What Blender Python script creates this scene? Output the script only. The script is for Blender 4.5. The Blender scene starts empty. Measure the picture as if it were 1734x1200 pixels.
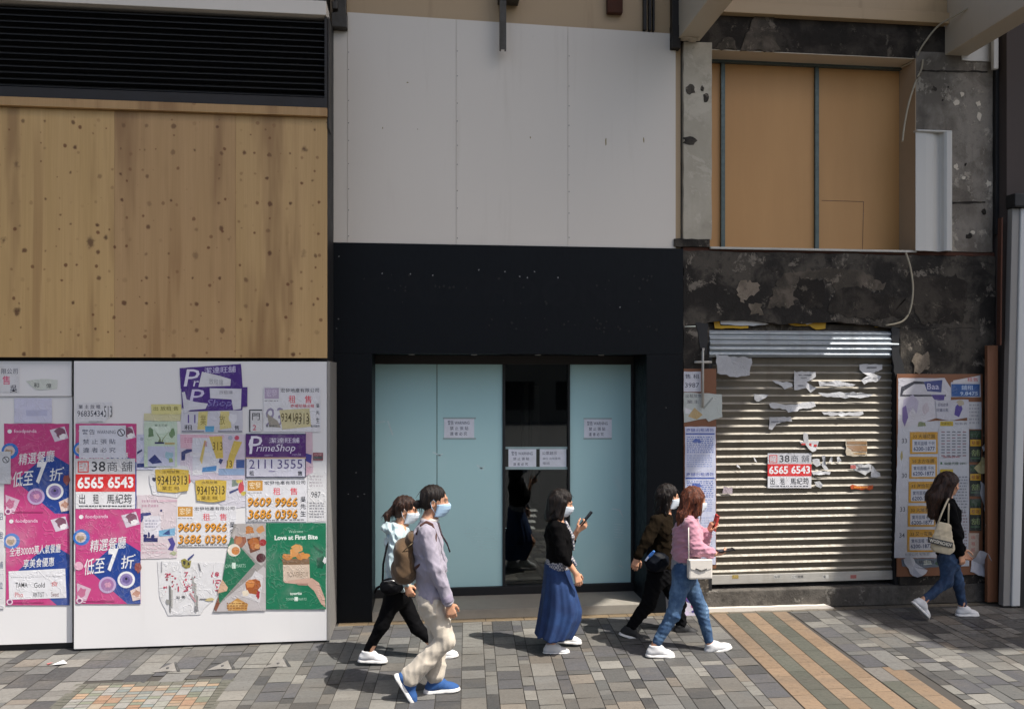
import bpy, bmesh, math, random
import numpy as np
from mathutils import Vector, Matrix
random.seed(7)
SC = bpy.context.scene
COL = SC.collection
# ------------------------------------------------------------------ camera, sky, sun, exposure
F, HX, HY, CAMH = 1370.0, 867.0, 640.0, 2.5
PSI = math.atan(150 / F)
cam = bpy.data.cameras.new('Camera')
cam.sensor_width = 36.0
cam.lens = 36 * F / 1734
cam.shift_y = 40 / 1734
cam.clip_start, cam.clip_end = 0.05, 600
camo = bpy.data.objects.new('Camera', cam)
COL.objects.link(camo)
camo.location = (0, 0, CAMH)
camo.rotation_euler = (math.radians(90), 0, -PSI)
SC.camera = camo

LDIR = Vector((-0.80, 0.57, -1.60)).normalized()          # direction the sunlight travels
SUN_EL = math.asin(-LDIR.z)
SUN_AZ = math.atan2(-LDIR.x, -LDIR.y)                      # clockwise from +Y
w = bpy.data.worlds.new('World')
SC.world = w
w.use_nodes = True
nt = w.node_tree
bg = nt.nodes['Background']
sky = nt.nodes.new('ShaderNodeTexSky')
sky.sky_type = 'NISHITA'
sky.sun_disc = False
sky.sun_elevation = SUN_EL
sky.sun_rotation = SUN_AZ
sky.air_density = 1.0
sky.dust_density = 4.0
sky.ozone_density = 0.6
nt.links.new(sky.outputs[0], bg.inputs[0])
bg.inputs[1].default_value = 0.135
sun = bpy.data.lights.new('Sun', 'SUN')
sun.energy = 4.8
sun.angle = math.radians(0.5)
sun.color = (1.0, 0.95, 0.88)
suno = bpy.data.objects.new('Sun', sun)
COL.objects.link(suno)
suno.location = (8, -6, 16)
suno.rotation_euler = LDIR.to_track_quat('-Z', 'Y').to_euler()
SC.view_settings.view_transform = 'Standard'
SC.view_settings.look = 'None'
SC.view_settings.gamma = 1.0
SC.view_settings.exposure = 0.46
SC.cycles.max_bounces = 8
SC.cycles.diffuse_bounces = 5
SC.cycles.caustics_reflective = False
SC.cycles.caustics_refractive = False

# ------------------------------------------------------------------ measuring helpers
_s, _c = math.sin(PSI), math.cos(PSI)
def P(px, py, Y):
    """x, z on the vertical plane at depth Y of what the photo shows at px, py"""
    u = (px - HX) / F
    t = Y / (_c - u * _s)
    return t * (_s + u * _c), CAMH + t * (HY - py) / F
def G(px, py, z=0.0):
    """x, y on the level plane at height z"""
    u = (px - HX) / F
    t = (CAMH - z) * F / (py - HY)
    return t * (_s + u * _c), t * (_c - u * _s)
def lin(c):
    """'#rrggbb' -> linear rgb"""
    if not isinstance(c, str):
        return tuple(c)[:3]
    c = c.lstrip('#')
    out = []
    for i in (0, 2, 4):
        v = int(c[i:i + 2], 16) / 255
        out.append(v / 12.92 if v <= 0.04045 else ((v + 0.055) / 1.055) ** 2.4)
    return tuple(out)

# ------------------------------------------------------------------ object helpers
WLOC = {}
def tag(o, label=None, cat=None, group=None, kind=None):
    if label: o['label'] = label
    if cat: o['category'] = cat
    if group: o['group'] = group
    if kind: o['kind'] = kind
    return o
def thing(name, label, cat, loc=(0, 0, 0), group=None, kind=None):
    o = bpy.data.objects.new(name, None)
    o.empty_display_size = 0.2
    COL.objects.link(o)
    o.location = loc
    WLOC[o.name] = Vector(loc)
    return tag(o, label, cat, group, kind)

class B:
    """mesh collector in world coordinates: quads, boxes, prisms, tubes, lettering"""
    def __init__(s):
        s.v, s.f, s.c, s.m, s.sm = [], [], [], [], []
    def add(s, vs, fs, c=(1, 1, 1), m=0, sm=False):
        n = len(s.v)
        s.v += [tuple(p) for p in vs]
        for f in fs:
            s.f.append(tuple(i + n for i in f)); s.c.append(c); s.m.append(m); s.sm.append(sm)
        return s
    def box(s, x0, x1, y0, y1, z0, z1, c=(1, 1, 1), m=0, bev=0.0, shx=0.0):
        if x0 > x1: x0, x1 = x1, x0
        if y0 > y1: y0, y1 = y1, y0
        if z0 > z1: z0, z1 = z1, z0
        if bev > 0:
            bm = bmesh.new()
            bmesh.ops.create_cube(bm, size=1)
            for v in bm.verts:
                v.co = ((x0 + x1) / 2 + v.co.x * (x1 - x0), (y0 + y1) / 2 + v.co.y * (y1 - y0), (z0 + z1) / 2 + v.co.z * (z1 - z0))
            bmesh.ops.bevel(bm, geom=bm.edges[:], offset=min(bev, (x1 - x0) * .45, (y1 - y0) * .45, (z1 - z0) * .45), segments=2, affect='EDGES', profile=0.6)
            bm.verts.index_update()
            vs = [v.co.copy() for v in bm.verts]; fs = [[v.index for v in f.verts] for f in bm.faces]
            bm.free()
        else:
            vs = [Vector(p) for p in ((x0, y0, z0), (x1, y0, z0), (x1, y1, z0), (x0, y1, z0), (x0, y0, z1), (x1, y0, z1), (x1, y1, z1), (x0, y1, z1))]
            fs = [(0, 3, 2, 1), (4, 5, 6, 7), (0, 1, 5, 4), (1, 2, 6, 5), (2, 3, 7, 6), (3, 0, 4, 7)]
        if shx:
            for v in vs: v.x += shx * (v.z - z0)
        return s.add(vs, fs, c, m)
    def sheet(s, pts, Y, c=(1, 1, 1), m=0):
        """flat polygon of (x, z) points on the plane Y, facing the street"""
        a = sum(pts[i][0] * pts[(i + 1) % len(pts)][1] - pts[(i + 1) % len(pts)][0] * pts[i][1] for i in range(len(pts)))
        if a < 0: pts = pts[::-1]
        return s.add([(x, Y, z) for x, z in pts], [list(range(len(pts)))], c, m)
    def prism(s, pts, y0, y1, c=(1, 1, 1), m=0):
        """extrude an (x, z) polygon from y0 to y1"""
        a = sum(pts[i][0] * pts[(i + 1) % len(pts)][1] - pts[(i + 1) % len(pts)][0] * pts[i][1] for i in range(len(pts)))
        if a < 0: pts = pts[::-1]
        n = len(pts)
        vs = [(x, y0, z) for x, z in pts] + [(x, y1, z) for x, z in pts]
        fs = [list(range(n)), list(range(2 * n - 1, n - 1, -1))] + [(i, i + n, (i + 1) % n + n, (i + 1) % n) for i in range(n)]
        fs = [f if k < 2 else f[::-1][::-1] for k, f in enumerate(fs)]
        return s.add(vs, fs, c, m)
    def slab(s, pts, z0, z1, c=(1, 1, 1), m=0):
        n = len(pts)
        vs = [(x, y, z0) for x, y in pts] + [(x, y, z1) for x, y in pts]
        fs = [list(range(n))[::-1], list(range(n, 2 * n))] + [(i, (i + 1) % n, (i + 1) % n + n, i + n) for i in range(n)]
        return s.add(vs, fs, c, m)
    def tube(s, path, r, n=8, c=(1, 1, 1), m=0, cap=True):
        path = [Vector(p) for p in path]
        rings = []
        N = len(path)
        for i, p in enumerate(path):
            d = (path[min(i + 1, N - 1)] - path[max(i - 1, 0)]).normalized()
            a = d.orthogonal().normalized() if abs(d.z) > .9 else d.cross(Vector((0, 0, 1))).normalized()
            b = d.cross(a)
            rr = r[i] if isinstance(r, (list, tuple)) else r
            rings.append([p + (a * math.cos(2 * math.pi * k / n) + b * math.sin(2 * math.pi * k / n)) * rr for k in range(n)])
        vs = [q for ring in rings for q in ring]
        fs = []
        for i in range(N - 1):
            for k in range(n):
                fs.append((i * n + k, i * n + (k + 1) % n, (i + 1) * n + (k + 1) % n, (i + 1) * n + k))
        if cap:
            fs.append(list(range(n))[::-1]); fs.append([(N - 1) * n + k for k in range(n)])
        return s.add(vs, fs, c, m, True)
    def build(s, name, mats, parent=None, loc=None, bump=None):
        if not isinstance(mats, (list, tuple)): mats = [mats]
        off = WLOC.get(parent.name, Vector((0, 0, 0))) if parent else Vector(loc or (0, 0, 0))
        me = bpy.data.meshes.new(name)
        me.from_pydata([(p[0] - off.x, p[1] - off.y, p[2] - off.z) for p in s.v], [], s.f)
        ca = me.color_attributes.new('Col', 'FLOAT_COLOR', 'CORNER')
        cols = []
        for f, c in zip(s.f, s.c):
            cols += [c[0], c[1], c[2], 1.0] * len(f)
        ca.data.foreach_set('color', cols)
        me.polygons.foreach_set('material_index', s.m)
        me.polygons.foreach_set('use_smooth', s.sm)
        for m in mats: me.materials.append(m)
        me.update()
        o = bpy.data.objects.new(name, me)
        COL.objects.link(o)
        if parent:
            o.parent = parent
            WLOC[o.name] = off.copy()
        else:
            o.location = off
            WLOC[o.name] = off.copy()
        return o

# ------------------------------------------------------------------ lettering
_TXT = {}
def glyphs(text, bold=0.0, shear=0.0):
    key = (text, bold, shear)
    if key not in _TXT:
        cu = bpy.data.curves.new('lettering', 'FONT')
        cu.body = text
        cu.resolution_u = 2
        cu.offset = bold
        cu.shear = shear
        o = bpy.data.objects.new('lettering', cu)
        COL.objects.link(o)
        bpy.context.view_layer.update()
        dg = bpy.context.evaluated_depsgraph_get()
        me = bpy.data.meshes.new_from_object(o.evaluated_get(dg))
        vs = [(v.co.x, v.co.y) for v in me.vertices]
        fs = [tuple(p.vertices) for p in me.polygons]
        bpy.data.objects.remove(o); bpy.data.meshes.remove(me); bpy.data.curves.remove(cu)
        _TXT[key] = (vs, fs)
    return _TXT[key]

# ------------------------------------------------------------------ node materials
class NT:
    def __init__(s, name):
        s.mat = bpy.data.materials.new(name); s.mat.use_nodes = True
        s.n = s.mat.node_tree.nodes; s.l = s.mat.node_tree.links
        s.bs = s.n['Principled BSDF']; s.out = s.n['Material Output']
        s.pos = None
    def geo(s):
        if s.pos is None: s.pos = s.n.new('ShaderNodeNewGeometry').outputs['Position']
        return s.pos
    def obj(s):
        return s.n.new('ShaderNodeTexCoord').outputs['Object']
    def mapping(s, vec, scale=(1, 1, 1), loc=(0, 0, 0)):
        m = s.n.new('ShaderNodeMapping'); s.l.new(vec, m.inputs[0])
        m.inputs['Scale'].default_value = scale; m.inputs['Location'].default_value = loc
        return m.outputs[0]
    def noise(s, vec, scale=5, detail=6, rough=.6, dist=0):
        t = s.n.new('ShaderNodeTexNoise'); s.l.new(vec, t.inputs['Vector'])
        t.inputs['Scale'].default_value = scale; t.inputs['Detail'].default_value = detail
        t.inputs['Roughness'].default_value = rough; t.inputs['Distortion'].default_value = dist
        return t.outputs['Fac']
    def voro(s, vec, scale=5, rnd=1.0, feature='F1', out='Distance'):
        t = s.n.new('ShaderNodeTexVoronoi'); s.l.new(vec, t.inputs['Vector']); t.feature = feature
        t.inputs['Scale'].default_value = scale; t.inputs['Randomness'].default_value = rnd
        return t.outputs[out]
    def ramp(s, fac, a, b, ca=0.0, cb=1.0):
        m = s.n.new('ShaderNodeMapRange'); s.l.new(fac, m.inputs[0])
        m.interpolation_type = 'SMOOTHSTEP'
        for i, v in enumerate((a, b, ca, cb)): m.inputs[i + 1].default_value = v
        return m.outputs[0]
    def math(s, op, a, b=0.0):
        m = s.n.new('ShaderNodeMath'); m.operation = op
        for i, v in enumerate((a, b)):
            if isinstance(v, (int, float)): m.inputs[i].default_value = v
            else: s.l.new(v, m.inputs[i])
        return m.outputs[0]
    def mix(s, fac, a, b, mode='MIX'):
        m = s.n.new('ShaderNodeMix'); m.data_type = 'RGBA'; m.blend_type = mode
        for i, v in ((0, fac), (6, a), (7, b)):
            if isinstance(v, (int, float)): m.inputs[i].default_value = v
            elif isinstance(v, (tuple, list, str)): m.inputs[i].default_value = (*lin(v), 1)
            else: s.l.new(v, m.inputs[i])
        return m.outputs[2]
    def attr(s, name='Col'):
        a = s.n.new('ShaderNodeAttribute'); a.attribute_name = name
        return a.outputs['Color']
    def color(s, c):
        if isinstance(c, (tuple, list, str)): s.bs.inputs['Base Color'].default_value = (*lin(c), 1)
        else: s.l.new(c, s.bs.inputs['Base Color'])
        return s
    def set(s, **k):
        for a, v in k.items():
            i = s.bs.inputs[a.replace('_', ' ')]
            if isinstance(v, (int, float, tuple)): i.default_value = v
            else: s.l.new(v, i)
        return s
    def bump(s, h, strength=.3, dist=.01):
        b = s.n.new('ShaderNodeBump'); b.inputs['Strength'].default_value = strength; b.inputs['Distance'].default_value = dist
        s.l.new(h, b.inputs['Height']); s.l.new(b.outputs[0], s.bs.inputs['Normal'])
        return s

def plain(name, c, rough=.6, metal=0.0, var=.15, scale=6, bump=0.0, spec=.5, stretch=(1, 1, 1)):
    """one colour, broken up by noise"""
    n = NT(name)
    p = n.mapping(n.geo(), stretch)
    f = n.noise(p, scale, 8, .65)
    a = lin(c)
    col = n.mix(f, tuple(v * (1 - var) for v in a), tuple(min(1, v * (1 + var)) for v in a))
    n.color(col).set(Metallic=metal)
    n.set(Roughness=n.ramp(f, .2, .8, max(.02, rough - .08), min(1, rough + .08)))
    n.bs.inputs['Specular IOR Level'].default_value = spec
    if bump: n.bump(n.noise(p, scale * 12, 4, .6), bump, .004)
    return n.mat

def mat_print():
    n = NT('printed_paper')
    f = n.noise(n.geo(), 14, 5, .6)
    g = n.noise(n.geo(), 90, 3, .6)
    col = n.mix(n.ramp(f, .35, .75, 0, .22), n.attr(), (.55, .52, .47), 'MULTIPLY')
    fade = n.noise(n.geo(), 3.5, 6, .6)
    col = n.mix(n.ramp(fade, .5, .75, 0, .16), col, (.62, .60, .60))
    cr = n.math('ABSOLUTE', n.math('SUBTRACT', n.noise(n.geo(), 7, 3, .55, .8), .5))
    crease = n.ramp(cr, 0, .03, 1, 0)
    col = n.mix(n.math('MULTIPLY', crease, .06), col, (.75, .74, .73))
    n.color(col).set(Roughness=.55)
    n.bump(n.math('ADD', n.math('ADD', f, crease), n.math('MULTIPLY', g, .15)), .3, .006)
    return n.mat
M_PRINT = mat_print()
# ================================================================== materials of the place
def mat_plywood():
    n = NT('stained_plywood')
    p = n.geo()
    rnd = n.n.new('ShaderNodeObjectInfo').outputs['Random']
    tint = n.attr()
    off = n.n.new('ShaderNodeCombineXYZ'); n.l.new(n.math('MULTIPLY', rnd, 40), off.inputs[0])
    v = n.n.new('ShaderNodeVectorMath'); n.l.new(p, v.inputs[0]); n.l.new(off.outputs[0], v.inputs[1])
    q = v.outputs[0]
    grain = n.noise(n.mapping(q, (1, 1, .035)), 9, 7, .6, .4)
    fine = n.noise(n.mapping(q, (1, 1, .02)), 70, 4, .6)
    col = n.mix(1.0, n.mix(grain, '#bb9b66', '#d8b684'), tint, 'MULTIPLY')
    col = n.mix(n.ramp(n.noise(n.mapping(q, (1, 1, .12)), 2.2, 4, .6), .52, .66, 0, .6), col, '#7c5834')
    band = n.math('MULTIPLY', n.ramp(n.noise(n.mapping(q, (1, 1, .045)), 4.6, 3, .5, .3), .57, .63, 0, .38), n.ramp(n.noise(n.mapping(q, (1, 1, .5)), .9, 2, .5), .42, .58))
    col = n.mix(band, col, '#8a6238')
    col = n.mix(n.math('MULTIPLY', fine, .35), col, '#6d4d2c')
    wob = n.noise(p, 22, 3, .6)
    for sc, rn, r0, r1, jit, cc in ((4.6, .24, .03, .085, 1.7, '#5a3316'), (1.9, .95, .0, .055, 2.4, '#4d2b12'), (7.0, .95, .0, .10, 3.1, '#704422')):
        sx_ = n.n.new('ShaderNodeSeparateXYZ'); n.l.new(p, sx_.inputs[0]); cb_ = n.n.new('ShaderNodeCombineXYZ'); n.l.new(sx_.outputs[0], cb_.inputs[0]); n.l.new(sx_.outputs[2], cb_.inputs[1])
        pp = n.mapping(cb_.outputs[0], (1, .92 if sc > 4 else .7, 1), (jit, jit * .6, 0))
        vt = n.n.new('ShaderNodeTexVoronoi'); n.l.new(pp, vt.inputs['Vector']); vt.voronoi_dimensions = '2D'
        vt.inputs['Scale'].default_value = sc; vt.inputs['Randomness'].default_value = rn
        sep = n.n.new('ShaderNodeSeparateColor'); n.l.new(vt.outputs['Color'], sep.inputs[0])
        rad = n.ramp(sep.outputs[0], .15, 1.0, r0, r1)
        d = n.math('ADD', vt.outputs['Distance'], n.math('MULTIPLY', n.math('SUBTRACT', wob, .5), .16))
        k = n.ramp(n.math('SUBTRACT', d, rad), -.03, .045, 1, 0)
        k = n.math('MULTIPLY', k, n.ramp(sep.outputs[1], .25 if sc < 4 or sc > 7 else .1, .9, 0, .9))
        col = n.mix(k, col, cc)
    n.color(col).set(Roughness=.6)
    n.bump(fine, .12, .003)
    return n.mat
def mat_board(name, a, b, rough=.55, zgrad=None):
    n = NT(name)
    p = n.geo()
    f = n.noise(n.mapping(p, (1, 1, .25)), 1.6, 6, .6)
    g = n.noise(n.mapping(p, (1, 1, .05)), 26, 4, .6)
    col = n.mix(f, a, b)
    col = n.mix(n.math('MULTIPLY', g, .15), col, tuple(x * .5 for x in lin(a)))
    n.color(col).set(Roughness=rough)
    return n.mat
def mat_concrete(name, dark, mid, pale, pale_amt=.5, seed=0.0, scale=1.0, bump=.5, grime=1.0):
    """old render: soot, worn patches and peeled bits"""
    n = NT(name)
    p = n.mapping(n.geo(), (scale, scale, scale), (seed, seed * .7, seed * 1.3))
    big = n.noise(p, 1.5, 8, .62, .4)
    med = n.noise(p, 5.5, 8, .68, .25)
    fin = n.noise(p, 32, 6, .7)
    drip = n.noise(n.mapping(p, (1, 1, .12)), 8, 5, .6)
    col = n.mix(n.ramp(big, .42, .6), dark, mid)
    col = n.mix(n.ramp(med, .52, .66, 0, .8 * grime), col, tuple(x * .6 for x in lin(dark)))
    col = n.mix(n.ramp(drip, .55, .75, 0, .55 * grime), col, tuple(x * .5 for x in lin(dark)))
    spots = n.ramp(n.noise(p, 3.2, 10, .74, .35), .60 - .1 * pale_amt, .66 - .1 * pale_amt)
    col = n.mix(n.math('MULTIPLY', spots, .55), col, pale)
    bits = n.ramp(n.noise(p, 17, 5, .75), .70, .75)
    col = n.mix(n.math('MULTIPLY', bits, .5), col, pale)
    holes = n.ramp(n.noise(p, 13, 4, .6), .30, .26)
    col = n.mix(n.math('MULTIPLY', holes, .85 * grime), col, (.012, .010, .009))
    col = n.mix(n.math('MULTIPLY', fin, .4 * grime), col, tuple(x * .45 for x in lin(dark)))
    n.color(col).set(Roughness=.9)
    n.bs.inputs['Specular IOR Level'].default_value = .25
    h = n.math('ADD', n.math('MULTIPLY', fin, .4), n.math('ADD', n.math('MULTIPLY', med, .8), n.math('MULTIPLY', spots, .4)))
    n.bump(h, bump, .03)
    return n.mat
def mat_paver():
    n = NT('granite_pavers')
    p = n.geo()
    f = n.noise(p, 160, 3, .7)
    g = n.noise(p, 2.3, 6, .6)
    st = n.noise(p, 22, 5, .65)
    col = n.mix(n.ramp(f, .3, .7, 0, .28), n.attr(), (.02, .02, .02))
    col = n.mix(n.ramp(g, .45, .75, 0, .35), col, (.16, .14, .115), 'MIX')
    col = n.mix(n.ramp(st, .5, .78, 0, .4), col, (.05, .046, .04))
    gum = n.ramp(n.math('ADD', n.voro(p, 5.5), n.math('MULTIPLY', n.noise(p, 30, 2, .5), .05)), .055, .085, .75, 0)
    col = n.mix(gum, col, (.035, .033, .03))
    path = n.ramp(n.noise(n.mapping(p, (.35, 1, 1)), 1.1, 6, .65, .6), .44, .7, 0, .5)
    col = n.mix(path, col, (.075, .066, .056))
    n.color(col).set(Roughness=n.ramp(st, .3, .7, .5, .75))
    n.bump(n.math('ADD', f, st), .25, .005)
    return n.mat
def mat_black_panel():
    n = NT('black_cladding')
    p = n.geo()
    f = n.noise(p, 1.3, 6, .6)
    g = n.noise(n.mapping(p, (1, 1, .3)), 40, 4, .6)
    col = n.mix(f, (.0028, .0040, .0058), (.0046, .0062, .0084))
    sp = n.ramp(n.noise(p, 60, 3, .6), .76, .79, 0, .45)
    col = n.mix(sp, col, (.05, .05, .05))
    n.color(col).set(Roughness=n.ramp(g, .3, .7, .42, .6))
    n.bs.inputs['Specular IOR Level'].default_value = .16
    return n.mat
def mat_teal():
    n = NT('teal_film_glass')
    p = n.geo()
    f = n.noise(n.mapping(p, (1, 1, .3)), .9, 4, .5)
    sm = n.noise(n.mapping(p, (1.0, 1, .18)), 7, 6, .6, 1.0)
    col = n.mix(f, (.45, .70, .70), (.49, .74, .735))
    col = n.mix(n.ramp(sm, .55, .8, 0, .16), col, (.62, .78, .77))
    n.color(col).set(Roughness=.5)
    n.bs.inputs['Coat Weight'].default_value = .55
    n.bs.inputs['Coat Roughness'].default_value = .012
    n.bs.inputs['Coat IOR'].default_value = 1.5
    return n.mat
def mat_glass():
    n = NT('clear_glass')
    n.n.remove(n.bs)
    t = n.n.new('ShaderNodeBsdfTransparent'); t.inputs[0].default_value = (.72, .74, .73, 1)
    g = n.n.new('ShaderNodeBsdfGlossy'); g.inputs[0].default_value = (.9, .93, .92, 1); g.inputs['Roughness'].default_value = .015
    fr = n.n.new('ShaderNodeFresnel'); fr.inputs[0].default_value = 1.75
    mx = n.n.new('ShaderNodeMixShader')
    n.l.new(fr.outputs[0], mx.inputs[0]); n.l.new(t.outputs[0], mx.inputs[1]); n.l.new(g.outputs[0], mx.inputs[2])
    n.l.new(mx.outputs[0], n.out.inputs[0])
    return n.mat
def mat_steel(name, c, rough=.35, dirt=.3, metal=.9, painted=False):
    n = NT(name)
    p = n.geo()
    f = n.noise(n.mapping(p, (.4, 1, 3)), 7, 7, .65)
    g = n.noise(p, 28, 4, .6)
    s = n.noise(n.mapping(p, (1, 1, .15)), 5, 6, .65)
    a = lin(c)
    col = n.mix(n.ramp(f, .4, .75, 0, dirt), c, tuple(x * .35 for x in a))
    col = n.mix(n.ramp(s, .5, .72, 0, dirt), col, tuple(x * q for x, q in zip(a, (.5, .42, .33))))
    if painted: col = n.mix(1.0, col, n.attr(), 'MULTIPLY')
    n.color(col).set(Metallic=metal, Roughness=n.ramp(g, .3, .7, rough - .1, rough + .15))
    return n.mat
def mat_white_board(name, c='#cfcbc4', dirt=.2):
    n = NT(name)
    p = n.geo()
    f = n.noise(n.mapping(p, (1, 1, .5)), .8, 5, .55)
    st = n.noise(n.mapping(p, (1, 1, .08)), 6, 6, .65)
    sm = n.noise(p, 5, 8, .7)
    a = lin(c)
    col = n.mix(f, c, tuple(x * .9 for x in a))
    col = n.mix(n.ramp(st, .55, .8, 0, dirt), col, tuple(x * q for x, q in zip(a, (.62, .58, .52))))
    col = n.mix(n.ramp(sm, .66, .74, 0, dirt), col, tuple(x * q for x, q in zip(a, (.6, .57, .5))))
    n.color(col).set(Roughness=.5)
    n.bump(f, .05, .02)
    return n.mat

M_PLY = mat_plywood()
M_MDF = mat_board('brown_fibreboard', '#cf9f66', '#b3834b')
M_MDF_EDGE = mat_board('terracotta_board', '#83563a', '#6f472f', .6)
M_WHITE = mat_white_board('white_hoarding_paint', '#e0dfdf', .12)
M_UPWHITE = mat_white_board('grey_white_board', '#dfd7cb', .22)
M_BLACK = mat_black_panel()
M_DARK = plain('dark_paint', (.008, .008, .009), .6)
M_BROWN = plain('dark_brown_metal', (.012, .0085, .006), .55)
M_LOUVRE = plain('black_louvre', (.004, .0038, .0034), .55)
M_BEIGE = mat_white_board('beige_render', '#b69c78', .5)
M_BEAM = mat_white_board('beam_paint', '#c4b8a4', .35)
M_SOOT = mat_concrete('sooty_concrete', '#2d2a27', '#575149', '#a2988a', .35, 0.0, 1.5, .5, .8)
M_SOOT2 = mat_concrete('dark_concrete', '#2c2824', '#47413a', '#857b6d', .3, 9.0, 1.7, .5, .8)
M_GREY = mat_concrete('grey_render', '#6e675e', '#8d867c', '#c4bbab', .5, 5.0, 1.3, .5, .55)
M_PIER = mat_concrete('whitewashed_pier', '#aea695', '#bdb5a4', '#cdc5b4', .5, 2.2, .55, .15, .35)
M_PLASTER = mat_concrete('bare_plaster', '#655c50', '#85796b', '#a89c8b', .4, 4.0, 2.0, .4, .7)
M_PLASTER2 = mat_concrete('grey_skim', '#4a443c', '#6c6257', '#958a7b', .4, 6.0, 1.8, .5, .7)
M_REVEAL = plain('cream_reveal', '#a38f76', .75, 0, .12, 3)
M_PAVER = mat_paver()
M_JOINT = plain('paving_joint', (.055, .05, .044), .95, 0, .3, 30)
M_ASPHALT = plain('asphalt', (.05, .05, .05), .9, 0, .25, 30, .3)
M_ROADPAINT = plain('road_paint', (.7, .7, .66), .7, 0, .15, 12)
M_STONE = plain('grey_step_stone', '#8f8a80', .7, 0, .25, 8, .2)
M_TAN = plain('tan_kerb_stone', '#a08a68', .8, 0, .3, 9, .3)
M_PLINTH = mat_concrete('plinth_render', '#4f4b46', '#6b665f', '#9a958c', .35, 7.0, 1.6, .5)
M_TEAL = mat_teal()
M_GLASS = mat_glass()
M_GALV = mat_steel('galvanised_steel', '#98a0a6', .4, .3, .5)
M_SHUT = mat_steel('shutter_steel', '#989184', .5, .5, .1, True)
M_RAIL = mat_steel('pale_rail', '#b9b6ae', .5, .3, .3)
M_STUD = mat_steel('steel_stud', '#556260', .45, .4, .4)
M_TRAY = mat_white_board('white_tray', '#c6c4be', .45)
M_POST = mat_white_board('post_white', '#c9cac8', .2)
M_POST2 = mat_white_board('post_grey', '#8c8985', .3)
M_PIPE = mat_steel('iron_channel', '#4a4640', .5, .5, .5)
M_WIRE = plain('cable_sheath', '#a59b86', .6)
M_YELLOW = plain('yellow_tape', '#c79a12', .5, 0, .2, 10)
M_PAPER = plain('torn_paper', (.66, .66, .65), .7, 0, .12, 20, .3)
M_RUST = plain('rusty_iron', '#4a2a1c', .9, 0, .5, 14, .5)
M_LAMP = plain('lamp_trim', (.5, .5, .48), .4)
M_NEIGH = plain('neighbour_panel', '#4b4340', .8, 0, .3, 2.2, .2, .3, (1, 1, .3))
M_BLDG = plain('opposite_render', '#6f685d', .9, 0, .25, 1.5)
M_WINDARK = plain('window_pane', (.01, .012, .015), .08)
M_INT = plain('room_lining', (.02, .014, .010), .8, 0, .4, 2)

def jag(cx, cz, rx, rz, n=18, rough=.25, seed=1):
    r = random.Random(seed)
    out = []
    for i in range(n):
        a = 2 * math.pi * i / n
        k = 1 + r.uniform(-rough, rough)
        out.append((cx + rx * k * math.cos(a), cz + rz * k * math.sin(a)))
    return out
def rag(pts, amt=.02, step=.08, seed=1):
    """roughen a polygon's outline"""
    r = random.Random(seed)
    out = []
    for i in range(len(pts)):
        a, b = Vector(pts[i]), Vector(pts[(i + 1) % len(pts)])
        n = max(1, int((b - a).length / step))
        for k in range(n):
            q = a.lerp(b, k / n)
            out.append((q.x + r.uniform(-amt, amt), q.y + r.uniform(-amt, amt)))
    return out
def px_poly(pts, Y):
    return [P(x, y, Y) for x, y in pts]

# ================================================================== ground
KERB_Y = 4.75
g = B(); g.add([(-120, -150, -.14), (120, -150, -.14), (120, 60, -.14), (-120, 60, -.14)], [(0, 1, 2, 3)])
tag(g.build('ground', M_ASPHALT), kind='structure')
pb = B()
pb.box(-60, 60, KERB_Y, 9.6, -.13, -.006, m=1)
greys = ['#67676a', '#777774', '#8b8a86', '#98968f', '#565656', '#807c75', '#a5a29a', '#6c6b68', '#958c80']
wts = [3.4, 3.4, 4, 3, 3.2, 1.6, 1.6, 3, 1.2]
rp = random.Random(11)
def tint(c, a, e):
    k = rp.uniform(a, e) * .66
    return [v * k for v in lin(c)]
STRIPE = lambda y: 3.03 - (8.3 - y) * .064                  # left edge of the orange and green bands
x = -6.6
ci = 0
colx = []
while x < 9.6:
    wd = .2 if ci % 2 == 0 else .1
    if rp.random() < .12: wd = .2
    colx.append((x, x + wd)); x += wd; ci += 1
SH = .055                                                   # the courses run a little askew to the shopfronts
def shx(x, y): return x - (8.3 - y) * SH
def paver(x0, x1, y0, y1, c):
    j = .0035
    dz = rp.uniform(-.0012, .0012)
    tx, ty = rp.uniform(-.0012, .0012), rp.uniform(-.0012, .0012)
    a = [(x0 + j, y0 + j, dz - tx - ty), (x1 - j, y0 + j, dz + tx - ty), (x1 - j, y1 - j, dz + tx + ty), (x0 + j, y1 - j, dz - tx + ty)]
    pb.add([(shx(q[0], q[1]), q[1], q[2]) for q in a], [(0, 1, 2, 3)], c)
for (x0, x1) in colx:
    y = KERB_Y + .18 - rp.choice([0, .05, .1, .15])
    while y < 8.30:
        ln = rp.choice([.1, .2, .2, .2, .3, .3]) if x1 - x0 > .15 else rp.choice([.1, .1, .2, .2, .3])
        y1 = min(y + ln, 8.30)
        c = tint(rp.choices(greys, wts)[0], .84, 1.1)
        ya = max(y, KERB_Y + .18)
        if y1 - ya > .02:
            xm = shx((x0 + x1) / 2, (ya + y1) / 2)
            ym = (ya + y1) / 2
            sx = xm - STRIPE(ym)
            patch = -2.82 < xm < -1.60 and ym < 6.97
            band = -.02 < sx < .86
            band2 = .86 <= sx < 1.25 and ym < 6.62
            if not (patch or band or band2):
                paver(x0, x1, ya, y1, c)
        y = y1
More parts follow.
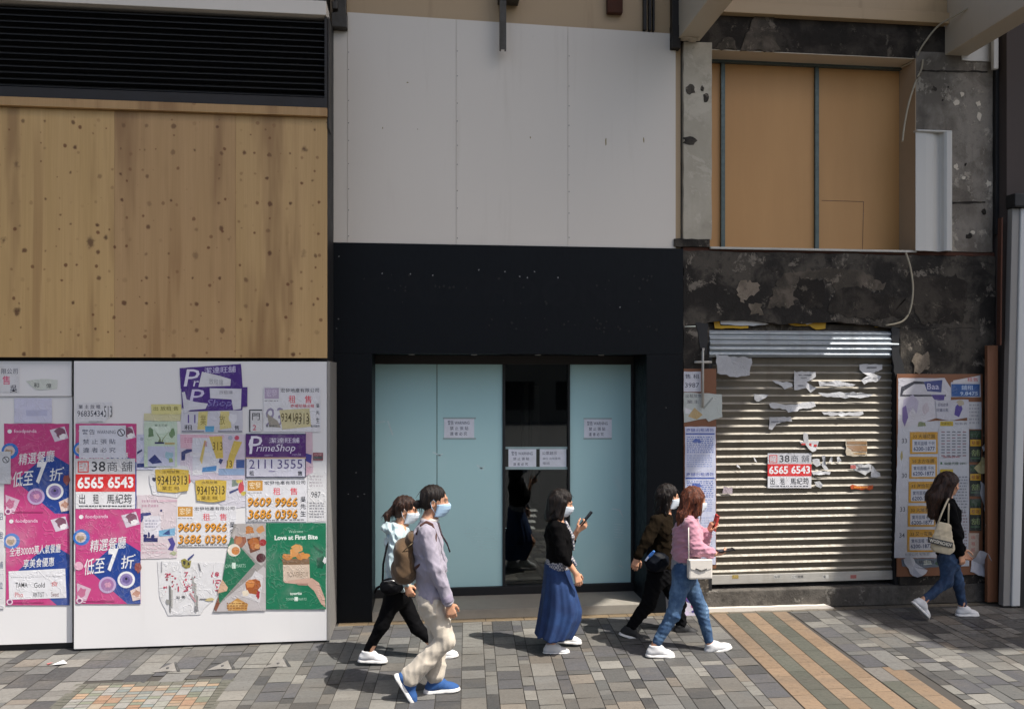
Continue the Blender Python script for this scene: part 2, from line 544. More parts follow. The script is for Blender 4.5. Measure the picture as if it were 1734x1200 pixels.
# mosaic of small coloured setts at the left
setts = ['#bb977a', '#c4a88a', '#adada2', '#979d88', '#9ba6a2', '#c7b7a0', '#b8a48e', '#b3b1aa']
ux0, ux1 = -2.73, -1.66
nx = 11
for i in range(-1, nx + 1):
    xa = ux0 + (ux1 - ux0) * i / nx; xb = ux0 + (ux1 - ux0) * (i + 1) / nx
    y = 6.97
    while y > KERB_Y + .2:
        ln = rp.choice([.055, .055, .11])
        edge = i < 0 or i >= nx or y > 6.93
        c = lin('#7d7d70' if edge else rp.choice(setts))
        c = tint(c, .85, 1.05)
        pb.add([(xa + .003, y - ln + .003, 0), (xb - .003, y - ln + .003, 0), (xb - .003, y - .003, 0), (xa + .003, y - .003, 0)], [(0, 1, 2, 3)], c)
        y -= ln
# orange and green granite bands
for k in range(5):
    c0 = '#a58c72' if k % 2 == 0 else '#686a5f'
    y = 8.30
    while y > KERB_Y + .2:
        ln = rp.choice([.2, .3, .3, .4])
        y0 = max(y - ln, KERB_Y + .18)
        c = tint(c0, .86, 1.12)
        q = [(STRIPE(y0) + .168 * k + .003, y0 + .002, 0), (STRIPE(y0) + .168 * (k + 1) - .003, y0 + .002, 0), (STRIPE(y) + .168 * (k + 1) - .003, y - .002, 0), (STRIPE(y) + .168 * k + .003, y - .002, 0)]
        pb.add(q, [(0, 1, 2, 3)], c)
        y = y0
for k, ytop in ((5, 6.3), (6, 6.62)):
    c0 = '#a58c72' if k % 2 == 0 else '#686a5f'
    y = 6.62
    while y > KERB_Y + .2:
        y0 = max(y - .32, KERB_Y + .18)
        cc = c0 if y <= ytop + .05 else '#8a8680'
        c = tint(cc, .86, 1.1)
        q = [(STRIPE(y0) + .17 * k + .003, y0 + .002, 0), (STRIPE(y0) + .17 * (k + 1) - .003, y0 + .002, 0), (STRIPE(y) + .17 * (k + 1) - .003, y - .002, 0), (STRIPE(y) + .17 * k + .003, y - .002, 0)]
        pb.add(q, [(0, 1, 2, 3)], c)
        y = y0
# tan course along the foot of the shops
x = -.86
while x < 6.4:
    wd = rp.choice([.2, .3, .3, .4])
    c = tint('#9c8768' if x < 2.9 else '#8d8474', .85, 1.1)
    pb.add([(x + .003, 8.303, 0), (x + wd - .003, 8.303, 0), (x + wd - .003, 8.405, 0), (x + .003, 8.405, 0)], [(0, 1, 2, 3)], c)
    x += wd
for k in range(40):
    xa = -12 + k * .6
    pb.box(xa + .004, xa + .596, KERB_Y - .02, KERB_Y + .17, -.138, .002, lin('#8d887f'))
tag(pb.build('pavement', [M_PAVER, M_JOINT]), kind='structure')
zb = B()
for k in range(5):
    zb.box(1.35 + k * .1, 1.85 + k * .1, 4.3 - k * .62, 4.58 - k * .62, -.139, -.1355)
tag(zb.build('road_marking', M_ROADPAINT), kind='structure')
# leaf litter: small scraps on the pavement
for i, (x_, y_, s_, lab) in enumerate(((102, 1124, .06, 'small white scrap of litter on the paving below the white hoarding'),)):
    a = B(); X, Y_ = G(x_, y_)
    a.add([(X - s_, Y_ - .02, .006), (X + s_ * .3, Y_ - .05, .018), (X + s_, Y_ + .0, .007), (X + .1 * s_, Y_ + .05, .022)], [(0, 1, 2, 3)], (.7, .7, .7))
    a.add([(X - s_ * 2.0, Y_ + .01, .006), (X - s_ * 1.4, Y_ - .03, .014), (X - s_ * 1.2, Y_ + .03, .012)], [(0, 1, 2)], (.6, .12, .12))
    o = a.build('litter', M_PRINT, loc=(X, Y_, 0)); tag(o, lab, 'litter')
# three raised triangular studs let into the paving
for i, (x_, y_, lab) in enumerate(((286, 1134, 'small pale triangular plate on the paving, left of the row of three'), (379, 1130, 'small pale triangular plate on the paving, middle of the row of three'), (473, 1126, 'small pale triangular plate on the paving, nearest the hoarding corner'))):
    X, Y_ = G(x_, y_)
    a = B(); a.add([(X - .13, Y_ - .05, .003), (X + .08, Y_ - .05, .003), (X + .01, Y_ + .10, .03), (X - .0, Y_ - .052, .012)], [(0, 3, 2), (3, 1, 2), (0, 1, 3)], (.20, .19, .175))
    a.add([(X + .085, Y_ - .05, .004), (X + .11, Y_ - .05, .004), (X + .03, Y_ + .11, .03), (X + .012, Y_ + .105, .031)], [(0, 1, 2, 3)], (.05, .05, .05))
    a.tube([(X - .01, Y_ + .0, .012), (X - .01, Y_ - .002, .022)], .012, 8, (.06, .06, .06))
    o = a.build('triangular_plate', M_PRINT, loc=(X, Y_, 0)); tag(o, lab, 'metal plate', 'triangular plates on the paving')

# ================================================================== left hoarding
H = thing('hoarding', 'tall boarded-up shopfront with bare plywood above and white poster-covered panels below', 'hoarding', (-2.9, 7.6, 0))
HB = 7.60
class HoardB(B):
    """hoarding pieces were measured for a plane at 7.6 m; the sheets stand at 7.8 m"""
    def build(s, name, mats, parent=None, loc=None, bump=None):
        K = 7.8 / 7.6
        s.v = [(p[0] * K, p[1] + .2, max(0.0, CAMH + (p[2] - CAMH) * K)) for p in s.v]
        return B.build(s, name, mats, parent, loc, bump)
b = HoardB(); b.box(-6.5, -.89, 7.70, 8.75, -.02, 5.95); b.build('core', M_DARK, H)
b = HoardB(); b.box(-6.5, -3.14, 7.665, 7.69, .125, 2.335, bev=.002); b.build('lower_panel', M_WHITE, H)
b = HoardB(); b.box(-6.5, -3.14, 7.65, 7.675, 2.338, 2.652, bev=.002); b.build('header_strip', M_WHITE, H)
b = HoardB(); b.box(-3.10, -.885, HB, HB + .03, .085, 2.652, bev=.002); b.build('lower_panel', M_WHITE, H)
b = HoardB(); b.box(-.883, -.858, HB - .004, 8.20, .08, 2.655, bev=.002); b.build('end_panel', M_POST2, H)
PT = [(1.0, .98, .9), (1.03, 1.0, .9), (.86, .80, .78), (.96, .93, .88)]
edges = [-6.5, -4.05, -2.755, -1.70, -.882]
for i in range(4):
    b = HoardB(); b.box(edges[i] + .0006, edges[i + 1] - .0006, HB + .002 * (i % 2), HB + .022, 2.685, 4.895, PT[i], bev=.0015); b.build('plywood_sheet', M_PLY, H)
b = HoardB(); b.box(-6.5, -.878, HB - .045, HB + .02, 4.898, 4.975, (.8, .74, .7), bev=.003); b.build('batten', M_PLY, H)
V = thing('vent_louvre', 'wide black slatted vent above the plywood boarding', 'vent', (-2.9, 7.6, 4.97))
b = HoardB(); b.box(-6.5, -.880, HB - .03, HB + .03, 4.978, 5.07, bev=.003); b.build('sill_bar', M_BROWN, V)
b = HoardB()
for k in range(13):
    z = 5.085 + k * .0565
    b.add([(-6.5, HB - .005, z), (-.905, HB - .005, z), (-.905, HB + .07, z + .048), (-6.5, HB + .07, z + .048), (-6.5, HB - .005, z + .006), (-.905, HB - .005, z + .006), (-.905, HB + .07, z + .054), (-6.5, HB + .07, z + .054)],
          [(0, 1, 5, 4), (4, 5, 6, 7), (3, 2, 1, 0)])
b.build('slats', M_LOUVRE, V)
b = HoardB(); b.box(-.903, -.880, HB - .03, HB + .08, 5.07, 5.815, bev=.002); b.build('end_frame', M_BROWN, V)
b = HoardB(); b.box(-.878, -.866, HB - .01, 7.8, 4.80, 5.82, bev=.002); b.build('end_trim', M_BROWN, V)
b = HoardB(); b.box(-6.5, -.884, HB - .06, 7.8, 5.818, 5.948, bev=.006)
b2 = HoardB(); b2.box(-6.5, -.93, 7.75, 8.8, 5.95, 7.3); tag(b2.build('upper_wall', M_BROWN, loc=(-3, 8, 5.95)), 'dark stained wall above the cream ledge at the top left', 'wall')
tag(b.build('beige_ledge', M_UPWHITE, loc=(-2.9, 7.6, 5.82)), 'cream painted ledge running over the black vent', 'ledge')
# ================================================================== middle shopfront
SF = thing('shopfront', 'closed black clad shopfront with teal filmed glass doors between two wide pillars', 'shopfront', (.92, 8.41, 0))
FY = 8.41
JL, JR, HZ = -.524, 2.363, 2.75
b = B(); b.box(-.925, 2.765, FY, 9.05, HZ + .002, 3.885, bev=.003); fascia = b.build('fascia', M_BLACK, SF)
b = B(); b.box(-.925, JL, FY + .001, 9.05, 0, HZ, bev=.003); b.build('pillar', M_BLACK, SF)
b = B(); b.box(JR, 2.765, FY + .001, 9.05, 0, HZ, bev=.003); b.build('pillar', M_BLACK, SF)
b = B(); b.box(JL + .002, JR - .002, 8.40, 9.3, 0, .10, bev=.006); b.build('step', M_STONE, SF)
b = B()
b.box(JL, JR, 8.93, 9.03, .101, .188, bev=.003); b.build('bottom_rail', M_DARK, SF)
b = B(); b.box(JL, JR, 8.93, 9.03, 2.655, HZ, bev=.003); b.build('top_rail', M_BROWN, SF)
DY = 8.965
for x0, x1 in ((JL, .145), (.152, .875), (1.635, 2.335)):
    b = B(); b.box(x0, x1, DY, DY + .012, .19, 2.653, bev=.002); b.build('filmed_glass', M_TEAL, SF)
b = B(); b.box(.905, 1.61, DY + .02, DY + .026, .19, 2.653); b.build('clear_glass', M_GLASS, SF)
for x0, x1 in ((.876, .904), (1.611, 1.634), (2.336, JR)):
    b = B(); b.box(x0, x1, 8.94, 9.02, .19, 2.654, bev=.002); b.build('mullion', M_DARK, SF)
b = B()
b.box(JL, JR, 9.03, 9.05, .1, .19); 
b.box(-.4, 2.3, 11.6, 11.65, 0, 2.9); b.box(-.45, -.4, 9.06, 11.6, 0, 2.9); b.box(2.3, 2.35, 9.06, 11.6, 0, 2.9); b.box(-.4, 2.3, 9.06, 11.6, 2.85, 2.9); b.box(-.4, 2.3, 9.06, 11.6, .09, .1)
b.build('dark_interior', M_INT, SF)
b = B(); b.box(1.27, 1.33, 10.2, 10.5, 1.0, 2.45, bev=.01); b.box(1.38, 1.47, 10.2, 10.5, .9, 2.4, bev=.01); b.build('inner_column', plain('inner_paint', (.12, .1, .08), .6), SF)
# ghost of the removed sign on the fascia, with the fixing holes
def ghost(text, px, Y, c, bold=.0):
    vs, fs = glyphs(text, bold)
    x0, z1 = P(px[0], px[1], Y); x1, z0 = P(px[2], px[3], Y)
    xs = [q[0] for q in vs]; ys = [q[1] for q in vs]
    ax, ay = min(xs), min(ys); wx, wy = max(xs) - ax, max(ys) - ay
    return [(x0 + (q[0] - ax) / wx * (x1 - x0), Y, z0 + (q[1] - ay) / wy * (z1 - z0)) for q in vs], fs
b = B()
for t, px in (('CALZEDONIA', (612, 466, 1112, 522)), ('ITALIAN LEGWEAR', (822, 537, 1112, 562))):
    vs, fs = ghost(t, px, FY - .002, None, .015)
    b.add(vs, fs, (.0080, .0090, .0112))
r = random.Random(5); DOTS = []
for k in range(62):
    if k < 34: px, py = r.uniform(612, 1112), r.choice([470, 488, 512]) + r.uniform(-5, 5)
    else: px, py = r.uniform(825, 1112), r.uniform(537, 562)
    X, Z = P(px, py, FY - .004); q = r.uniform(.006, .013)
    DOTS.append((jag(X, Z, q, q * 1.15, 8, .3, k), FY - .004, (.001, .001, .001)))
for px, py in ((574, 434), (647, 463), (733, 466), (811, 457), (855, 460), (905, 460), (945, 470), (1050, 520), (695, 464), (880, 468), (893, 470)):
    X, Z = P(px, py, FY - .005); DOTS.append((jag(X, Z, .007, .008, 7, .3, px), FY - .005, (.22, .22, .22)))
for px, py in ((603, 800), (606, 840), (617, 836), (590, 836), (573, 540), (570, 556), (1128, 690)):
    X, Z = P(px, py, FY - .003); DOTS.append((jag(X, Z, .008, .007, 7, .3, px), FY - .003, (.12, .12, .12)))
n = NT('bare_cladding_marks'); n.color(n.attr()).set(Roughness=.7)
M_BLACK2 = plain('cleaner_cladding', (.0052, .0066, .0088), .6, 0, .1, 4, 0, .16)
gs = b.build('lettering', M_BLACK2, fascia)
for a_ in DOTS:
    bh = B(); bh.sheet(*a_); bh.build('fixing_hole', n.mat, fascia)
for i, px in enumerate((697, 803, 911, 1018)):
    X, Z = P(px, 601, 8.55)
    b = B(); b.tube([(X, 8.55, HZ + .001), (X, 8.55, HZ - .008)], .032, 14)
    o = b.build('downlight', M_LAMP, loc=(X, 8.55, HZ))
    tag(o, ('small unlit round downlight under the black fascia above the %s' % ('left teal pane', 'second teal pane', 'dark clear glass door', 'right-hand teal pane')[i]), 'downlight', 'downlights over the shop doors')
# white boarding over the black shop
U = thing('white_boarding', 'large plain off white board closing the opening above the black fascia', 'boarding', (.92, 8.42, 3.9))
UY = 8.425
def zt(x): return 6.246 + (x + .763) / (2.622 + .763) * (6.185 - 6.246)
cuts = [-.929, -.775, .338, 1.516, 2.687]
for i in range(4):
    a, c = cuts[i] + .0015, cuts[i + 1] - .0015
    if i == 0: poly = [(a, 3.888), (c, 3.888), (c, 6.05), (a, 6.05)]
    elif i == 3: poly = [(a, 3.888), (c, 3.888), (c, 6.005), (2.622, 6.005), (2.622, zt(2.622)), (a, zt(a))]
    else: poly = [(a, 3.888), (c, 3.888), (c, zt(c)), (a, zt(a))]
    b = B(); b.prism(poly, UY, UY + .012)
    sh = b.build('board', M_UPWHITE, U)
rr = random.Random(3)
b = B()
for i in (1, 2, 3):
    for k in range(9):
        z = 3.98 + k * .235 + rr.uniform(-.05, .05)
        b = B(); b.sheet(jag(cuts[i] + .012, z, .006, .006, 7, .2, k), UY - .001, (.22, .2, .17)); b.build('screw', M_PRINT, U)
for px, py, a_, c_ in ((1026, 240, .008, .045), (1090, 238, .007, .03), (898, 233, .007, .01), (690, 140, .012, .006), (707, 219, .005, .005), (648, 217, .005, .01)):
    X, Z = P(px, py, UY); b = B(); b.sheet(jag(X, Z, a_, c_, 9, .3, px), UY - .001, lin('#8b7a4a')); b.build('stain', M_PRINT, U)
b = B(); b.box(-.95, 2.75, UY + .03, 9.0, 3.885, 7.2); 
tag(b.build('beige_lintel', M_BEIGE, loc=(.9, 8.5, 3.9)), 'stained beige concrete lintel over the white boarding', 'lintel')
b = B(); X0, Z0 = P(846, 85, 8.30); X1, _ = P(857, 85, 8.30)
b.box(X0, X1, 8.28, 8.285, Z0, 6.95); b.box(X0, X0 + .014, 8.286, 8.33, Z0, 6.95); b.box(X1 - .014, X1, 8.286, 8.33, Z0, 6.95)
b.box(X0 - .01, X1 + .14, 8.25, 8.44, 6.40, 6.56, bev=.01)
tag(b.build('hanging_channel', M_PIPE, loc=((X0 + X1) / 2, 8.3, Z0)), 'short dark iron channel hanging down over the white boarding', 'channel')
b = B()
for q in ((1040, 5, 13, 22),):
    b.box(*[P(q[0] - q[2], 0, 8.43)[0], P(q[0] + q[2], 0, 8.43)[0]], 8.38, 8.452, P(q[0], 25, 8.43)[1], 6.9, bev=.012)
tag(b.build('rusty_stub', M_RUST, loc=(2.0, 8.42, 6.3)), 'rusty dark iron stub in the beige lintel', 'iron stub')
b = B()
for px0, px1 in ((1090, 1095), (1099, 1103), (1106, 1109)):
    xa, xb = P(px0, 0, 8.4)[0], P(px1, 0, 8.4)[0]
    b.box(xa, xb, 8.40, 8.45, zt(xa) + .01, 7.0, bev=.004)
tag(b.build('conduit_run', M_BROWN, loc=(2.3, 8.42, 6.1)), 'three thin dark conduits running up the beige lintel', 'conduit')
b = B(); b.prism(rag([(2.626, 6.25), (2.626, 6.008), (2.715, 6.008), (2.715, 6.25)], .004, .03, 3), 8.35, 8.44); b.box(2.628, 2.72, 8.36, 8.44, 6.25, 7.0, bev=.004)
tag(b.build('iron_bracket', M_BROWN, loc=(2.66, 8.41, 6.0)), 'dark brown iron bracket at the right corner of the white boarding', 'bracket')
b = B(); b.box(-.925, -.770, 8.33, 8.42, 6.052, 6.2, bev=.006); b.box(-.90, -.78, 8.35, 8.42, 6.2, 6.9, bev=.01); b.box(-.915, -.86, 8.30, 8.40, 6.22, 6.30, bev=.01)
tag(b.build('iron_bracket', M_PIPE, loc=(-.85, 8.41, 6.05)), 'black iron bracket above the left corner of the white boarding', 'bracket')

# ================================================================== right shophouse
W = thing('shophouse_wall', 'sooty old concrete shophouse wall around the roller shutter and boarded window', 'wall', (4.5, 8.41, 0))
wl = 2.77
b = B(); b.prism(rag([(wl, 3.99), (3.08, 3.99), (3.08, 6.10), (wl, 6.10)], .004, .12, 4), FY, 8.70); pier = b.build('pier', M_PIER, W)
b = B()
for px, py, a_, c_ in ((1168, 152, .06, .055), (1168, 238, .07, .045), (1195, 165, .03, .05), (1189, 150, .02, .03)):
    X, Z = P(px, py, FY); b.prism(jag(X, Z, a_, c_, 12, .25, px + py), FY - .004, FY + .02)
b.build('exposed_patch', M_SOOT, pier)
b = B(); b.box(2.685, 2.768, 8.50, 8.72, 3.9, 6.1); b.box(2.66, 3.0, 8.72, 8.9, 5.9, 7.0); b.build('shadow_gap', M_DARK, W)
b = B(); b.prism(rag([(2.66, 3.905), (3.055, 3.905), (3.055, 3.988), (2.66, 3.988)], .006, .06, 6), 8.40, 8.68); b.build('pier_foot', M_SOOT, W)
# spandrel with a broken lower edge
low = [(3.06, 3.10), (3.3, 3.13), (3.62, 3.11), (3.9, 3.085), (4.2, 3.10), (4.45, 3.12), (4.7, 3.10), (4.95, 3.075), (5.22, 3.05)]
sp = [(wl, .2), (3.045, .2), (3.045, 2.9), (3.03, 3.02)] + low + [(5.225, .2), (6.36, .2), (6.36, 3.88), (wl, 3.88)]
b = B()
b.prism(rag([(wl, .21), (3.05, .21), (3.05, 3.05), (wl, 3.05)], .006, .1, 7), FY + .005, 8.70)
b.prism(rag([(5.235, .21), (6.36, .21), (6.36, 3.06), (5.235, 3.06)], .004, .1, 8), FY + .005, 8.70)
b.prism(rag([(wl, 3.05)] + low + [(6.36, 3.06), (6.36, 3.86), (wl, 3.86)], .008, .07, 9), FY, 8.70)
b.build('spandrel', M_SOOT, W)
b = B(); b.box(3.04, 5.24, 8.62, 8.7, 0, 3.2); b.build('recess_back', M_DARK, W)
# proud and peeled skims of render
pt = B()
sk = [([(1248, 482), (1256, 476), (1285, 478), (1284, 496), (1270, 503), (1258, 511), (1250, 500)], 1), ([(1270, 515), (1291, 514), (1291, 531), (1269, 532)], 1),
      ([(1340, 460), (1400, 455), (1452, 458), (1480, 470), (1500, 480), (1490, 492), (1468, 490), (1455, 500), (1420, 492), (1395, 470), (1360, 475), (1352, 500), (1340, 520), (1300, 520), (1310, 492), (1320, 470)], 0),
      ([(1350, 470), (1392, 473), (1398, 500), (1390, 520), (1365, 520), (1345, 505)], 2),
      ([(1425, 490), (1460, 485), (1490, 500), (1530, 505), (1540, 535), (1480, 540), (1430, 535), (1400, 525), (1405, 505)], 2),
      ([(1548, 468), (1620, 466), (1640, 480), (1630, 545), (1560, 548), (1545, 520)], 2),
      ([(1546, 600), (1570, 598), (1572, 628), (1545, 632)], 1)]
for k, (pl, mi) in enumerate(sk):
    pt.prism(rag(px_poly(pl, FY), .022, .028, 20 + k), FY - .003 - .0007 * k, FY + .02, m=mi)
pt.build('render_skim', [M_PLASTER2, M_PLASTER, M_SOOT2], W)
b = B(); b.prism(rag([(5.415, 3.905), (6.33, 3.905), (6.33, 6.11), (5.415, 6.11)], .005, .12, 12), FY, 8.72); b.build('side_panel', M_GREY, W)
rr = random.Random(21); b = B()
for k in range(26):
    px, py = rr.uniform(1560, 1678), rr.uniform(140, 430)
    if px < 1614 and py > 215: continue
    X, Z = P(px, py, FY); q = rr.uniform(.008, .035)
    b.prism(jag(X, Z, q, q * rr.uniform(.7, 1.4), 10, .4, k), FY - .004, FY + .01, m=0 if rr.random() < .6 else 1)
for a_, c_ in (((1560, 120), (1672, 122)), ((1612, 344), (1668, 342))):
    xa, za = P(*a_, FY); xb, zb_ = P(*c_, FY); b.prism(rag([(xa, za - .01), (xb, zb_ - .01), (xb, zb_ + .01), (xa, za + .01)], .006, .06, 9), FY - .003, FY + .01, m=1)
b.build('chipped_paint', [plain('flaked_white', '#c9bfae', .8, 0, .2, 20), M_SOOT2], W)
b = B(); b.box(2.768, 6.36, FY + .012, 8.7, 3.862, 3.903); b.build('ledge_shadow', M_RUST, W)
b = B(); b.box(2.95, 6.33, FY + .002, 8.9, 6.035, 6.40, bev=.004); lint = b.build('window_lintel', M_SOOT2, W)
b = B(); b.prism(rag(px_poly([(1255, 85), (1262, 65), (1280, 20), (1290, 14), (1308, 20), (1314, 70), (1320, 88)], FY), .014, .04, 31), FY - .012, FY + .01, m=0)
b.prism(rag(px_poly([(1208, 84), (1225, 66), (1240, 64), (1248, 84)], FY), .012, .04, 33), FY - .010, FY + .01, m=0)
b.build('bared_brickwork', [M_PLASTER2], lint)
b = B(); b.box(2.95, 5.76, 8.33, 8.8, 6.402, 6.52, bev=.006); b.box(2.95, 5.76, 8.37, 8.8, 6.522, 6.9, bev=.004); b.build('upper_ledge', M_BEIGE, W)
b = B(); b.box(6.33, 6.37, 8.36, 8.405, 4.1, 6.02, bev=.004); b.build('corner_strip', M_DARK, W)
b = B(); b.prism(rag([(5.95, 6.03), (6.37, 6.03), (6.37, 6.6), (5.95, 6.6)], .003, .1, 2), 8.395, 8.5); b.build('white_patch', M_TRAY, W)
b = B(); b.box(wl, 6.36, 8.415, 8.72, 0, .208, bev=.012); b.build('plinth', M_PLINTH, W)
b = B(); b.prism(rag([(2.9, .0), (4.45, .0), (4.35, .035), (2.9, .04)], .003, .1, 2), 8.36, 8.43); b.build('cement_fillet', M_UPWHITE, W)
# boarded window
BW = thing('boarded_window', 'large window opening closed with brown fibreboard on steel studs', 'window', (4.25, 8.71, 3.9))
for x0, x1 in ((3.06, 3.315), (3.318, 4.415), (4.418, 5.43)):
    b = B(); b.box(x0, x1, 8.712, 8.725, 3.9, 6.04); b.build('fibreboard', M_MDF, BW)
for px in (1224, 1383):
    X, _ = P(px, 300, 8.69)
    b = B(); b.box(X - .022, X - .019, 8.68, 8.711, 3.91, 6.0); b.box(X - .022, X + .022, 8.679, 8.682, 3.91, 6.0); b.box(X + .019, X + .022, 8.683, 8.711, 3.91, 6.0); b.build('stud', M_STUD, BW)
b = B(); b.box(3.08, 5.412, 8.66, 8.711, 6.0, 6.034, bev=.002); b.build('top_track', M_STUD, BW)
b = B(); b.box(3.06, 5.41, 8.385, 8.70, 3.885, 3.908, bev=.002); b.build('sill', M_RAIL, BW)
b = B(); b.box(5.405, 5.414, 8.405, 8.71, 3.91, 6.034); b.build('reveal', M_REVEAL, BW)
b = B(); b.box(3.08, 5.40, 8.413, 8.66, 6.027, 6.0345); b.build('soffit', M_BEAM, BW)
b = B()
for a_, c_ in (((1391, 340), (1462, 342)), ((1462, 342), (1460, 424))):
    xa, za = P(*a_, 8.711); xb, zb_ = P(*c_, 8.711)
    b.sheet([(xa, za), (xb, zb_), (xb + .006, zb_ + .006), (xa + .006, za + .006)], 8.7105, lin('#5a3a1c'))
b.build('cut_line', M_PRINT, BW)
# roller shutter
RS = thing('roller_shutter', 'closed steel roller shutter with torn paper stuck to its slats', 'shutter', (4.15, 8.5, .2))
b = B()
prof = []
nr = 5
for k in range(nr * 12 + 1):
    t = k / 12
    prof.append((8.445 - .020 * (.5 + .5 * math.cos(2 * math.pi * (t - .5))) ** .8 - .03 * (1 - abs(k / (nr * 12) - .5) * 2), 3.015 - .29 * k / (nr * 12)))
def extrude_profile(b, prof, x0, x1, nseg=1, dent=0.0):
    n = len(prof)
    vs = []
    for s_ in range(nseg + 1):
        x = x0 + (x1 - x0) * s_ / nseg
        vs += [(x, y + dent * (math.sin(x * 3.1 + z * 2.3) + .7 * math.sin(x * 7.7 - z * 5.1 + 1) + .4 * math.sin(x * 17 + z * 9)), z + dent * .5 * math.sin(x * 2.3 + z * 41)) for y, z in prof]
    fs = []
    for s_ in range(nseg):
        for i in range(n - 1):
            fs.append((s_ * n + i, s_ * n + i + 1, (s_ + 1) * n + i + 1, (s_ + 1) * n + i))
    b.add(vs, fs, sm=True)
extrude_profile(b, prof, 3.06, 5.208, 30, .0016)
b.box(3.062, 5.206, 8.47, 8.6, 2.74, 3.0)
b.build('roller_housing', M_GALV, RS)
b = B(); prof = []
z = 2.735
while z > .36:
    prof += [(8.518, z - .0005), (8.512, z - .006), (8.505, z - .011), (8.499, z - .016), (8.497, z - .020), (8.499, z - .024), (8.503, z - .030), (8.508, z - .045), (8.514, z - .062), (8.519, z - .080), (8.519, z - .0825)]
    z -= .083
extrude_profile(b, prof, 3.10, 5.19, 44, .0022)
np_ = len(prof) - 1
b.c = [(1, 1, 1) if (k_ % np_) % 11 < 4 else (.45, .44, .41) for k_ in range(len(b.f))]   # slat lips paler, flats darker: sunlit edges put into the colour
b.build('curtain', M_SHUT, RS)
b = B(); b.box(3.10, 5.19, 8.488, 8.512, .262, .362, bev=.004); rail = b.build('bottom_rail', M_RAIL, RS)
for px, c, t in ((1240, '#a08a3a', None), (1310, '#8a8a86', '有限'), (1340, '#77777a', '公司租售'), (1393, '#b04a44', '電'), (1440, '#b06a62', None)):
    b = B(); X, Z = P(px, 976, 8.487); b.sheet([(X, Z - .02), (X + .07, Z - .02), (X + .07, Z + .02), (X, Z + .02)], 8.4862, lin(c) if t is None else (.55, .54, .5))
    if t:
        vs, fs = glyphs(t); xs = [v[0] for v in vs]; s_ = .034
        b.add([(X + v[0] * s_ + .005, 8.4856, Z - .013 + v[1] * s_) for v in vs], fs, (.06, .06, .07))
    b.build('sticker', M_PRINT, rail)
for x0, x1 in ((3.052, 3.098), (5.192, 5.232)):
    b = B(); b.box(x0, x1, 8.45, 8.53, .21, 2.74, bev=.003); b.build('guide_rail', M_DARK, RS)
b = B()
xa, za = P(1205, 545, 8.5)
b.box(3.06, 5.2, 8.50, 8.55, 3.02, 3.09); b.build('lintel_board', M_PLASTER2, RS)
b = B(); b.prism(rag(px_poly([(1178, 546), (1198, 548), (1197, 600), (1190, 604), (1184, 580)], FY), .008, .04, 51), FY - .004, FY + .02); b.build('cavity_shade', M_DARK, W)  # dark patches laid on the wall, standing for the shade inside holes
b = B(); b.prism(rag(px_poly([(1509, 552), (1522, 556), (1524, 600), (1534, 640), (1516, 640), (1511, 600)], FY), .008, .04, 52), FY - .004, FY + .02); b.build('cavity_shade', M_DARK, W)
b = B()
for pl in ([(632, 716), (652, 712), (653, 714), (633, 718)], [(655, 712), (658, 712), (666, 736), (664, 737)], [(733, 764), (748, 771), (747, 773), (732, 766)], [(742, 770), (750, 767), (750, 769), (743, 772)], [(808, 786), (820, 794), (818, 796), (807, 788)], [(812, 792), (821, 789), (821, 790), (813, 795)], [(1048, 955), (1056, 960), (1055, 962), (1048, 957)], [(1036, 860), (1050, 862), (1056, 875), (1054, 875), (1048, 864), (1036, 862)]):
    b = B(); b.sheet(px_poly(pl, DY - .001), DY - .001, (.60, .76, .76)); b.build('scratch', M_PRINT, SF)
b = B()  # pale lines painted on the teal panes to stand for reflections
for k in range(9):
    y_ = 893 + k * 4.5; b.sheet(px_poly([(780 + 3 * k, y_), (858 - 2 * k, y_), (858 - 2 * k, y_ + 1), (780 + 3 * k, y_ + 1)], DY - .001), DY - .001, (.50, .73, .73))
b.build('reflection_streak', M_PRINT, SF); b = B()
for k in range(6):
    y_ = 886 + k * 4.5; b.sheet(px_poly([(1040, y_), (1056, y_ + 1), (1056, y_ + 2.2), (1040, y_ + 1.2)], DY - .001), DY - .001, (.56, .76, .76))
b.build('reflection_streak', M_PRINT, SF)
# yellow tape remnants over the shutter
for i, (q, lab) in enumerate((([(1208, 544), (1218, 543), (1220, 551), (1267, 552), (1267, 556), (1210, 556)], 'torn strip of yellow tape above the left end of the shutter'), ([(1328, 546), (1360, 545), (1398, 546), (1398, 556), (1382, 558), (1370, 551), (1345, 552)], 'crumpled yellow tape above the middle of the shutter'), ([(1478, 548), (1496, 546), (1494, 553), (1482, 554)], 'short end of yellow tape above the right end of the shutter'))):
    b = B(); b.prism(rag(px_poly(q, 8.47), .004, .04, i), 8.468, 8.472); X, Z = P(*q[0], 8.47)
    tag(b.build('tape_strip', M_YELLOW, loc=(X, 8.47, Z)), lab, 'tape', 'yellow tape over the shutter')
for i, (q, lab) in enumerate((([(1219, 541), (1262, 543), (1292, 545), (1302, 549), (1276, 552), (1220, 549)], 'long torn white paper strip above the left half of the shutter'), ([(1360, 546), (1372, 542), (1388, 543), (1366, 550)], 'small white paper curl above the middle of the shutter'))):
    b = B(); b.prism(rag(px_poly(q, 8.46), .004, .04, i + 5), 8.456, 8.459); X, Z = P(*q[0], 8.46)
    tag(b.build('paper_strip', M_PAPER, loc=(X, 8.46, Z)), lab, 'paper')
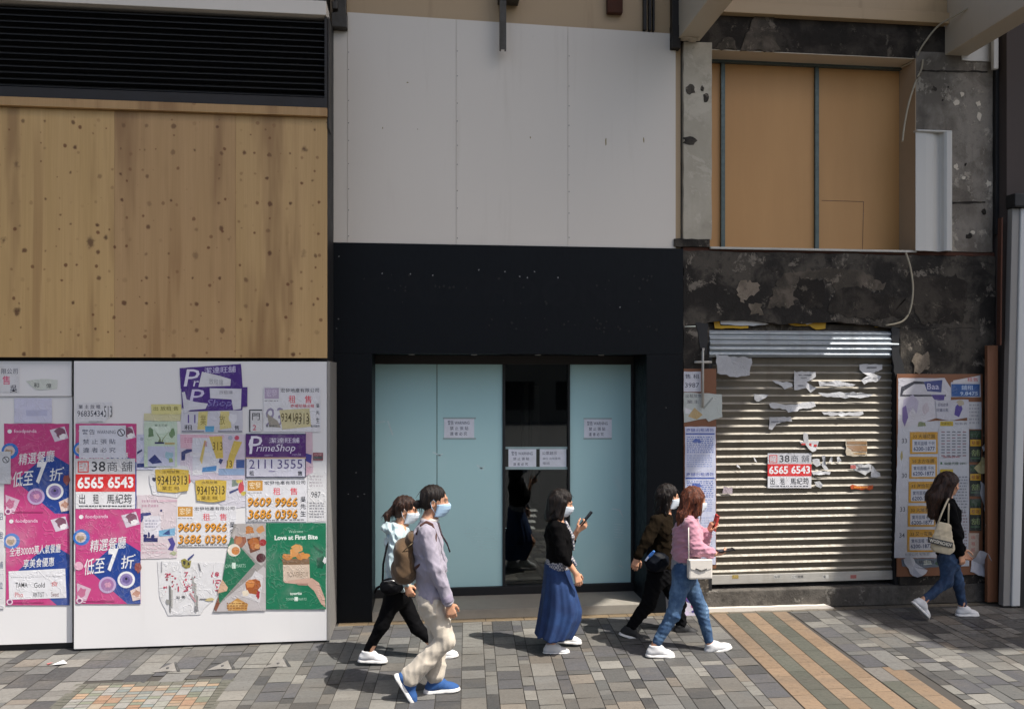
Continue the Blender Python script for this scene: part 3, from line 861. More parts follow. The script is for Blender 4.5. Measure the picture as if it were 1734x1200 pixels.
# thin white pipe left of the shutter
b = B(); X, Z = P(1190, 590, 8.36)
b.tube([(X + .015, 8.38, Z + .0), (X, 8.36, Z - .03), (X, 8.36, P(1190, 690, 8.36)[1])], .014, 8)
b.tube([(P(1176, 613, 8.36)[0], 8.36, P(1176, 613, 8.36)[1]), (P(1205, 613, 8.36)[0], 8.36, P(1205, 613, 8.36)[1])], .014, 8)
tag(b.build('bent_pipe', M_RAIL, loc=(X, 8.36, Z - .6)), 'thin white bent pipe beside the left end of the shutter', 'pipe')
# steel tray leaning on the side panel
xa, za = P(1549, 430, 8.37); xb, zb_ = P(1609, 226, 8.37)
b = B()
prof2 = [(0, -.02), (.12, -.018), (.22, -.005), (.27, .018), (.30, .022), (.315, .0), (.325, -.035), (.345, -.055), (.385, -.058), (.412, -.045), (.418, .03)]
n = len(prof2)
vs = [(xa + a_, 8.375 + d_, 3.90) for a_, d_ in prof2] + [(xa + a_, 8.375 + d_, zb_) for a_, d_ in prof2]
b.add(vs, [(i, i + 1, n + i + 1, n + i) for i in range(n - 1)])
b.box(xa, xa + .415, 8.33, 8.40, zb_, zb_ + .02, bev=.009)
tag(b.build('white_tray', M_TRAY, loc=(xa, 8.37, 3.9)), 'long dented white metal casing with a rolled edge, beside the boarded window', 'metal casing')
# cables
def cable(pxs, Y, lab, r=.0105, name='cable'):
    pts = [Vector((*P(px, py, Yc)[:1], Yc, P(px, py, Yc)[1])) for (px, py), Yc in zip(pxs, Y)]
    fine = []
    for i in range(len(pts) - 1):
        p0, p1, p2, p3 = pts[max(i - 1, 0)], pts[i], pts[i + 1], pts[min(i + 2, len(pts) - 1)]
        for k in range(5):
            t = k / 5
            fine.append(.5 * ((2 * p1) + (-p0 + p2) * t + (2 * p0 - 5 * p1 + 4 * p2 - p3) * t * t + (-p0 + 3 * p1 - 3 * p2 + p3) * t ** 3))
    fine.append(pts[-1])
    b = B(); b.tube(fine, r, 7)
    tag(b.build(name, M_WIRE, loc=tuple(pts[0])), lab, 'cable')
cable([(1526, 114), (1548, 102), (1562, 78), (1585, 48), (1608, 32), (1665, 0), (1700, -20)], [8.6, 8.45, 8.38, 8.34, 8.2, 7.9, 7.7], 'pale cable rising from the window corner to the right-hand beam')
cable([(1563, 101), (1560, 118), (1550, 140), (1538, 178), (1531, 215), (1528, 240)], [8.38, 8.38, 8.38, 8.36, 8.36, 8.36], 'pale cable dangling over the right reveal of the boarded window')
cable([(1534, 428), (1542, 455), (1546, 490), (1541, 525), (1528, 544), (1500, 551)], [8.36, 8.34, 8.34, 8.34, 8.36, 8.40], 'pale cable looping down the sooty wall to the shutter corner', .010)
b = B(); xa, za = P(1685, 68, 8.33); b.box(xa - .03, xa + .03, 8.31, 8.36, P(1685, 118, 8.33)[1], 6.5, bev=.012)
tag(b.build('conduit', M_TRAY, loc=(xa, 8.33, 5.9)), 'short white vertical conduit under the right-hand beam', 'conduit')
# neighbour on the right
b = B(); b.box(6.375, 9.0, 8.25, 8.9, 0, 7.2); b.box(6.60, 6.606, 8.246, 8.3, 4.5, 7.2)
tag(b.build('neighbour_wall', M_NEIGH, loc=(7, 8.3, 0)), 'dark brown wall of the next building at the right edge', 'wall')
PO = thing('metal_post', 'tall white and grey metal post with a black cap beside the terracotta board', 'post', (6.42, 8.2, 0))
sh = .025
xl = P(1690, 1020, 8.25)[0]
b = B(); b.box(xl, xl + .085, 8.17, 8.245, .02, 4.35, bev=.006, shx=sh); b.build('grey_face', M_POST2, PO)
b = B(); b.box(xl + .087, xl + .185, 8.15, 8.245, .02, 4.35, bev=.012, shx=sh); b.build('white_face', M_POST, PO)
b = B(); b.box(xl + .19, xl + .6, 8.17, 8.245, 0, 4.36, shx=sh); b.build('dark_side', M_DARK, PO)
b = B(); b.box(xl + .085, xl + .34, 8.10, 8.245, 4.355, 4.50, bev=.012); b.build('cap', M_DARK, PO)
b = B(); b.box(xl - .022, xl - .004, 8.19, 8.245, 2.86, 4.25, shx=sh * .5); b.build('side_strip', M_RUST, PO)
b = B(); b.box(6.185, 6.31, 8.30, 8.345, .03, 2.86, bev=.003)
tag(b.build('terracotta_board', M_MDF_EDGE, loc=(6.25, 8.32, 0)), 'narrow terracotta board standing left of the metal post', 'board')

# ================================================================== overhead: beams, and an added unseen slab shaped to shade the shops
for (x0, x1, z0, lab, m) in ((2.70, 2.945, 6.11, 'pale painted concrete beam running out over the pavement beside the white boarding', M_BEAM), (5.76, 6.03, 6.085, 'beige concrete beam running out over the pavement at the right of the boarded window', M_BEAM)):
    b = B(); b.box(x0, x1, 7.02, 8.42, z0, 7.0, bev=.01)
    if x0 < 4: b.prism(rag([(2.70, 6.12), (2.76, 6.1), (2.9, 6.095), (2.93, 6.12)], .01, .03, 4), 8.30, 8.40)
    tag(b.build('concrete_beam', m, loc=(x0, 8.4, z0)), lab, 'beam')
b = B()
ZS = 12.0
k_ = (ZS - 6.75) / 1.6
sh_ = lambda x, y: (x + .80 * k_, y - .57 * k_)
b.slab([(-14, 4.10), (7.73, 4.10), (8.55, 5.18), sh_(7.55, 7.05), sh_(7.80, 6.15), sh_(8.35, 4.5), (20, sh_(0, 4.5)[1]), (20, 9.2), (-14, 9.2)], ZS, ZS + .25)  # added out of view; outline notched to shape the shade on the shopfronts
tag(b.build('shade_slab', M_BEIGE, loc=(1, 7, ZS)), 'unseen slab added high above the shops, its notched edge shaped for the sun patch', 'slab')
# the far side of the street, seen only as reflections in the doors
OB = thing('apartment_building', 'plain grey apartment block on the far side of the street', 'building', (0, -30, 0))
b = B(); b.box(-18, 16, -40, -30, -.14, 9); b.build('wall', M_BLDG, OB)
w0 = None
for i in range(9):
    for k in range(3):
        x0, z0 = -14.5 + i * 3.2, .6 + k * 3.0
        if w0 is None:
            b = B(); b.box(x0, x0 + 1.9, -30.03, -29.98, z0, z0 + 1.7); w0 = b.build('window', M_WINDARK, OB); wx, wz = x0, z0
        else:
            q = w0.copy(); COL.objects.link(q); q.parent = OB; q.location = (x0 - wx, 0, z0 - wz)
# ================================================================== paper stuck to the place
EPS = .0005
PAPER = '#d6d6da'
def stick(name, label, cat, Y, lvl, outline, base, elems=(), group=None, ragged=0.0, seed=1, thick=.0006, curl=0.0):
    """one sheet of paper: outline and print are given where they stand on the wall plane Y"""
    yb = Y - .0022 * lvl - .001
    b = B()
    pts = px_poly(outline, yb)
    if ragged: pts = rag(pts, ragged, .05, seed)
    b.prism(pts, yb, yb + thick, lin(base))
    for k, e in enumerate(elems):
        ye = yb - EPS * (.6 + .12 * k)
        kind = e[0]
        if kind == 'rect':
            _, x0, y0, x1, y1, c = e
            b.sheet([P(x0, y0, ye), P(x1, y0, ye), P(x1, y1, ye), P(x0, y1, ye)], ye, lin(c))
        elif kind == 'poly':
            b.sheet(px_poly(e[1], ye), ye, lin(e[2]))
        elif kind == 'jag':
            _, cx, cy, rx, ry, c, sd = e
            X, Z = P(cx, cy, ye); s_ = abs(P(cx + 1, cy, ye)[0] - X)
            b.sheet(jag(X, Z, rx * s_, ry * s_, 11, .3, sd), ye, lin(c))
        elif kind == 'circ':
            _, cx, cy, r_, c = e
            X, Z = P(cx, cy, ye); s_ = abs(P(cx + 1, cy, ye)[0] - X)
            b.sheet([(X + r_ * s_ * math.cos(a * math.pi / 10), Z + r_ * s_ * math.sin(a * math.pi / 10)) for a in range(20)], ye, lin(c))
        elif kind == 'text':
            _, x0, y0, x1, y1, t, c = e[:7]
            bold = e[7] if len(e) > 7 else .012
            shear = e[8] if len(e) > 8 else 0
            rise = e[9] if len(e) > 9 else 0
            if not t.isascii(): bold = min(bold, .006)
            vs, fs = glyphs(t, bold, shear)
            xs = [v[0] for v in vs]; ys = [v[1] for v in vs]
            ax, ay = min(xs), min(ys); wx, wy = max(xs) - ax, max(max(ys) - ay, 1e-4)
            X0, Z1 = P(x0, y0, ye); X1, _ = P(x1, y0, ye); _, Z0 = P(x0, y1, ye)
            s_ = (X1 - X0) / max(1e-4, x1 - x0)
            b.add([(X0 + (v[0] - ax) / wx * (X1 - X0), ye, Z0 + (v[1] - ay) / wy * (Z1 - Z0) + (v[0] - ax) / wx * rise * s_) for v in vs], fs, lin(c))
        elif kind == 'lines':                            # small print too fine to read: rows of short dashes
            _, x0, y0, x1, y1, rows, c, sd = e
            rr_ = random.Random(sd)
            h_ = (y1 - y0) / rows
            for q in range(rows):
                x = x0
                while x < x1 - 1:
                    w_ = min(rr_.uniform(1.5, 5), x1 - x)
                    yy = y0 + q * h_
                    b.sheet([P(x, yy, ye), P(x + w_, yy, ye), P(x + w_, yy + h_ * .5, ye), P(x, yy + h_ * .5, ye)], ye, lin(c))
                    x += w_ + rr_.uniform(.8, 2)
    cx = sum(p[0] for p in pts) / len(pts); cz = sum(p[1] for p in pts) / len(pts)
    o = b.build(name, M_PRINT, loc=(cx, yb, cz))
    return tag(o, label, cat, group)
def R4(x0, y0, x1, y1): return [(x0, y0), (x1, y0), (x1, y1), (x0, y1)]
YA, YB, YH = 7.864, 7.799, 7.849
PINK, BLUE, WH = '#bd3f7c', '#1c3f8c', '#e4e4e6'
GP = 'flyposted sheets on the white hoarding'
# ---- left panel
stick('notice', 'white letting notice with one red character, cut off at the left', 'notice', YH, 1, R4(-20, 620, 33, 664), '#d2d2d4', [('text', 2, 624, 30, 633, '限公司', '#3a3f52'), ('text', 4, 636, 17, 651, '售', '#d0336a', .03), ('text', 17, 652, 29, 664, '吳', '#22273c', .02)], GP)
stick('paper_scrap', 'pale green paper scrap with two black marks high on the left panel', 'paper', YH, 1, [(44, 645), (70, 641), (98, 643), (96, 658), (60, 660)], '#c8cdc4', [('text', 57, 648, 66, 656, '和', '#2a2d2c'), ('text', 78, 649, 87, 657, '偉', '#2a2d2c'), ('rect', 71, 648, 73, 650, '#444')] if False else [('text', 57, 648, 66, 656, '和', '#2a2d2c'), ('text', 78, 649, 87, 657, '偉', '#2a2d2c')], GP, .003, 3)
stick('notice', 'washed out lilac sheet above the upper left pink poster', 'notice', YA, 2, R4(24, 674, 88, 716), '#c6c6da', [('rect', 44, 694, 80, 704, '#b4b5cf')], GP, .002, 4)
def pink_poster(x0, y0, x1, y1, Y, lvl, label, headline=True, clip=None, seed=1):
    w_, h_ = x1 - x0, y1 - y0
    def q(a, c): return (x0 + a * w_, y0 + c * h_)
    el = [('poly', [q(.62, .36), q(1, .56), q(1, 1), q(.80, 1), q(.18, .63), q(.62, .36)][:5], BLUE), ('poly', [q(.62, .36), q(1, .62), q(1, .45), q(.74, .34)], BLUE)]
    el += [('circ', *q(.0 + .09, .30), w_ * .13, '#2d6fc0'), ('circ', *q(.08, .30), w_ * .085, '#c8b7b4'), ('jag', *q(.07, .31), w_ * .05, w_ * .05, '#a0896f', 2)]
    el += [('poly', [q(.70, .07), q(.93, .03), q(.99, .16), q(.78, .2)], '#cfc4d2'), ('jag', *q(.86, .10), w_ * .08, w_ * .07, '#7b4f64', 5), ('jag', *q(.9, .14), w_ * .05, w_ * .05, '#e8e4e6', 6)]
    el += [('circ', *q(.085, .085), w_ * .034, WH), ('text', *q(.15, .062), *q(.5, .112), 'foodpanda', '#e9c9dc', .01)]
    rr_ = random.Random(seed)
    for k in range(16):
        a, c = rr_.uniform(.1, .65), rr_.uniform(.15, .32)
        el.append(('rect', *q(a, c), *q(a + .012, c + .008), '#d77aa6'))
    if headline:
        el += [('text', *q(.22, .33), *q(.78, .46), '精選餐廳', WH, .035, .12, w_ * .06), ('text', *q(.13, .53), *q(.45, .70), '低至', WH, .04, .12, w_ * .03), ('text', *q(.49, .42), *q(.66, .66), '7', WH, .05, .15), ('text', *q(.70, .49), *q(.90, .63), '折', WH, .04, .1), ('circ', *q(.91, .485), w_ * .012, WH)]
        el += [('circ', *q(.49, .80), w_ * .135, '#b9a2c8'), ('circ', *q(.49, .80), w_ * .10, '#9d6f9f'), ('jag', *q(.5, .8), w_ * .06, w_ * .05, '#c98fae', 7), ('circ', *q(.78, .745), w_ * .135, WH), ('circ', *q(.78, .745), w_ * .10, '#8d7fb0'), ('circ', *q(.78, .745), w_ * .06, '#6a5c94'), ('circ', *q(.78, .735), w_ * .02, '#1d1d33')]
        el += [('poly', [q(.02, .78), q(.24, .84), q(.15, .99), q(.03, .97)], '#cdb1c2'), ('jag', *q(.09, .88), w_ * .07, w_ * .08, '#b9678a', 8), ('poly', [q(.84, .86), q(.99, .81), q(1, .95), q(.88, .97)], '#d9c6c0'), ('jag', *q(.94, .89), w_ * .06, w_ * .055, '#b98d7b', 9), ('circ', *q(.05, .60), w_ * .07, '#d9a9bd'), ('jag', *q(.965, .62), w_ * .05, w_ * .09, '#8d4b48', 10)]
    else:
        el += [('text', *q(.06, .37), *q(.86, .47), '全港30000萬人氣餐廳', WH, .02, .1, w_ * .05), ('text', *q(.27, .50), *q(.76, .60), '享美食優惠', WH, .03, .1, w_ * .03)]
        el += [('poly', [q(.04, .63), q(.93, .60), q(.95, .92), q(.05, .94)], '#dcdce0')]
        for k, (a, c, wd, col, t) in enumerate(((.15, .755, .19, '#3b3b3d', 'TAMA'), (.44, .755, .17, '#3a3a3c', 'Gold'), (.70, .74, .12, '#c0666a', '食'), (.14, .86, .13, '#c0666a', 'Pho'), (.42, .86, .18, '#6f6f73', 'ARTIST'), (.71, .855, .12, '#8a6f72', 'Sweet'))):
            el.append(('text', *q(a, c), *q(a + wd, c + .055), t, col, .01))
        el += [('text', *q(.08, .69), *q(.85, .705), 'selected restaurants only', '#8b8b90', 0)]
    el += [('circ', *q(.06, .965), w_ * .05, '#e0c7d6'), ('circ', *q(.06, .965), w_ * .03, '#7d3a6a')]
    el += [('rect', *q(.12, .965), *q(.6, .975), '#a2336a')]
    return stick('poster', label, 'poster', Y, lvl, clip or R4(x0, y0, x1, y1), PINK, el, GP, .0015, seed)
pink_poster(7, 717, 117, 871, YA, 1, 'upper pink and blue food delivery poster on the left recessed panel', True, None, 1)
pink_poster(10, 869, 118, 1024, YA, 2, 'pink poster with a white card of restaurant logos on the left recessed panel', False, None, 2)
stick('notice', 'grey notice with a no symbol cut off at the left picture edge', 'notice', YA, 3, R4(-20, 764, 18, 819), '#c3c5ca', [('circ', 10, 778, 6, '#4a4a50'), ('circ', 10, 778, 4.6, '#c3c5ca'), ('poly', [(6, 774), (7, 773), (14, 782), (13, 783)], '#4a4a50')], GP)
stick('notice', 'narrow white strip of vertical small print at the left picture edge', 'notice', YA, 3, R4(-20, 860, 7, 1030), '#d0d0d2', [('text', -4, 868, 5, 880, '招', '#4d5873'), ('text', -4, 900, 5, 912, '租', '#4d5873'), ('text', -4, 950, 5, 962, '舖', '#4d5873'), ('text', -4, 985, 5, 997, '位', '#4d5873')], GP)
# ---- right panel, left column
stick('notice', 'torn white letting slip reading 96835434 on the hoarding seam', 'notice', YB, 2, [(130, 683), (190, 680), (191, 699), (178, 714), (130, 715)], '#d4d4d8', [('text', 133, 685, 170, 692, '業 主 放 租', '#2b2f4a'), ('text', 131, 695, 175, 705, '96835434', '#3c3f4c', .004), ('text', 176, 687, 190, 706, '513', '#4a4d52', .0), ('rect', 150, 713, 174, 714, '#77777c')], GP, .003, 5)
pink_poster(128, 717, 231, 862, YB, 1, 'pink and blue poster mostly hidden under the warning and letting signs', False, None, 3)
def warn(x0, y0, x1, y1, Y, lvl, label, extra=True, group=None, paper='#ced0da', ink='#5b6070'):
    w_, h_ = x1 - x0, y1 - y0
    def q(a, c): return (x0 + a * w_, y0 + c * h_)
    el = [('text', *q(.06, .12), *q(.34, .28), '警告', ink, .015), ('text', *q(.38, .15), *q(.78, .26), 'WARNING', ink, .0), ('text', *q(.08, .42), *q(.78, .58), '禁 止 張 貼', ink, .015), ('text', *q(.08, .68), *q(.78, .84), '違 者 必 究', ink, .015)]
    if extra: el += [('circ', *q(.90, .22), h_ * .12, '#3d3e44'), ('circ', *q(.90, .22), h_ * .09, paper), ('poly', [q(.85, .13), q(.87, .12), q(.95, .30), q(.93, .31)], '#3d3e44')]
    return stick('notice', label, 'notice', Y, lvl, R4(x0, y0, x1, y1), paper, el, group, .0012, int(x0))
warn(134, 720, 213, 775, YB, 2, 'white post no bills warning notice above the 38 letting sign', True, GP)
def sign38(x0, y0, x1, y1, Y, lvl, label, grp=None):
    w_, h_ = x1 - x0, y1 - y0
    def q(a, c): return (x0 + a * w_, y0 + c * h_)
    el = [('rect', *q(0, 0), *q(1, .31), '#bfc0c4'), ('rect', *q(.0, .31), *q(1, .66), '#cf2a2c'), ('rect', *q(.035, .05), *q(.22, .28), '#c23a3c'), ('rect', *q(.055, .075), *q(.2, .255), '#bfc0c4'), ('text', *q(.065, .09), *q(.19, .24), '三八', '#c23a3c', .02), ('text', *q(.27, .06), *q(.50, .26), '38', '#22242c', .008), ('text', *q(.53, .06), *q(.95, .26), '商 舖', '#44474f', .0),
          ('text', *q(.03, .37), *q(.97, .60), '6565 6543', '#e9e9ea', .03), ('text', *q(.06, .71), *q(.16, .90), '出', '#33353b', .02), ('text', *q(.29, .71), *q(.39, .90), '租', '#33353b', .02), ('text', *q(.52, .71), *q(.94, .90), '馬紀筠', '#2a2c33', .02), ('lines', *q(.06, .93), *q(.94, .99), 1, '#55575d', 4)]
    return stick('letting_sign', label, 'letting sign', Y, lvl, R4(x0, y0, x1, y1), '#dadadd', el, grp, .001, int(x0))
sign38(124 + 4, 776, 229, 861, YB, 3, 'white and red letting sign reading 38 and 6565 6543 on the white hoarding')
pink_poster(128, 861, 238, 1022, YB, 2, 'large pink and blue food poster low on the hoarding, right of the seam', True, None, 4)
# ---- middle cluster
stick('leaflet', 'pale blue leaflet with a navy band behind the mint leaflet', 'leaflet', YB, 1, R4(231, 735, 305, 795), '#c3c6da', [('rect', 232, 784, 277, 791, '#27356f'), ('poly', [(232, 765), (240, 760), (241, 763), (232, 769)], '#2b356a'), ('poly', [(236, 782), (262, 742), (264, 744), (240, 784)], '#a9afcf'), ('circ', 240, 743, 3, '#9ea2b5')], GP, .002, 6)
stick('slip', 'upper of the two yellow paper slips left of the purple signs', 'slip', YB, 2, R4(256, 684, 307, 701), '#cfc98a', [('text', 260, 688, 302, 695, '出 放租 售', '#7b7638')], GP, .002, 7)
stick('slip', 'lower yellow paper slip, blank and faded, above the mint leaflet', 'slip', YB, 1, [(244, 700), (306, 699), (306, 712), (280, 713), (244, 712)], '#c9c49a', [], GP, .002, 8)
stick('leaflet', 'mint green leaflet with a small tree drawing and navy diamond', 'leaflet', YB, 3, R4(244, 713, 300, 790), '#b9ccb9', [('rect', 250, 755, 296, 789, '#b8bcd2'), ('jag', 255, 732, 5, 9, '#5f7d5a', 3), ('jag', 292, 732, 5, 9, '#6c8a63', 4), ('jag', 273, 726, 15, 7, '#c9d8c9', 5), ('text', 262, 718, 283, 722, '樂活花園', '#4d6b4c'), ('poly', [(262, 728), (272, 742), (273, 750), (267, 750), (270, 742)], '#6d7a52'), ('poly', [(288, 728), (276, 742), (276, 748), (273, 748)], '#7d8a52'), ('rect', 262, 748, 278, 751, '#2f2f5c'), ('rect', 279, 749, 296, 752, '#b3a165'), ('poly', [(251, 779), (262, 769), (275, 783), (258, 785)], '#323a72'), ('jag', 286, 771, 6, 8, '#93b6c4', 2), ('jag', 289, 779, 4, 4, '#8fa36d', 3)], GP, .002, 9)
PUR = '#47277c'
stick('letting_sign', 'topmost tilted purple letting sign with a torn white patch', 'letting sign', YB, 2, [(304, 623), (408, 616), (411, 656), (306, 658)], PUR, [('text', 311, 625, 338, 654, 'P', '#d9d6e6', .0, .15), ('text', 327, 641, 342, 654, 'ri', '#d9d6e6', .0, .15), ('text', 346, 622, 399, 633, '潔達旺舖', '#c9c5de', .01, 0, 3), ('poly', [(342, 629), (372, 636), (391, 642), (390, 653), (336, 655)], '#cfcfd3'), ('text', 354, 640, 378, 650, '放租讓', '#8d8d95', 0, 0, -3)], GP, .001, 10)
stick('letting_sign', 'second purple letting sign, half covered with torn white paper', 'letting sign', YB, 3, [(307, 656), (419, 655), (419, 688), (411, 688), (410, 694), (320, 696), (308, 690)], '#46277a', [('text', 320, 659, 346, 684, 'P', '#c9c2de', 0, .15), ('text', 350, 676, 393, 691, 'Shop', '#8d86b8', 0, .2), ('poly', [(355, 657), (409, 658), (408, 692), (395, 694), (392, 676), (356, 674)], '#cdcdd4'), ('text', 371, 661, 394, 667, '放租讓', '#85858f'), ('poly', [(308, 664), (313, 663), (316, 676), (330, 680), (352, 683), (348, 692), (322, 694), (312, 700)], '#c9cad2'), ('text', 354, 677, 392, 691, 'eSny', '#584a92', .0, .2)], GP, .001, 11)
stick('letting_sign', 'torn white and yellow lower part of the stacked purple signs', 'letting sign', YB, 2, [(307, 697), (411, 694), (411, 732), (307, 732)], '#c2c2cc', [('rect', 307, 730, 346, 732, '#4a4f60'), ('rect', 369, 729, 411, 731, '#4a4f60'), ('poly', [(336, 697), (352, 695), (350, 727), (334, 727)], '#c9be7d'), ('poly', [(373, 696), (388, 694), (392, 724), (372, 727)], '#cbbf80'), ('text', 339, 702, 349, 720, '業主', '#8d8348'), ('text', 357, 697, 369, 705, '5', '#333'), ('text', 371, 702, 381, 719, '放', '#8d8348'), ('poly', [(347, 721), (363, 721), (362, 732), (348, 732)], '#5b9ec4'), ('text', 312, 719, 326, 728, '租', '#33353d'), ('text', 397, 720, 405, 728, '售', '#33353d'), ('text', 318, 702, 331, 716, '11', '#56408f', 0), ('text', 399, 705, 405, 715, '5', '#56408f', 0), ('jag', 394, 706, 6, 12, '#d2d2d8', 2)] if False else [('poly', [(336, 697), (352, 696), (350, 727), (334, 727)], '#c9be7d'), ('poly', [(373, 696), (388, 696), (392, 724), (372, 727)], '#cbbf80'), ('text', 339, 702, 349, 720, '業', '#8d8348'), ('text', 371, 702, 381, 719, '放', '#8d8348'), ('poly', [(347, 721), (363, 721), (362, 731), (348, 731)], '#5b9ec4'), ('text', 312, 719, 326, 728, '租', '#33353d'), ('text', 397, 720, 405, 728, '售', '#33353d'), ('text', 318, 702, 331, 716, '11', '#56408f', 0), ('jag', 394, 708, 6, 10, '#d2d2d8', 2), ('rect', 308, 729.5, 346, 731, '#4a4f60'), ('rect', 369, 729.5, 410, 731, '#4a4f60')], GP, .001, 12)
stick('notice', 'small framed notice with a black character left of the upper letting notice', 'notice', YB, 3, R4(422, 693, 444, 731), '#cdcdcf', [('rect', 422, 693, 444, 695, '#2d3038'), ('rect', 422, 695, 424, 731, '#2d3038'), ('text', 427, 699, 440, 711, '門', '#26282f', .05), ('text', 428, 719, 434, 728, '2', '#c2455c')], GP)
def lease(x0, y0, x1, y1, Y, lvl, label, nums=True, dim=1.0, logo='#c58f3a', over=None):
    w_, h_ = x1 - x0, y1 - y0
    def q(a, c): return (x0 + a * w_, y0 + c * h_)
    el = [('rect', *q(.02, .02), *q(.27, .26), logo), ('text', *q(.05, .05), *q(.24, .22), '宏發', '#e6d9bb' if nums else '#c9bed0', .01), ('text', *q(.30, .03), *q(.97, .12), '宏發地產有限公司', '#2e3038', .012), ('text', *q(.44, .19), *q(.56, .36), '租', '#d63a4c', .02), ('text', *q(.72, .19), *q(.84, .36), '售', '#d63a4c', .02), ('lines', *q(.02, .30), *q(.26, .33), 1, '#77777c', 2)]
    if nums:
        for (a, c, a2, c2, t) in ((.02, .42, .41, .64, '9609'), (.47, .42, .84, .64, '9966'), (.02, .71, .41, .93, '3686'), (.47, .71, .84, .93, '0396')):
            el.append(('text', *q(a + .008, c + .02), *q(a2 + .008, c2 + .02), t, '#4a3517', .035, .15))
            el.append(('text', *q(a, c), *q(a2, c2), t, '#d9952e', .02, .15))
        for k, ch in enumerate('吳先生'): el.append(('text', *q(.89, .40 + .17 * k), *q(.98, .53 + .17 * k), ch, '#26282f', .015))
        el.append(('text', *q(.02, .955), *q(.95, .995), '商舖放租 專營買賣 租售 電話查詢', '#3a3c42', 0))
    if over: el += over
    return stick('letting_notice', label, 'letting notice', Y, lvl, R4(x0, y0, x1, y1), PAPER, el, 'letting notices with red characters on the hoarding', .0012, int(x0))
lease(446, 655, 543, 731, YB, 2, 'topmost letting notice, its lower half covered by a torn yellow slip', False, 1, '#a99bb4', [('text', 492, 684, 532, 690, '商場地舖出租', '#c23f4c', .01), ('text', 450, 690, 480, 722, '93', '#8d86a0', 0, .2), ('poly', [(452, 700), (470, 712), (476, 724), (456, 722)], '#9a9488'), ('poly', [(473, 694), (524, 691), (527, 722), (478, 727)], '#c6bd93'), ('text', 476, 699, 523, 714, '93419313', '#5c5230', .005), ('text', 498, 706, 524, 718, '9313', '#50472c', 0), ('text', 535, 683, 541, 690, '吳', '#33353c'), ('text', 535, 695, 541, 702, '先', '#33353c'), ('text', 535, 707, 541, 716, '生', '#33353c'), ('text', 526, 719, 541, 723, '電話查詢', '#3a3c42', 0), ('text', 450, 719, 470, 723, '專營舖位', '#4a4c52', 0)])
stick('leaflet', 'pale pink leaflet with navy band and torn yellow strips below the purple signs', 'leaflet', YB, 1, R4(305, 735, 415, 812), '#c9bfcd', [('poly', [(305, 735), (380, 737), (378, 742), (326, 744), (324, 760), (306, 758)], '#d2acbb'), ('rect', 326, 741, 372, 800, '#cbcdd6'), ('poly', [(307, 765), (316, 760), (325, 760), (325, 764), (314, 768), (313, 779), (307, 779)], '#343a72'), ('rect', 322, 766, 360, 772, '#d6d6dc'), ('poly', [(338, 778), (346, 745), (349, 746), (342, 786)], '#ccb768'), ('poly', [(354, 739), (376, 738), (378, 775), (366, 776)], '#d0b75a'), ('text', 360, 748, 377, 762, '313', '#6a5a22', .005, .0), ('poly', [(396, 746), (410, 748), (398, 775), (392, 800), (380, 800), (388, 770)], '#cdb458'), ('text', 384, 779, 393, 791, '13', '#6a5a22'), ('circ', 390, 741, 4, '#9fa6b8'), ('circ', 401, 741, 4, '#c25068'), ('poly', [(343, 791), (367, 788), (366, 797), (342, 799)], '#4f86bb'), ('rect', 400, 778, 414, 792, '#3c5690'), ('rect', 370, 793, 414, 804, '#8fa6c6'), ('jag', 333, 800, 10, 5, '#dcdce0', 3), ('poly', [(372, 776), (378, 778), (374, 786), (370, 782)], '#39406e'), ('text', 345, 747, 351, 756, '賞', '#b5647a', 0), ('lines', 312, 741, 326, 750, 3, '#c08aa0', 2)], GP, .002, 13)
stick('letting_sign', 'intact purple and white letting sign reading 2111 3555', 'letting sign', YB, 4, R4(416, 734, 518, 808), '#c9c9d6', [('rect', 416, 734, 518, 736, '#2b2650'), ('rect', 416, 736, 518, 774, '#52246f'), ('rect', 416, 774, 518, 776, '#c9ab8a'), ('rect', 416, 776, 417.5, 808, '#3a3d55'), ('rect', 516.5, 776, 518, 808, '#3a3d55'), ('rect', 416, 806.5, 518, 808, '#3a3d55'), ('text', 422, 738, 444, 768, 'P', '#e2dfec', .0, .1), ('text', 434, 752, 500, 768, 'rimeShop', '#e2dfec', .0, .25), ('poly', [(421, 752), (423, 744), (430, 738), (431, 740), (425, 746), (423, 754), (426, 760), (423, 760)], '#e2dfec'), ('text', 456, 741, 507, 750, '潔達旺舖', '#d5d1e2', .015), ('text', 422, 778, 461, 793, '2111', '#3c2c70', -.005), ('text', 470, 778, 512, 793, '3555', '#3c2c70', -.005), ('text', 422, 797, 430, 805, '租', '#2c2e38', .02), ('text', 504, 797, 512, 805, '售', '#2c2e38', .02), ('rect', 455, 797, 466, 798, '#6d62a0'), ('text', 448, 769, 462, 772, '旺舖專門店', '#b8a8cc', 0), ('text', 494, 767, 510, 771, '.com.hk', '#b8a8cc', 0)], GP)
stick('paper_scrap', 'strip of pink and navy paper sticking out right of the purple letting sign', 'paper', YB, 1, [(517, 731), (529, 732), (530, 800), (517, 806)], '#cbb2bd', [('poly', [(518, 767), (528, 770), (527, 785), (518, 780)], '#44408c'), ('rect', 519, 790, 526, 800, '#c9a3b2')], GP, .003, 14)
stick('sticker', 'small red and black sticker near the right edge of the hoarding', 'sticker', YB, 2, R4(530, 766, 547, 779), '#8a4a52', [('rect', 531, 772, 546, 777, '#55585a'), ('text', 532, 767, 545, 771, '代理', '#c9a3a6', 0)], GP)
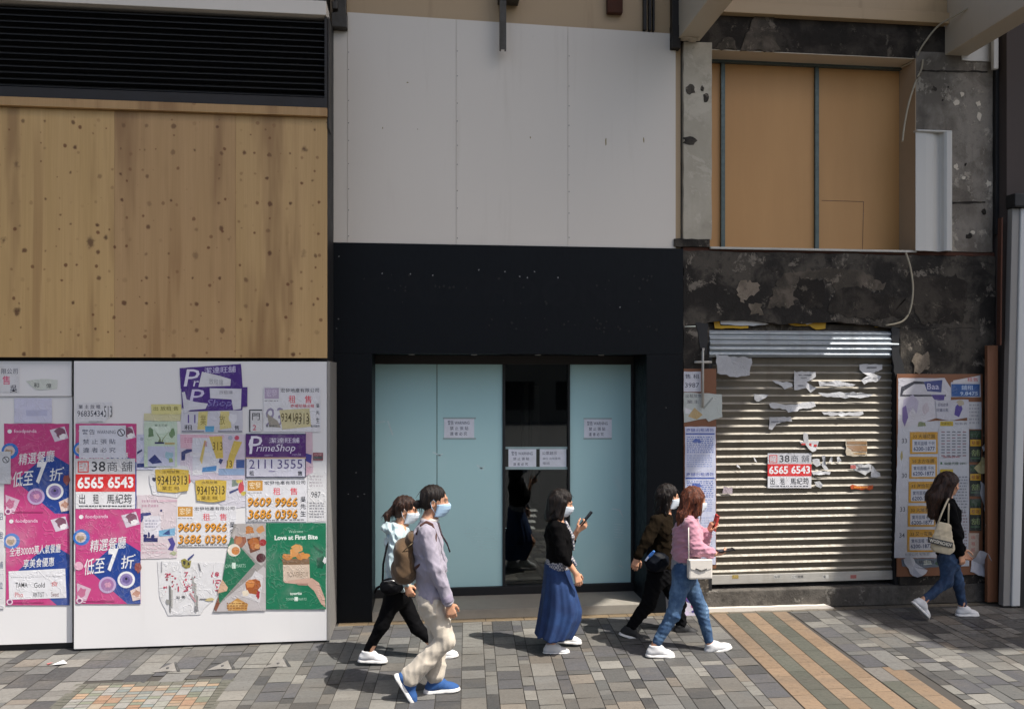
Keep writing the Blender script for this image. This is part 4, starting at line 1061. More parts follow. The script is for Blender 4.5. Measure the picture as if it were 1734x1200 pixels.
def yellow(x0, y0, x1, y1, lvl, label, seed):
    w_, h_ = x1 - x0, y1 - y0
    def q(a, c): return (x0 + a * w_, y0 + c * h_)
    return stick('phone_slip', label, 'slip', YB, lvl, [q(0, .05), q(.5, 0), q(1, .06), q(.98, .9), q(.6, 1), q(.05, .93)], '#c4a848', [('text', *q(.22, .08), *q(.72, .2), '出租放售', '#6a5720', .005), ('text', *q(.06, .30), *q(.95, .68), '93419313', '#4d3f16', .012), ('text', *q(.2, .72), *q(.5, .9), '業主', '#6a5720'), ('text', *q(.55, .74), *q(.72, .88), '租', '#6a5720')], 'yellow telephone slips on the hoarding', .003, seed)
yellow(263, 793, 320, 834, 4, 'yellow slip reading 93419313, the left one with a red mark at its right edge', 21)
yellow(330, 811, 383, 850, 3, 'yellow slip reading 93419313, the right one just above a letting notice', 22)
stick('paper_scrap', 'torn white paper around the left yellow slip', 'paper', YB, 2, [(252, 803), (268, 786), (318, 788), (323, 800), (322, 818), (300, 842), (258, 838)], '#d3d3d6', [('jag', 261, 811, 3, 4, '#33364c', 2), ('poly', [(316, 803), (321, 802), (323, 816), (319, 820)], '#c94c4a')], GP, .004, 15)
stick('paper_scrap', 'pale paper remnants with red and yellow flecks between the yellow slips and the orange numbers', 'paper', YB, .4, [(322, 800), (372, 795), (416, 806), (416, 858), (384, 862), (322, 812)], '#c8c6cf', [('jag', 397, 815, 6, 10, '#7d8a80', 3), ('jag', 409, 823, 5, 12, '#c25058', 4), ('jag', 404, 811, 6, 6, '#c9b25a', 5), ('poly', [(388, 832), (403, 826), (404, 829), (389, 836)], '#3c4470'), ('jag', 412, 835, 4, 4, '#b9a94c', 6), ('jag', 345, 807, 12, 3, '#a9a3c4', 7)], GP, .004, 16)
lease(417, 812, 520, 883, YB, 2, 'letting notice with orange numbers 9609 9966, directly under the purple sign')
stick('notice', 'white sheet with 987 and grey print at the right end of the hoarding', 'notice', YB, .5, [(521, 800), (553, 798), (552, 882), (521, 884)], '#d2d2d3', [('text', 527, 832, 543, 842, '987', '#3a3a40', .0), ('lines', 524, 805, 546, 826, 4, '#b9b3b8', 5), ('lines', 524, 850, 548, 878, 6, '#8a8a90', 6), ('rect', 524, 784, 546, 786, '#c88f9f')] if False else [('text', 527, 832, 543, 842, '987', '#3a3a40', .0), ('lines', 524, 805, 546, 826, 4, '#b9b3b8', 5), ('lines', 524, 850, 548, 878, 6, '#8a8a90', 6)], GP, .002, 17)
lease(299, 856, 400, 925, YB, 2, 'letting notice with orange numbers 9609 9966, left of the green food poster')
stick('leaflet', 'pale pink leaflet with navy skyline and blue mountain picture', 'leaflet', YB, 1, [(232, 838), (300, 836), (300, 944), (234, 946)], '#cfc3c8', [('lines', 240, 846, 268, 862, 2, '#b99aa8', 3), ('poly', [(235, 872), (240, 868), (255, 867), (256, 871), (244, 874), (240, 884), (234, 880)], '#3a3f78'), ('rect', 243, 873, 272, 906, '#d6d4dc'), ('lines', 246, 880, 268, 895, 3, '#a5a3b4', 5), ('rect', 243, 910, 267, 917, '#2c2f62'), ('jag', 246, 907, 3, 4, '#2c2f62', 2), ('jag', 252, 905, 2, 5, '#2c2f62', 3), ('jag', 259, 907, 3, 4, '#2c2f62', 4), ('poly', [(269, 898), (297, 893), (296, 906), (269, 908)], '#6fa5c8'), ('poly', [(275, 904), (287, 896), (288, 905)], '#26407a'), ('poly', [(284, 912), (292, 909), (297, 920), (293, 932), (284, 930), (289, 922)], '#4b468e'), ('lines', 240, 919, 282, 940, 3, '#cdb5bd', 8), ('jag', 294, 936, 6, 4, '#aab08e', 9), ('circ', 273, 864, 2, '#33366a'), ('rect', 270, 846, 300, 849, '#c9aab6')], GP, .003, 18)
stick('paper_scrap', 'small torn yellow and black paper scrap above the torn red lettering', 'paper', YB, 2, [(306, 948), (313, 945), (319, 950), (324, 948), (322, 960), (315, 962), (309, 958)], '#8d8540', [('jag', 312, 952, 2, 4, '#2a2a1e', 2), ('jag', 319, 954, 2, 3, '#2a2a1e', 3), ('poly', [(317, 946), (328, 937), (329, 939), (319, 948)], '#3d4680')], GP, .002, 19)
el = []
rr = random.Random(8)
for k in range(46):
    x_, y_ = rr.choice([rr.uniform(277, 300), rr.uniform(310, 332), rr.uniform(358, 376)]), rr.uniform(968, 1002)
    el.append(('jag', x_, y_, rr.uniform(.6, 2.6), rr.uniform(.8, 2.6), rr.choice(['#b53c55', '#c2556a', '#b53c55', '#8a4a50']), k))
el += [('text', 279, 970, 286, 977, '2', '#b53c55'), ('text', 312, 968, 319, 976, '7', '#b53c55'), ('text', 301, 992, 319, 1001, '1 3', '#b53c55'), ('text', 364, 968, 371, 975, '8', '#b53c55'), ('text', 361, 981, 369, 987, '12', '#b53c55'), ('text', 298, 1008, 314, 1013, '出 售', '#3a3a40')]
for x_, y0_, y1_ in ((288, 990, 1038), (291, 996, 1030), (331, 985, 1038), (327, 975, 1002), (334, 1006, 1034)):
    el.append(('poly', [(x_ - 2, y0_), (x_ + 1.5, y0_ + 3), (x_ + 1, y1_), (x_ - 1, y1_ - 4)], rr.choice(['#8a8a88', '#6d6d6c', '#a5a5a2'])))
el += [('jag', 284, 1018, 3, 5, '#8f8f8c', 2), ('jag', 332, 1030, 4, 5, '#77777a', 3), ('jag', 356, 1014, 8, 3, '#c3b47c', 4), ('rect', 338, 1013, 350, 1014.5, '#3f3f44'), ('poly', [(320, 1004), (323, 1003), (333, 1018), (330, 1019)], '#b98d92'), ('rect', 273, 950, 274.5, 968, '#9a9aa0'), ('poly', [(335, 952), (338, 955), (341, 968), (338, 964)], '#77777a')]
stick('torn_poster', 'torn remains of a poster with broken red lettering and hanging grey strips', 'torn poster', YB, 1, [(266, 950), (378, 952), (376, 1000), (345, 1030), (340, 1040), (284, 1042), (270, 1010)], '#d5d5d7', el, GP, .004, 20)
# food posters
GREEN = '#12704f'
fx = [('poly', [(402, 886), (450, 886), (450, 950), (443, 958), (392, 908)], '#aaa5a3'), ('poly', [(386, 925), (392, 908), (432, 954), (376, 1016), (366, 1030), (372, 1000), (376, 985)], '#1b6a4c'), ('poly', [(372, 1022), (446, 958), (450, 962), (450, 1033), (362, 1035)], '#b7b2b3'),
      ('jag', 406, 916, 9, 11, '#8e4c28', 2), ('jag', 404, 914, 6, 7, '#b06c3a', 12), ('jag', 422, 897, 8, 7, '#b2743f', 3), ('jag', 442, 895, 7, 7, '#c08a58', 4), ('poly', [(418, 912), (440, 908), (440, 930), (424, 936)], '#6b3b22'), ('jag', 430, 920, 9, 9, '#a86434', 5), ('jag', 436, 924, 5, 4, '#c58a52', 15), ('circ', 445, 918, 6, '#9a2f33'), ('circ', 442, 944, 8, '#4a1a22'), ('circ', 396, 931, 11, '#d9d2c4'), ('circ', 399, 932, 7, '#c27b3c'),
      ('text', 378, 955, 416, 961, 'TOWER MARTS', '#9fc4b0', 0), ('rect', 393, 952, 399, 962, '#c9dccf'), ('poly', [(432, 966), (446, 974), (440, 1020), (408, 1008)], '#c9c6c8'), ('jag', 428, 992, 12, 14, '#9a5326', 6), ('jag', 424, 988, 8, 8, '#c27c42', 16), ('jag', 416, 1004, 7, 6, '#dcd0bc', 7), ('jag', 437, 1006, 3, 8, '#a03038', 8), ('poly', [(384, 1024), (402, 1012), (420, 1022), (418, 1033), (386, 1033)], '#b98a4a'), ('jag', 400, 1022, 12, 5, '#d2ab6b', 9), ('lines', 384, 1020, 418, 1032, 3, '#8f5f2c', 3), ('poly', [(376, 980), (386, 994), (384, 1000), (368, 1004)], '#c9a58a'), ('poly', [(362, 1030), (370, 1010), (372, 1022), (366, 1035)], '#7d4a34')]
stick('poster', 'torn green food poster with trays of fried food and dips', 'poster', YB, 3, [(396, 887), (450, 886), (450, 1033), (360, 1036), (372, 1002), (376, 984), (386, 926), (391, 906)], '#8f8b88', fx, GP, .003, 23)
ny = random.Random(4)
el = [('text', 489, 897, 513, 902, 'Welcome', '#a9cdb9', 0), ('text', 465, 906, 538, 914, 'Love at First Bite', '#e6efe8', .03), ('poly', [(477, 946), (524, 944), (524, 958), (480, 958)], '#7a5e44'), ('poly', [(479, 956), (524, 955), (525, 982), (480, 984)], '#c9b6a4'), ('text', 486, 968, 522, 977, 'TOWERBOX', '#7d6a58', -.005), ('poly', [(480, 983), (528, 978), (540, 986), (550, 1012), (551, 1028), (544, 1022), (532, 1000), (520, 989), (500, 988), (482, 986)], '#c4a191'), ('poly', [(500, 987), (522, 987), (520, 991), (505, 990)], '#a07e70'),
      ('jag', 487, 942, 8, 6, '#c07f3e', 2), ('jag', 498, 936, 9, 8, '#cf9150', 3), ('jag', 511, 940, 8, 7, '#c27f3c', 4), ('jag', 503, 928, 9, 6, '#d39a58', 5), ('jag', 517, 941, 7, 5, '#cc8b48', 6), ('text', 491, 1002, 511, 1007, 'towrite', '#d6e6db', .03), ('text', 484, 1012, 498, 1016, 'TOWER', '#a9cdb9', 0), ('text', 505, 1012, 519, 1016, 'MARTS', '#a9cdb9', 0), ('rect', 498.5, 1010, 504.5, 1017, '#d6e6db'), ('jag', 543, 952, 8, 12, '#0c4d38', 7), ('poly', [(530, 922), (548, 934), (546, 937), (534, 928)], '#0d5a40'), ('jag', 550, 948, 3, 6, '#d9d9da', 8)]
stick('poster', 'green poster of a hand holding a carton of fried nuggets', 'poster', YB, 3, R4(450.5, 885, 552, 1031), GREEN, el, GP, .0012, 24)

# ---- notices on the doors
stick('door_notice', 'white post no bills notice taped on the second teal door pane', 'notice', 8.964, 1, R4(752, 708, 803, 742), '#e6e8f0', [('text', 758, 712, 795, 719, '警告 WARNING', '#464c66', .015), ('text', 762, 722, 793, 728, '禁 止 張 貼', '#3f455e', .02), ('text', 762, 731, 791, 737, '違 者 必 究', '#3f455e', .02), ('rect', 750, 706.5, 806, 709, '#9fb2b2'), ('rect', 750, 741, 806, 743.5, '#9fb2b2')], 'post no bills notices on the doors')
stick('door_notice', 'white post no bills notice taped on the right-hand teal door pane', 'notice', 8.964, 1, R4(989, 709, 1036, 742), '#e6e8f0', [('text', 994, 713, 1029, 720, '警告 WARNING', '#464c66', .015), ('text', 997, 723, 1025, 729, '禁 止 張 貼', '#3f455e', .02), ('text', 997, 732, 1022, 738, '違 者 必 究', '#3f455e', .02), ('rect', 988, 707.5, 1036, 709.5, '#9fb2b2'), ('rect', 988, 741, 1036, 743.5, '#9fb2b2')], 'post no bills notices on the doors')
DG = 8.984
stick('door_notice', 'left of the two white notices taped across the dark clear door', 'notice', DG, 1, R4(861, 759, 908, 792), '#e6e8f0', [('text', 866, 764, 902, 771, '警告 WARNING', '#464c66', .015), ('text', 869, 774, 896, 779, '禁 止 張 貼', '#3f455e', .02), ('text', 869, 783, 894, 788, '違 者 必 究', '#3f455e', .02)], 'notices taped on the dark door')
stick('door_notice', 'right of the two white notices taped across the dark clear door', 'notice', DG, 1, R4(914, 759, 959, 792), '#e6e8f0', [('text', 918, 764, 943, 770, '公眾啟示', '#464c66', .01), ('text', 919, 774, 949, 778, '舖位 出租查詢', '#5b6078', 0), ('text', 919, 782, 931, 786, '電話', '#5b6078', 0)], 'notices taped on the dark door')
for yy, lab in (((756, 760), 'strip of clear tape along the top of the two dark door notices'), ((790, 794.5), 'strip of clear tape along the bottom of the two dark door notices')):
    stick('tape_strip', lab, 'tape', DG, 2, R4(856, yy[0], 962, yy[1]), '#9db4b4', [])

# ---- left flank of the shutter
YP = 8.40
b = B(); x0, z1 = P(1158, 624, YP); x1, z0 = P(1213, 962, YP); b.box(x0, x1, YP, YP + .012, z0, z1, bev=.002)
tag(b.build('backing_board', M_MDF_EDGE, loc=((x0 + x1) / 2, YP, z0)), 'terracotta board behind the papers left of the shutter', 'board')
stick('notice', 'white slip with part of a phone number, left of the shutter top', 'notice', YP, 1, R4(1158, 629, 1187, 663), '#c3c4cc', [('text', 1160, 633, 1184, 641, '售 租', '#3b3f4e'), ('text', 1160, 648, 1184, 656, '3987', '#3b3f4e', .005)], None, .002, 25)
stick('torn_poster', 'torn greenish paper overlapping the left edge of the shutter', 'torn poster', YP - .002, 2, [(1158, 664), (1200, 666), (1222, 668), (1223, 706), (1200, 714), (1196, 708), (1158, 715)], '#b3b9b4', [('text', 1161, 667, 1188, 673, '出租放售', '#4a4c55'), ('text', 1163, 677, 1184, 683, '業主', '#4a4c55'), ('poly', [(1190, 690), (1206, 672), (1208, 674), (1192, 693)], '#8a918c'), ('poly', [(1165, 705), (1176, 690), (1190, 702), (1180, 710)], '#b39a6a'), ('poly', [(1160, 690), (1172, 694), (1168, 700), (1160, 700)], '#cfcfd2')], None, .003, 26)
def blue_notice(y0, y1, label, lvl, sd):
    el = [('text', 1162, y0 + 3, 1209, y0 + 9, '商舖出租通告', '#34489a', .015), ('rect', 1161, y0 + 11, 1210, y0 + 13.5, '#3a52a0'), ('lines', 1163, y0 + 17, 1208, y0 + 46, 9, '#5f74b4', sd), ('jag', 1180, y0 + 24, 9, 3, '#4a62ac', sd), ('lines', 1163, y0 + 48, 1206, min(y1 - 4, y0 + 70), 6, '#9aa6cc', sd + 3)]
    if y1 - y0 > 90: el += [('lines', 1165, y0 + 78, 1206, y1 - 8, 16, '#aab2ce', sd + 5)]
    return stick('notice', label, 'notice', YP, lvl, R4(1160, y0, 1212, y1), '#c5c9dc', el, 'blue printed notices left of the shutter', .002, sd)
blue_notice(722, 797, 'upper blue printed notice on the board left of the shutter', 1, 31)
blue_notice(797, 955, 'lower long blue printed notice left of the shutter, behind the walking pair', 2, 32)
# ---- on the shutter
YS = 8.494
sign38(1300, 767, 1374, 826, YS, 1, 'white and red letting sign reading 38 and 6565 6543 stuck on the shutter')
def scrap(label, pts, seed, c='#d9d9da', el=(), curl=.03, Y=8.492, name='paper_scrap', cat='paper', group='torn paper scraps on the shutter'):
    r_ = random.Random(seed)
    pp = rag(px_poly(pts, Y), .010, .04, seed)
    cx = sum(p[0] for p in pp) / len(pp); cz = sum(p[1] for p in pp) / len(pp)
    b = B(); n_ = len(pp)
    out = []
    curl = min(curl, .014) if group == 'torn paper scraps on the shutter' else curl
    c = tuple(v * .82 for v in lin(c)) if group == 'torn paper scraps on the shutter' else c
    pa, pb2, pc = r_.uniform(0, 6.28), r_.uniform(0, 6.28), r_.uniform(4, 9)
    for p in pp:
        ang = math.atan2(p[1] - cz, p[0] - cx)
        k_ = curl * (max(0, math.sin(ang + pa)) ** 3 + .35 * max(0, math.sin(2 * ang + pb2)) ** 2)
        out.append((p[0], Y - k_, p[1]))
    b.add([(cx, Y - .002, cz)] + out, [(0, 1 + (i + 1) % n_, 1 + i) for i in range(n_)], lin(c))
    for (x0, y0, x1, y1, cc) in el:
        b.sheet([P(x0, y0, Y - .004), P(x1, y0, Y - .004), P(x1, y1, Y - .004), P(x0, y1, Y - .004)], Y - curl * .6, lin(cc))
    return tag(b.build(name, M_PRINT, loc=(cx, Y, cz)), label, cat, group)
scrap('large blank grey sheet hanging at the upper left of the shutter', [(1212, 600), (1273, 606), (1270, 635), (1242, 638), (1214, 632)], 1, '#b9babd', (), .03, 8.40)
scrap('white torn notice near the top centre of the shutter', [(1343, 629), (1381, 629), (1381, 639), (1366, 646), (1370, 658), (1345, 659)], 2, '#d2d2d3', [(1352, 634, 1374, 635.5, '#55565c'), (1356, 639, 1366, 640, '#77787c'), (1351, 652, 1362, 653, '#55565c')], .012)
scrap('white paper fin left of the torn notice at the top of the shutter', [(1308, 644), (1325, 646), (1341, 648), (1340, 654), (1328, 658)], 3)
scrap('white triangular flap right of the torn notice at the top of the shutter', [(1364, 644), (1381, 657), (1372, 664), (1364, 655)], 4)
scrap('white torn sheet at the upper right of the shutter with grey print', [(1455, 618), (1494, 616), (1494, 625), (1478, 632), (1492, 636), (1490, 645), (1470, 648), (1462, 651), (1458, 645), (1474, 638), (1456, 626)], 5, '#d0d0d1', [(1468, 621, 1484, 623, '#5a5b60'), (1478, 639, 1486, 640.5, '#77787c')], .02)
scrap('thin line of paper shreds across the upper shutter slats', [(1384, 646), (1390, 650), (1420, 644), (1431, 648), (1448, 650), (1444, 654), (1400, 653), (1386, 654)], 6)
scrap('small grey torn corner left on the shutter', [(1277, 666), (1302, 668), (1292, 676), (1281, 681), (1277, 676)], 7, '#b4b5b8')
scrap('ragged white row of paper high on the shutter, right of centre', [(1386, 666), (1416, 664), (1444, 664), (1478, 668), (1470, 672), (1430, 674), (1400, 672)], 8)
scrap('ragged white row of paper above the empty torn notice', [(1302, 683), (1315, 682), (1320, 686), (1345, 684), (1380, 680), (1381, 688), (1360, 692), (1336, 698), (1330, 692), (1306, 690)], 9)
scrap('long thin ragged paper line right of the torn notice outline', [(1391, 697), (1425, 698), (1462, 697), (1461, 702), (1430, 704), (1395, 702)], 10)
scrap('torn notice outline with a grey bottom left corner', [(1303, 706), (1340, 706), (1341, 712), (1312, 716), (1308, 727), (1303, 726)], 11, '#c4c4c6', [(1306, 713, 1330, 714.5, '#66676c')], .01)
scrap('white and red torn star of paper above the shutter letting sign', [(1353, 747), (1362, 748), (1361, 733), (1367, 734), (1368, 747), (1388, 747), (1384, 756), (1376, 766), (1368, 758)], 12, '#cfcfd0', [(1357, 750, 1364, 753, '#c0403f'), (1370, 750, 1374, 760, '#c0403f'), (1378, 752, 1383, 756, '#c0403f'), (1372, 760, 1379, 763, '#c0403f')], .012)
scrap('white torn letters left beside the shutter letting sign, upper bits', [(1376, 778), (1388, 776), (1390, 786), (1382, 789), (1377, 784)], 13)
scrap('white vertical shred of torn lettering right of the shutter letting sign', [(1392, 772), (1396, 772), (1399, 790), (1404, 796), (1396, 796), (1392, 786)], 14)
scrap('small white flake, second right of the shutter letting sign', [(1404, 772), (1408, 772), (1408, 781), (1402, 782)], 15)
scrap('small white flake, farthest right of the shutter letting sign', [(1417, 774), (1421, 772), (1424, 780), (1419, 784)], 16)
scrap('white horizontal shred below the torn letters on the shutter', [(1374, 799), (1386, 797), (1406, 798), (1405, 803), (1388, 805), (1376, 803)], 17)
scrap('rounded white paper stub at the lower right corner of the shutter letting sign', [(1380, 816), (1388, 813), (1393, 820), (1390, 826), (1383, 822)], 18)
scrap('brown paper square with a white torn border on the shutter', [(1432, 744), (1469, 744), (1469, 772), (1432, 772)], 19, '#cdbfa8', [(1434, 747, 1468, 752, '#8f6c45'), (1434, 754, 1468, 764, '#967350'), (1435, 766, 1466, 769, '#b0926a')], .008)
scrap('white pennant of paper with a red mark on the right of the shutter', [(1438, 786), (1477, 786), (1474, 797), (1464, 804), (1448, 796)], 20, '#d3d3d3', [(1440, 787, 1449, 793, '#b9605a'), (1453, 791, 1472, 794, '#5a5b60')], .012)
scrap('white hooked shred right of the paper pennant', [(1478, 788), (1483, 797), (1490, 801), (1490, 807), (1476, 807), (1475, 796)], 21)
scrap('orange strip of sticker on the right of the shutter', [(1438, 821), (1478, 822), (1478, 828), (1440, 828)], 22, '#cf5a22', [(1446, 823, 1470, 826, '#e08a3a')], .006, 8.492, 'sticker', 'sticker')
scrap('pale pink faded sticker low on the left of the shutter', [(1224, 824), (1240, 824), (1240, 835), (1224, 835)], 23, '#b9aab0', (), .006, 8.492, 'sticker', 'sticker')
scrap('tiny white fleck of paper left of the shutter letting sign', [(1275, 774), (1279, 776), (1283, 783), (1279, 781)], 24)
scrap('tiny white fleck of paper low left of the shutter letting sign', [(1247, 786), (1250, 787), (1252, 793), (1249, 791)], 25)

# ---- right board
YR = 8.395
b = B(); x0, z1 = P(1519, 633, YR); x1, z0 = P(1664, 972, YR); b.box(x0, x1, YR, YR + .015, z0, z1, bev=.002)
tag(b.build('backing_board', M_MDF_EDGE, loc=((x0 + x1) / 2, YR, z0)), 'brown board covered with layered letting posters right of the shutter', 'board')
GB = 'papers on the board right of the shutter'
stick('poster', 'torn white poster with purple figures at the top left of the right-hand board', 'poster', YR, 1, [(1521, 640), (1600, 640), (1612, 660), (1608, 700), (1560, 716), (1521, 726)], '#b9b7bd', [('poly', [(1526, 655), (1548, 645), (1566, 646), (1566, 650), (1548, 650), (1530, 662), (1528, 668), (1602, 668), (1602, 671), (1524, 671)], '#33343e'), ('poly', [(1564, 646), (1596, 643), (1594, 664), (1570, 662)], '#3a4378'), ('text', 1570, 649, 1590, 659, 'Baa', '#b9b7cd', .01), ('poly', [(1530, 676), (1546, 668), (1556, 680), (1552, 700), (1546, 690), (1536, 704), (1528, 696)], '#a8a2b4'), ('poly', [(1528, 690), (1534, 686), (1538, 706), (1532, 722), (1528, 712)], '#6a5a8c'), ('jag', 1560, 718, 7, 4, '#6f7a58', 3), ('poly', [(1576, 668), (1600, 668), (1598, 680), (1582, 676)], '#4a3c7c'), ('jag', 1568, 690, 6, 10, '#b0a7ae', 4)], GB, .003, 41)
stick('poster', 'blue and white letting poster at the top right of the right-hand board', 'poster', YR, 2, [(1610, 647), (1660, 635), (1661, 672), (1610, 672)], '#b6b6bb', [('rect', 1611, 650, 1659, 671, '#24508c'), ('text', 1628, 652, 1648, 660, '鋪租', '#aebfd6', .02), ('text', 1626, 663, 1656, 669, '9.8475', '#aebfd6', .02), ('poly', [(1614, 644), (1658, 636), (1658, 646), (1614, 649)], '#c3bfc0'), ('text', 1638, 639, 1656, 646, '租售', '#a9444a', .02)], GB, .002, 42)
stick('poster', 'white poster with a purple cut out figure below the blue letting poster', 'poster', YR, 3, [(1584, 678), (1640, 676), (1642, 706), (1608, 712), (1586, 708)], '#b2b2ba', [('text', 1588, 682, 1606, 688, '招租啟事', '#4b4d66'), ('text', 1586, 691, 1606, 697, '旺舖出租', '#4b4d66'), ('poly', [(1618, 688), (1626, 680), (1630, 692), (1624, 706), (1616, 702)], '#4a3d86'), ('jag', 1626, 682, 6, 4, '#a39a86', 5)], GB, .003, 43)
stick('poster', 'plain white sheet at the right of the purple cut out figure', 'poster', YR, 1, R4(1638, 680, 1662, 726), '#aeafb2', [('lines', 1641, 684, 1658, 720, 6, '#8f9096', 6)], GB, .002, 44)
stick('poster', 'long white sheet running down behind the yellow price cards', 'poster', YR, .4, [(1521, 716), (1592, 712), (1586, 944), (1514, 944)], '#b5b7bd', [('text', 1527, 742, 1536, 750, '33', '#4b4d55'), ('text', 1527, 801, 1536, 809, '30', '#4b4d55'), ('text', 1524, 858, 1533, 866, '33', '#4b4d55'), ('text', 1523, 902, 1532, 910, '34', '#4b4d55'), ('jag', 1560, 718, 8, 4, '#8c8640', 3), ('jag', 1527, 770, 2, 8, '#9a8f5a', 4), ('text', 1532, 936, 1574, 941, '有限公司 租售部', '#6a6c72', 0)], GB, .003, 45)
names = ['33 大埔花園', '30 太古花園', '33 海怡花園', '30 大埔花園', '33 又一花園']
for k, (y0, y1) in enumerate(((731, 768), (773, 810), (815, 851), (856, 891), (896, 934))):
    x0 = 1541 - k * 1.2
    stick('price_card', '%s of the five yellow bordered flat price cards on the right-hand board' % ('topmost', 'second from the top', 'middle', 'second from the bottom', 'lowest')[k], 'price card', YR, 2, R4(x0, y0, x0 + 47, y1), '#b5882a', [('rect', x0 + 4, y0 + 13, x0 + 44, y1 - 3, '#b7bac2'), ('text', x0 + 5, y0 + 4, x0 + 42, y0 + 11, names[k], '#43351a', .02), ('text', x0 + 7, y0 + 16, x0 + 42, y0 + 23, '實用面積 千呎', '#33415f', .01), ('text', x0 + 6, y0 + 25, x0 + 42, y0 + 32, '6200-1877', '#26365a', .02)], 'yellow price cards in a column', .001, 50 + k)
el = [('rect', 1592, 713, 1614, 721, '#b09a2c'), ('text', 1594, 715, 1611, 719, '物業價目', '#4a4318', 0), ('text', 1617, 715, 1638, 719, '租售表', '#6f7078', 0)]
for k in range(9):
    y_ = 730 + k * 5
    for c_ in range(5):
        el.append(('rect', 1594 + c_ * 9, y_, 1600 + c_ * 9, y_ + 2, '#8a6a72' if (k + c_) % 4 == 0 else '#6d7078'))
el += [('text', 1597, 772, 1625, 775, '敬請查詢', '#a0484f', 0), ('jag', 1594, 784, 2, 2, '#3f6a4c', 3), ('text', 1599, 782, 1636, 787, '物業代理 2891', '#4c6150', .01), ('rect', 1592, 794, 1614, 800, '#b09a2c'), ('lines', 1594, 806, 1638, 862, 11, '#82858d', 7), ('lines', 1594, 866, 1638, 950, 16, '#8d8085', 9), ('text', 1624, 862, 1637, 868, '網上', '#4c4d55', .01)]
stick('poster', 'tall white price list in small print right of the yellow cards', 'price list', YR, 2, R4(1590, 712, 1641, 958), '#b3b6bc', el, GB, .002, 46)
for k in range(3):
    y0 = 728 + k * 58
    stick('poster', '%s of the three black and yellow posters at the right edge of the board' % ('topmost', 'middle', 'lowest')[k], 'poster', YR, 3, R4(1642, y0, 1662, y0 + 54), '#15201a', [('rect', 1643, y0 + 16, 1661, y0 + 27, '#b58c1f'), ('rect', 1643, y0 + 2, 1661, y0 + 12, '#1c3a22'), ('text', 1645, y0 + 18, 1659, y0 + 25, '租盤', '#6a2f1a', .01), ('text', 1645, y0 + 33, 1659, y0 + 44, '舖', '#7a8a5a', .0), ('rect', 1644, y0 + 46, 1660, y0 + 49, '#35523a')], 'black and yellow posters in a column', .002, 60 + k)
stick('poster', 'beige poster with red characters at the lower right of the board', 'poster', YR, 3, R4(1640, 902, 1658, 944), '#a8988a', [('text', 1645, 906, 1651, 912, '出', '#a2403a'), ('text', 1645, 917, 1651, 923, '租', '#a2403a'), ('text', 1645, 928, 1651, 934, '旺', '#a2403a')], GB, .003, 47)
rr = random.Random(14)
def hang(label, pts, seed, c='#bcbcbf', curl=.06): return scrap(label, pts, seed, c, (), curl, 8.385, 'paper_scrap', 'paper', 'loose paper hanging off the right-hand board')
hang('large loose white sheet hanging off the bottom left of the right-hand board', [(1530, 946), (1540, 942), (1566, 964), (1552, 976), (1540, 970)], 71, '#b9bac0')
hang('crumpled white sheet at the foot of the right-hand board', [(1646, 948), (1652, 930), (1664, 934), (1682, 968), (1674, 978), (1656, 974), (1644, 966)], 72, '#b4b5bd', .1)
hang('torn paper bundle halfway up the right edge of the board', [(1650, 792), (1664, 772), (1672, 778), (1670, 800), (1656, 802)], 73, '#a39a70')
hang('curled white strip on the right edge of the board, upper part', [(1662, 748), (1672, 738), (1674, 752), (1666, 764)], 74)
hang('row of white torn curls down the lower right edge of the board', [(1660, 814), (1668, 820), (1670, 850), (1675, 880), (1672, 900), (1662, 896), (1666, 860), (1660, 836)], 75, '#a6a6a8', .08)
stick('torn_poster', 'strip of dark torn posters along the bottom of the right-hand board', 'torn poster', YR, 1.5, [(1526, 946), (1600, 944), (1600, 958), (1560, 962), (1528, 958)], '#5a6470', [('jag', 1540, 952, 6, 4, '#2b3a50', 2), ('jag', 1570, 952, 8, 4, '#a9b0a8', 3), ('jag', 1590, 952, 6, 4, '#38503c', 4), ('text', 1556, 948, 1582, 954, '舖位招租', '#1f2630', .01)], GB, .003, 48)
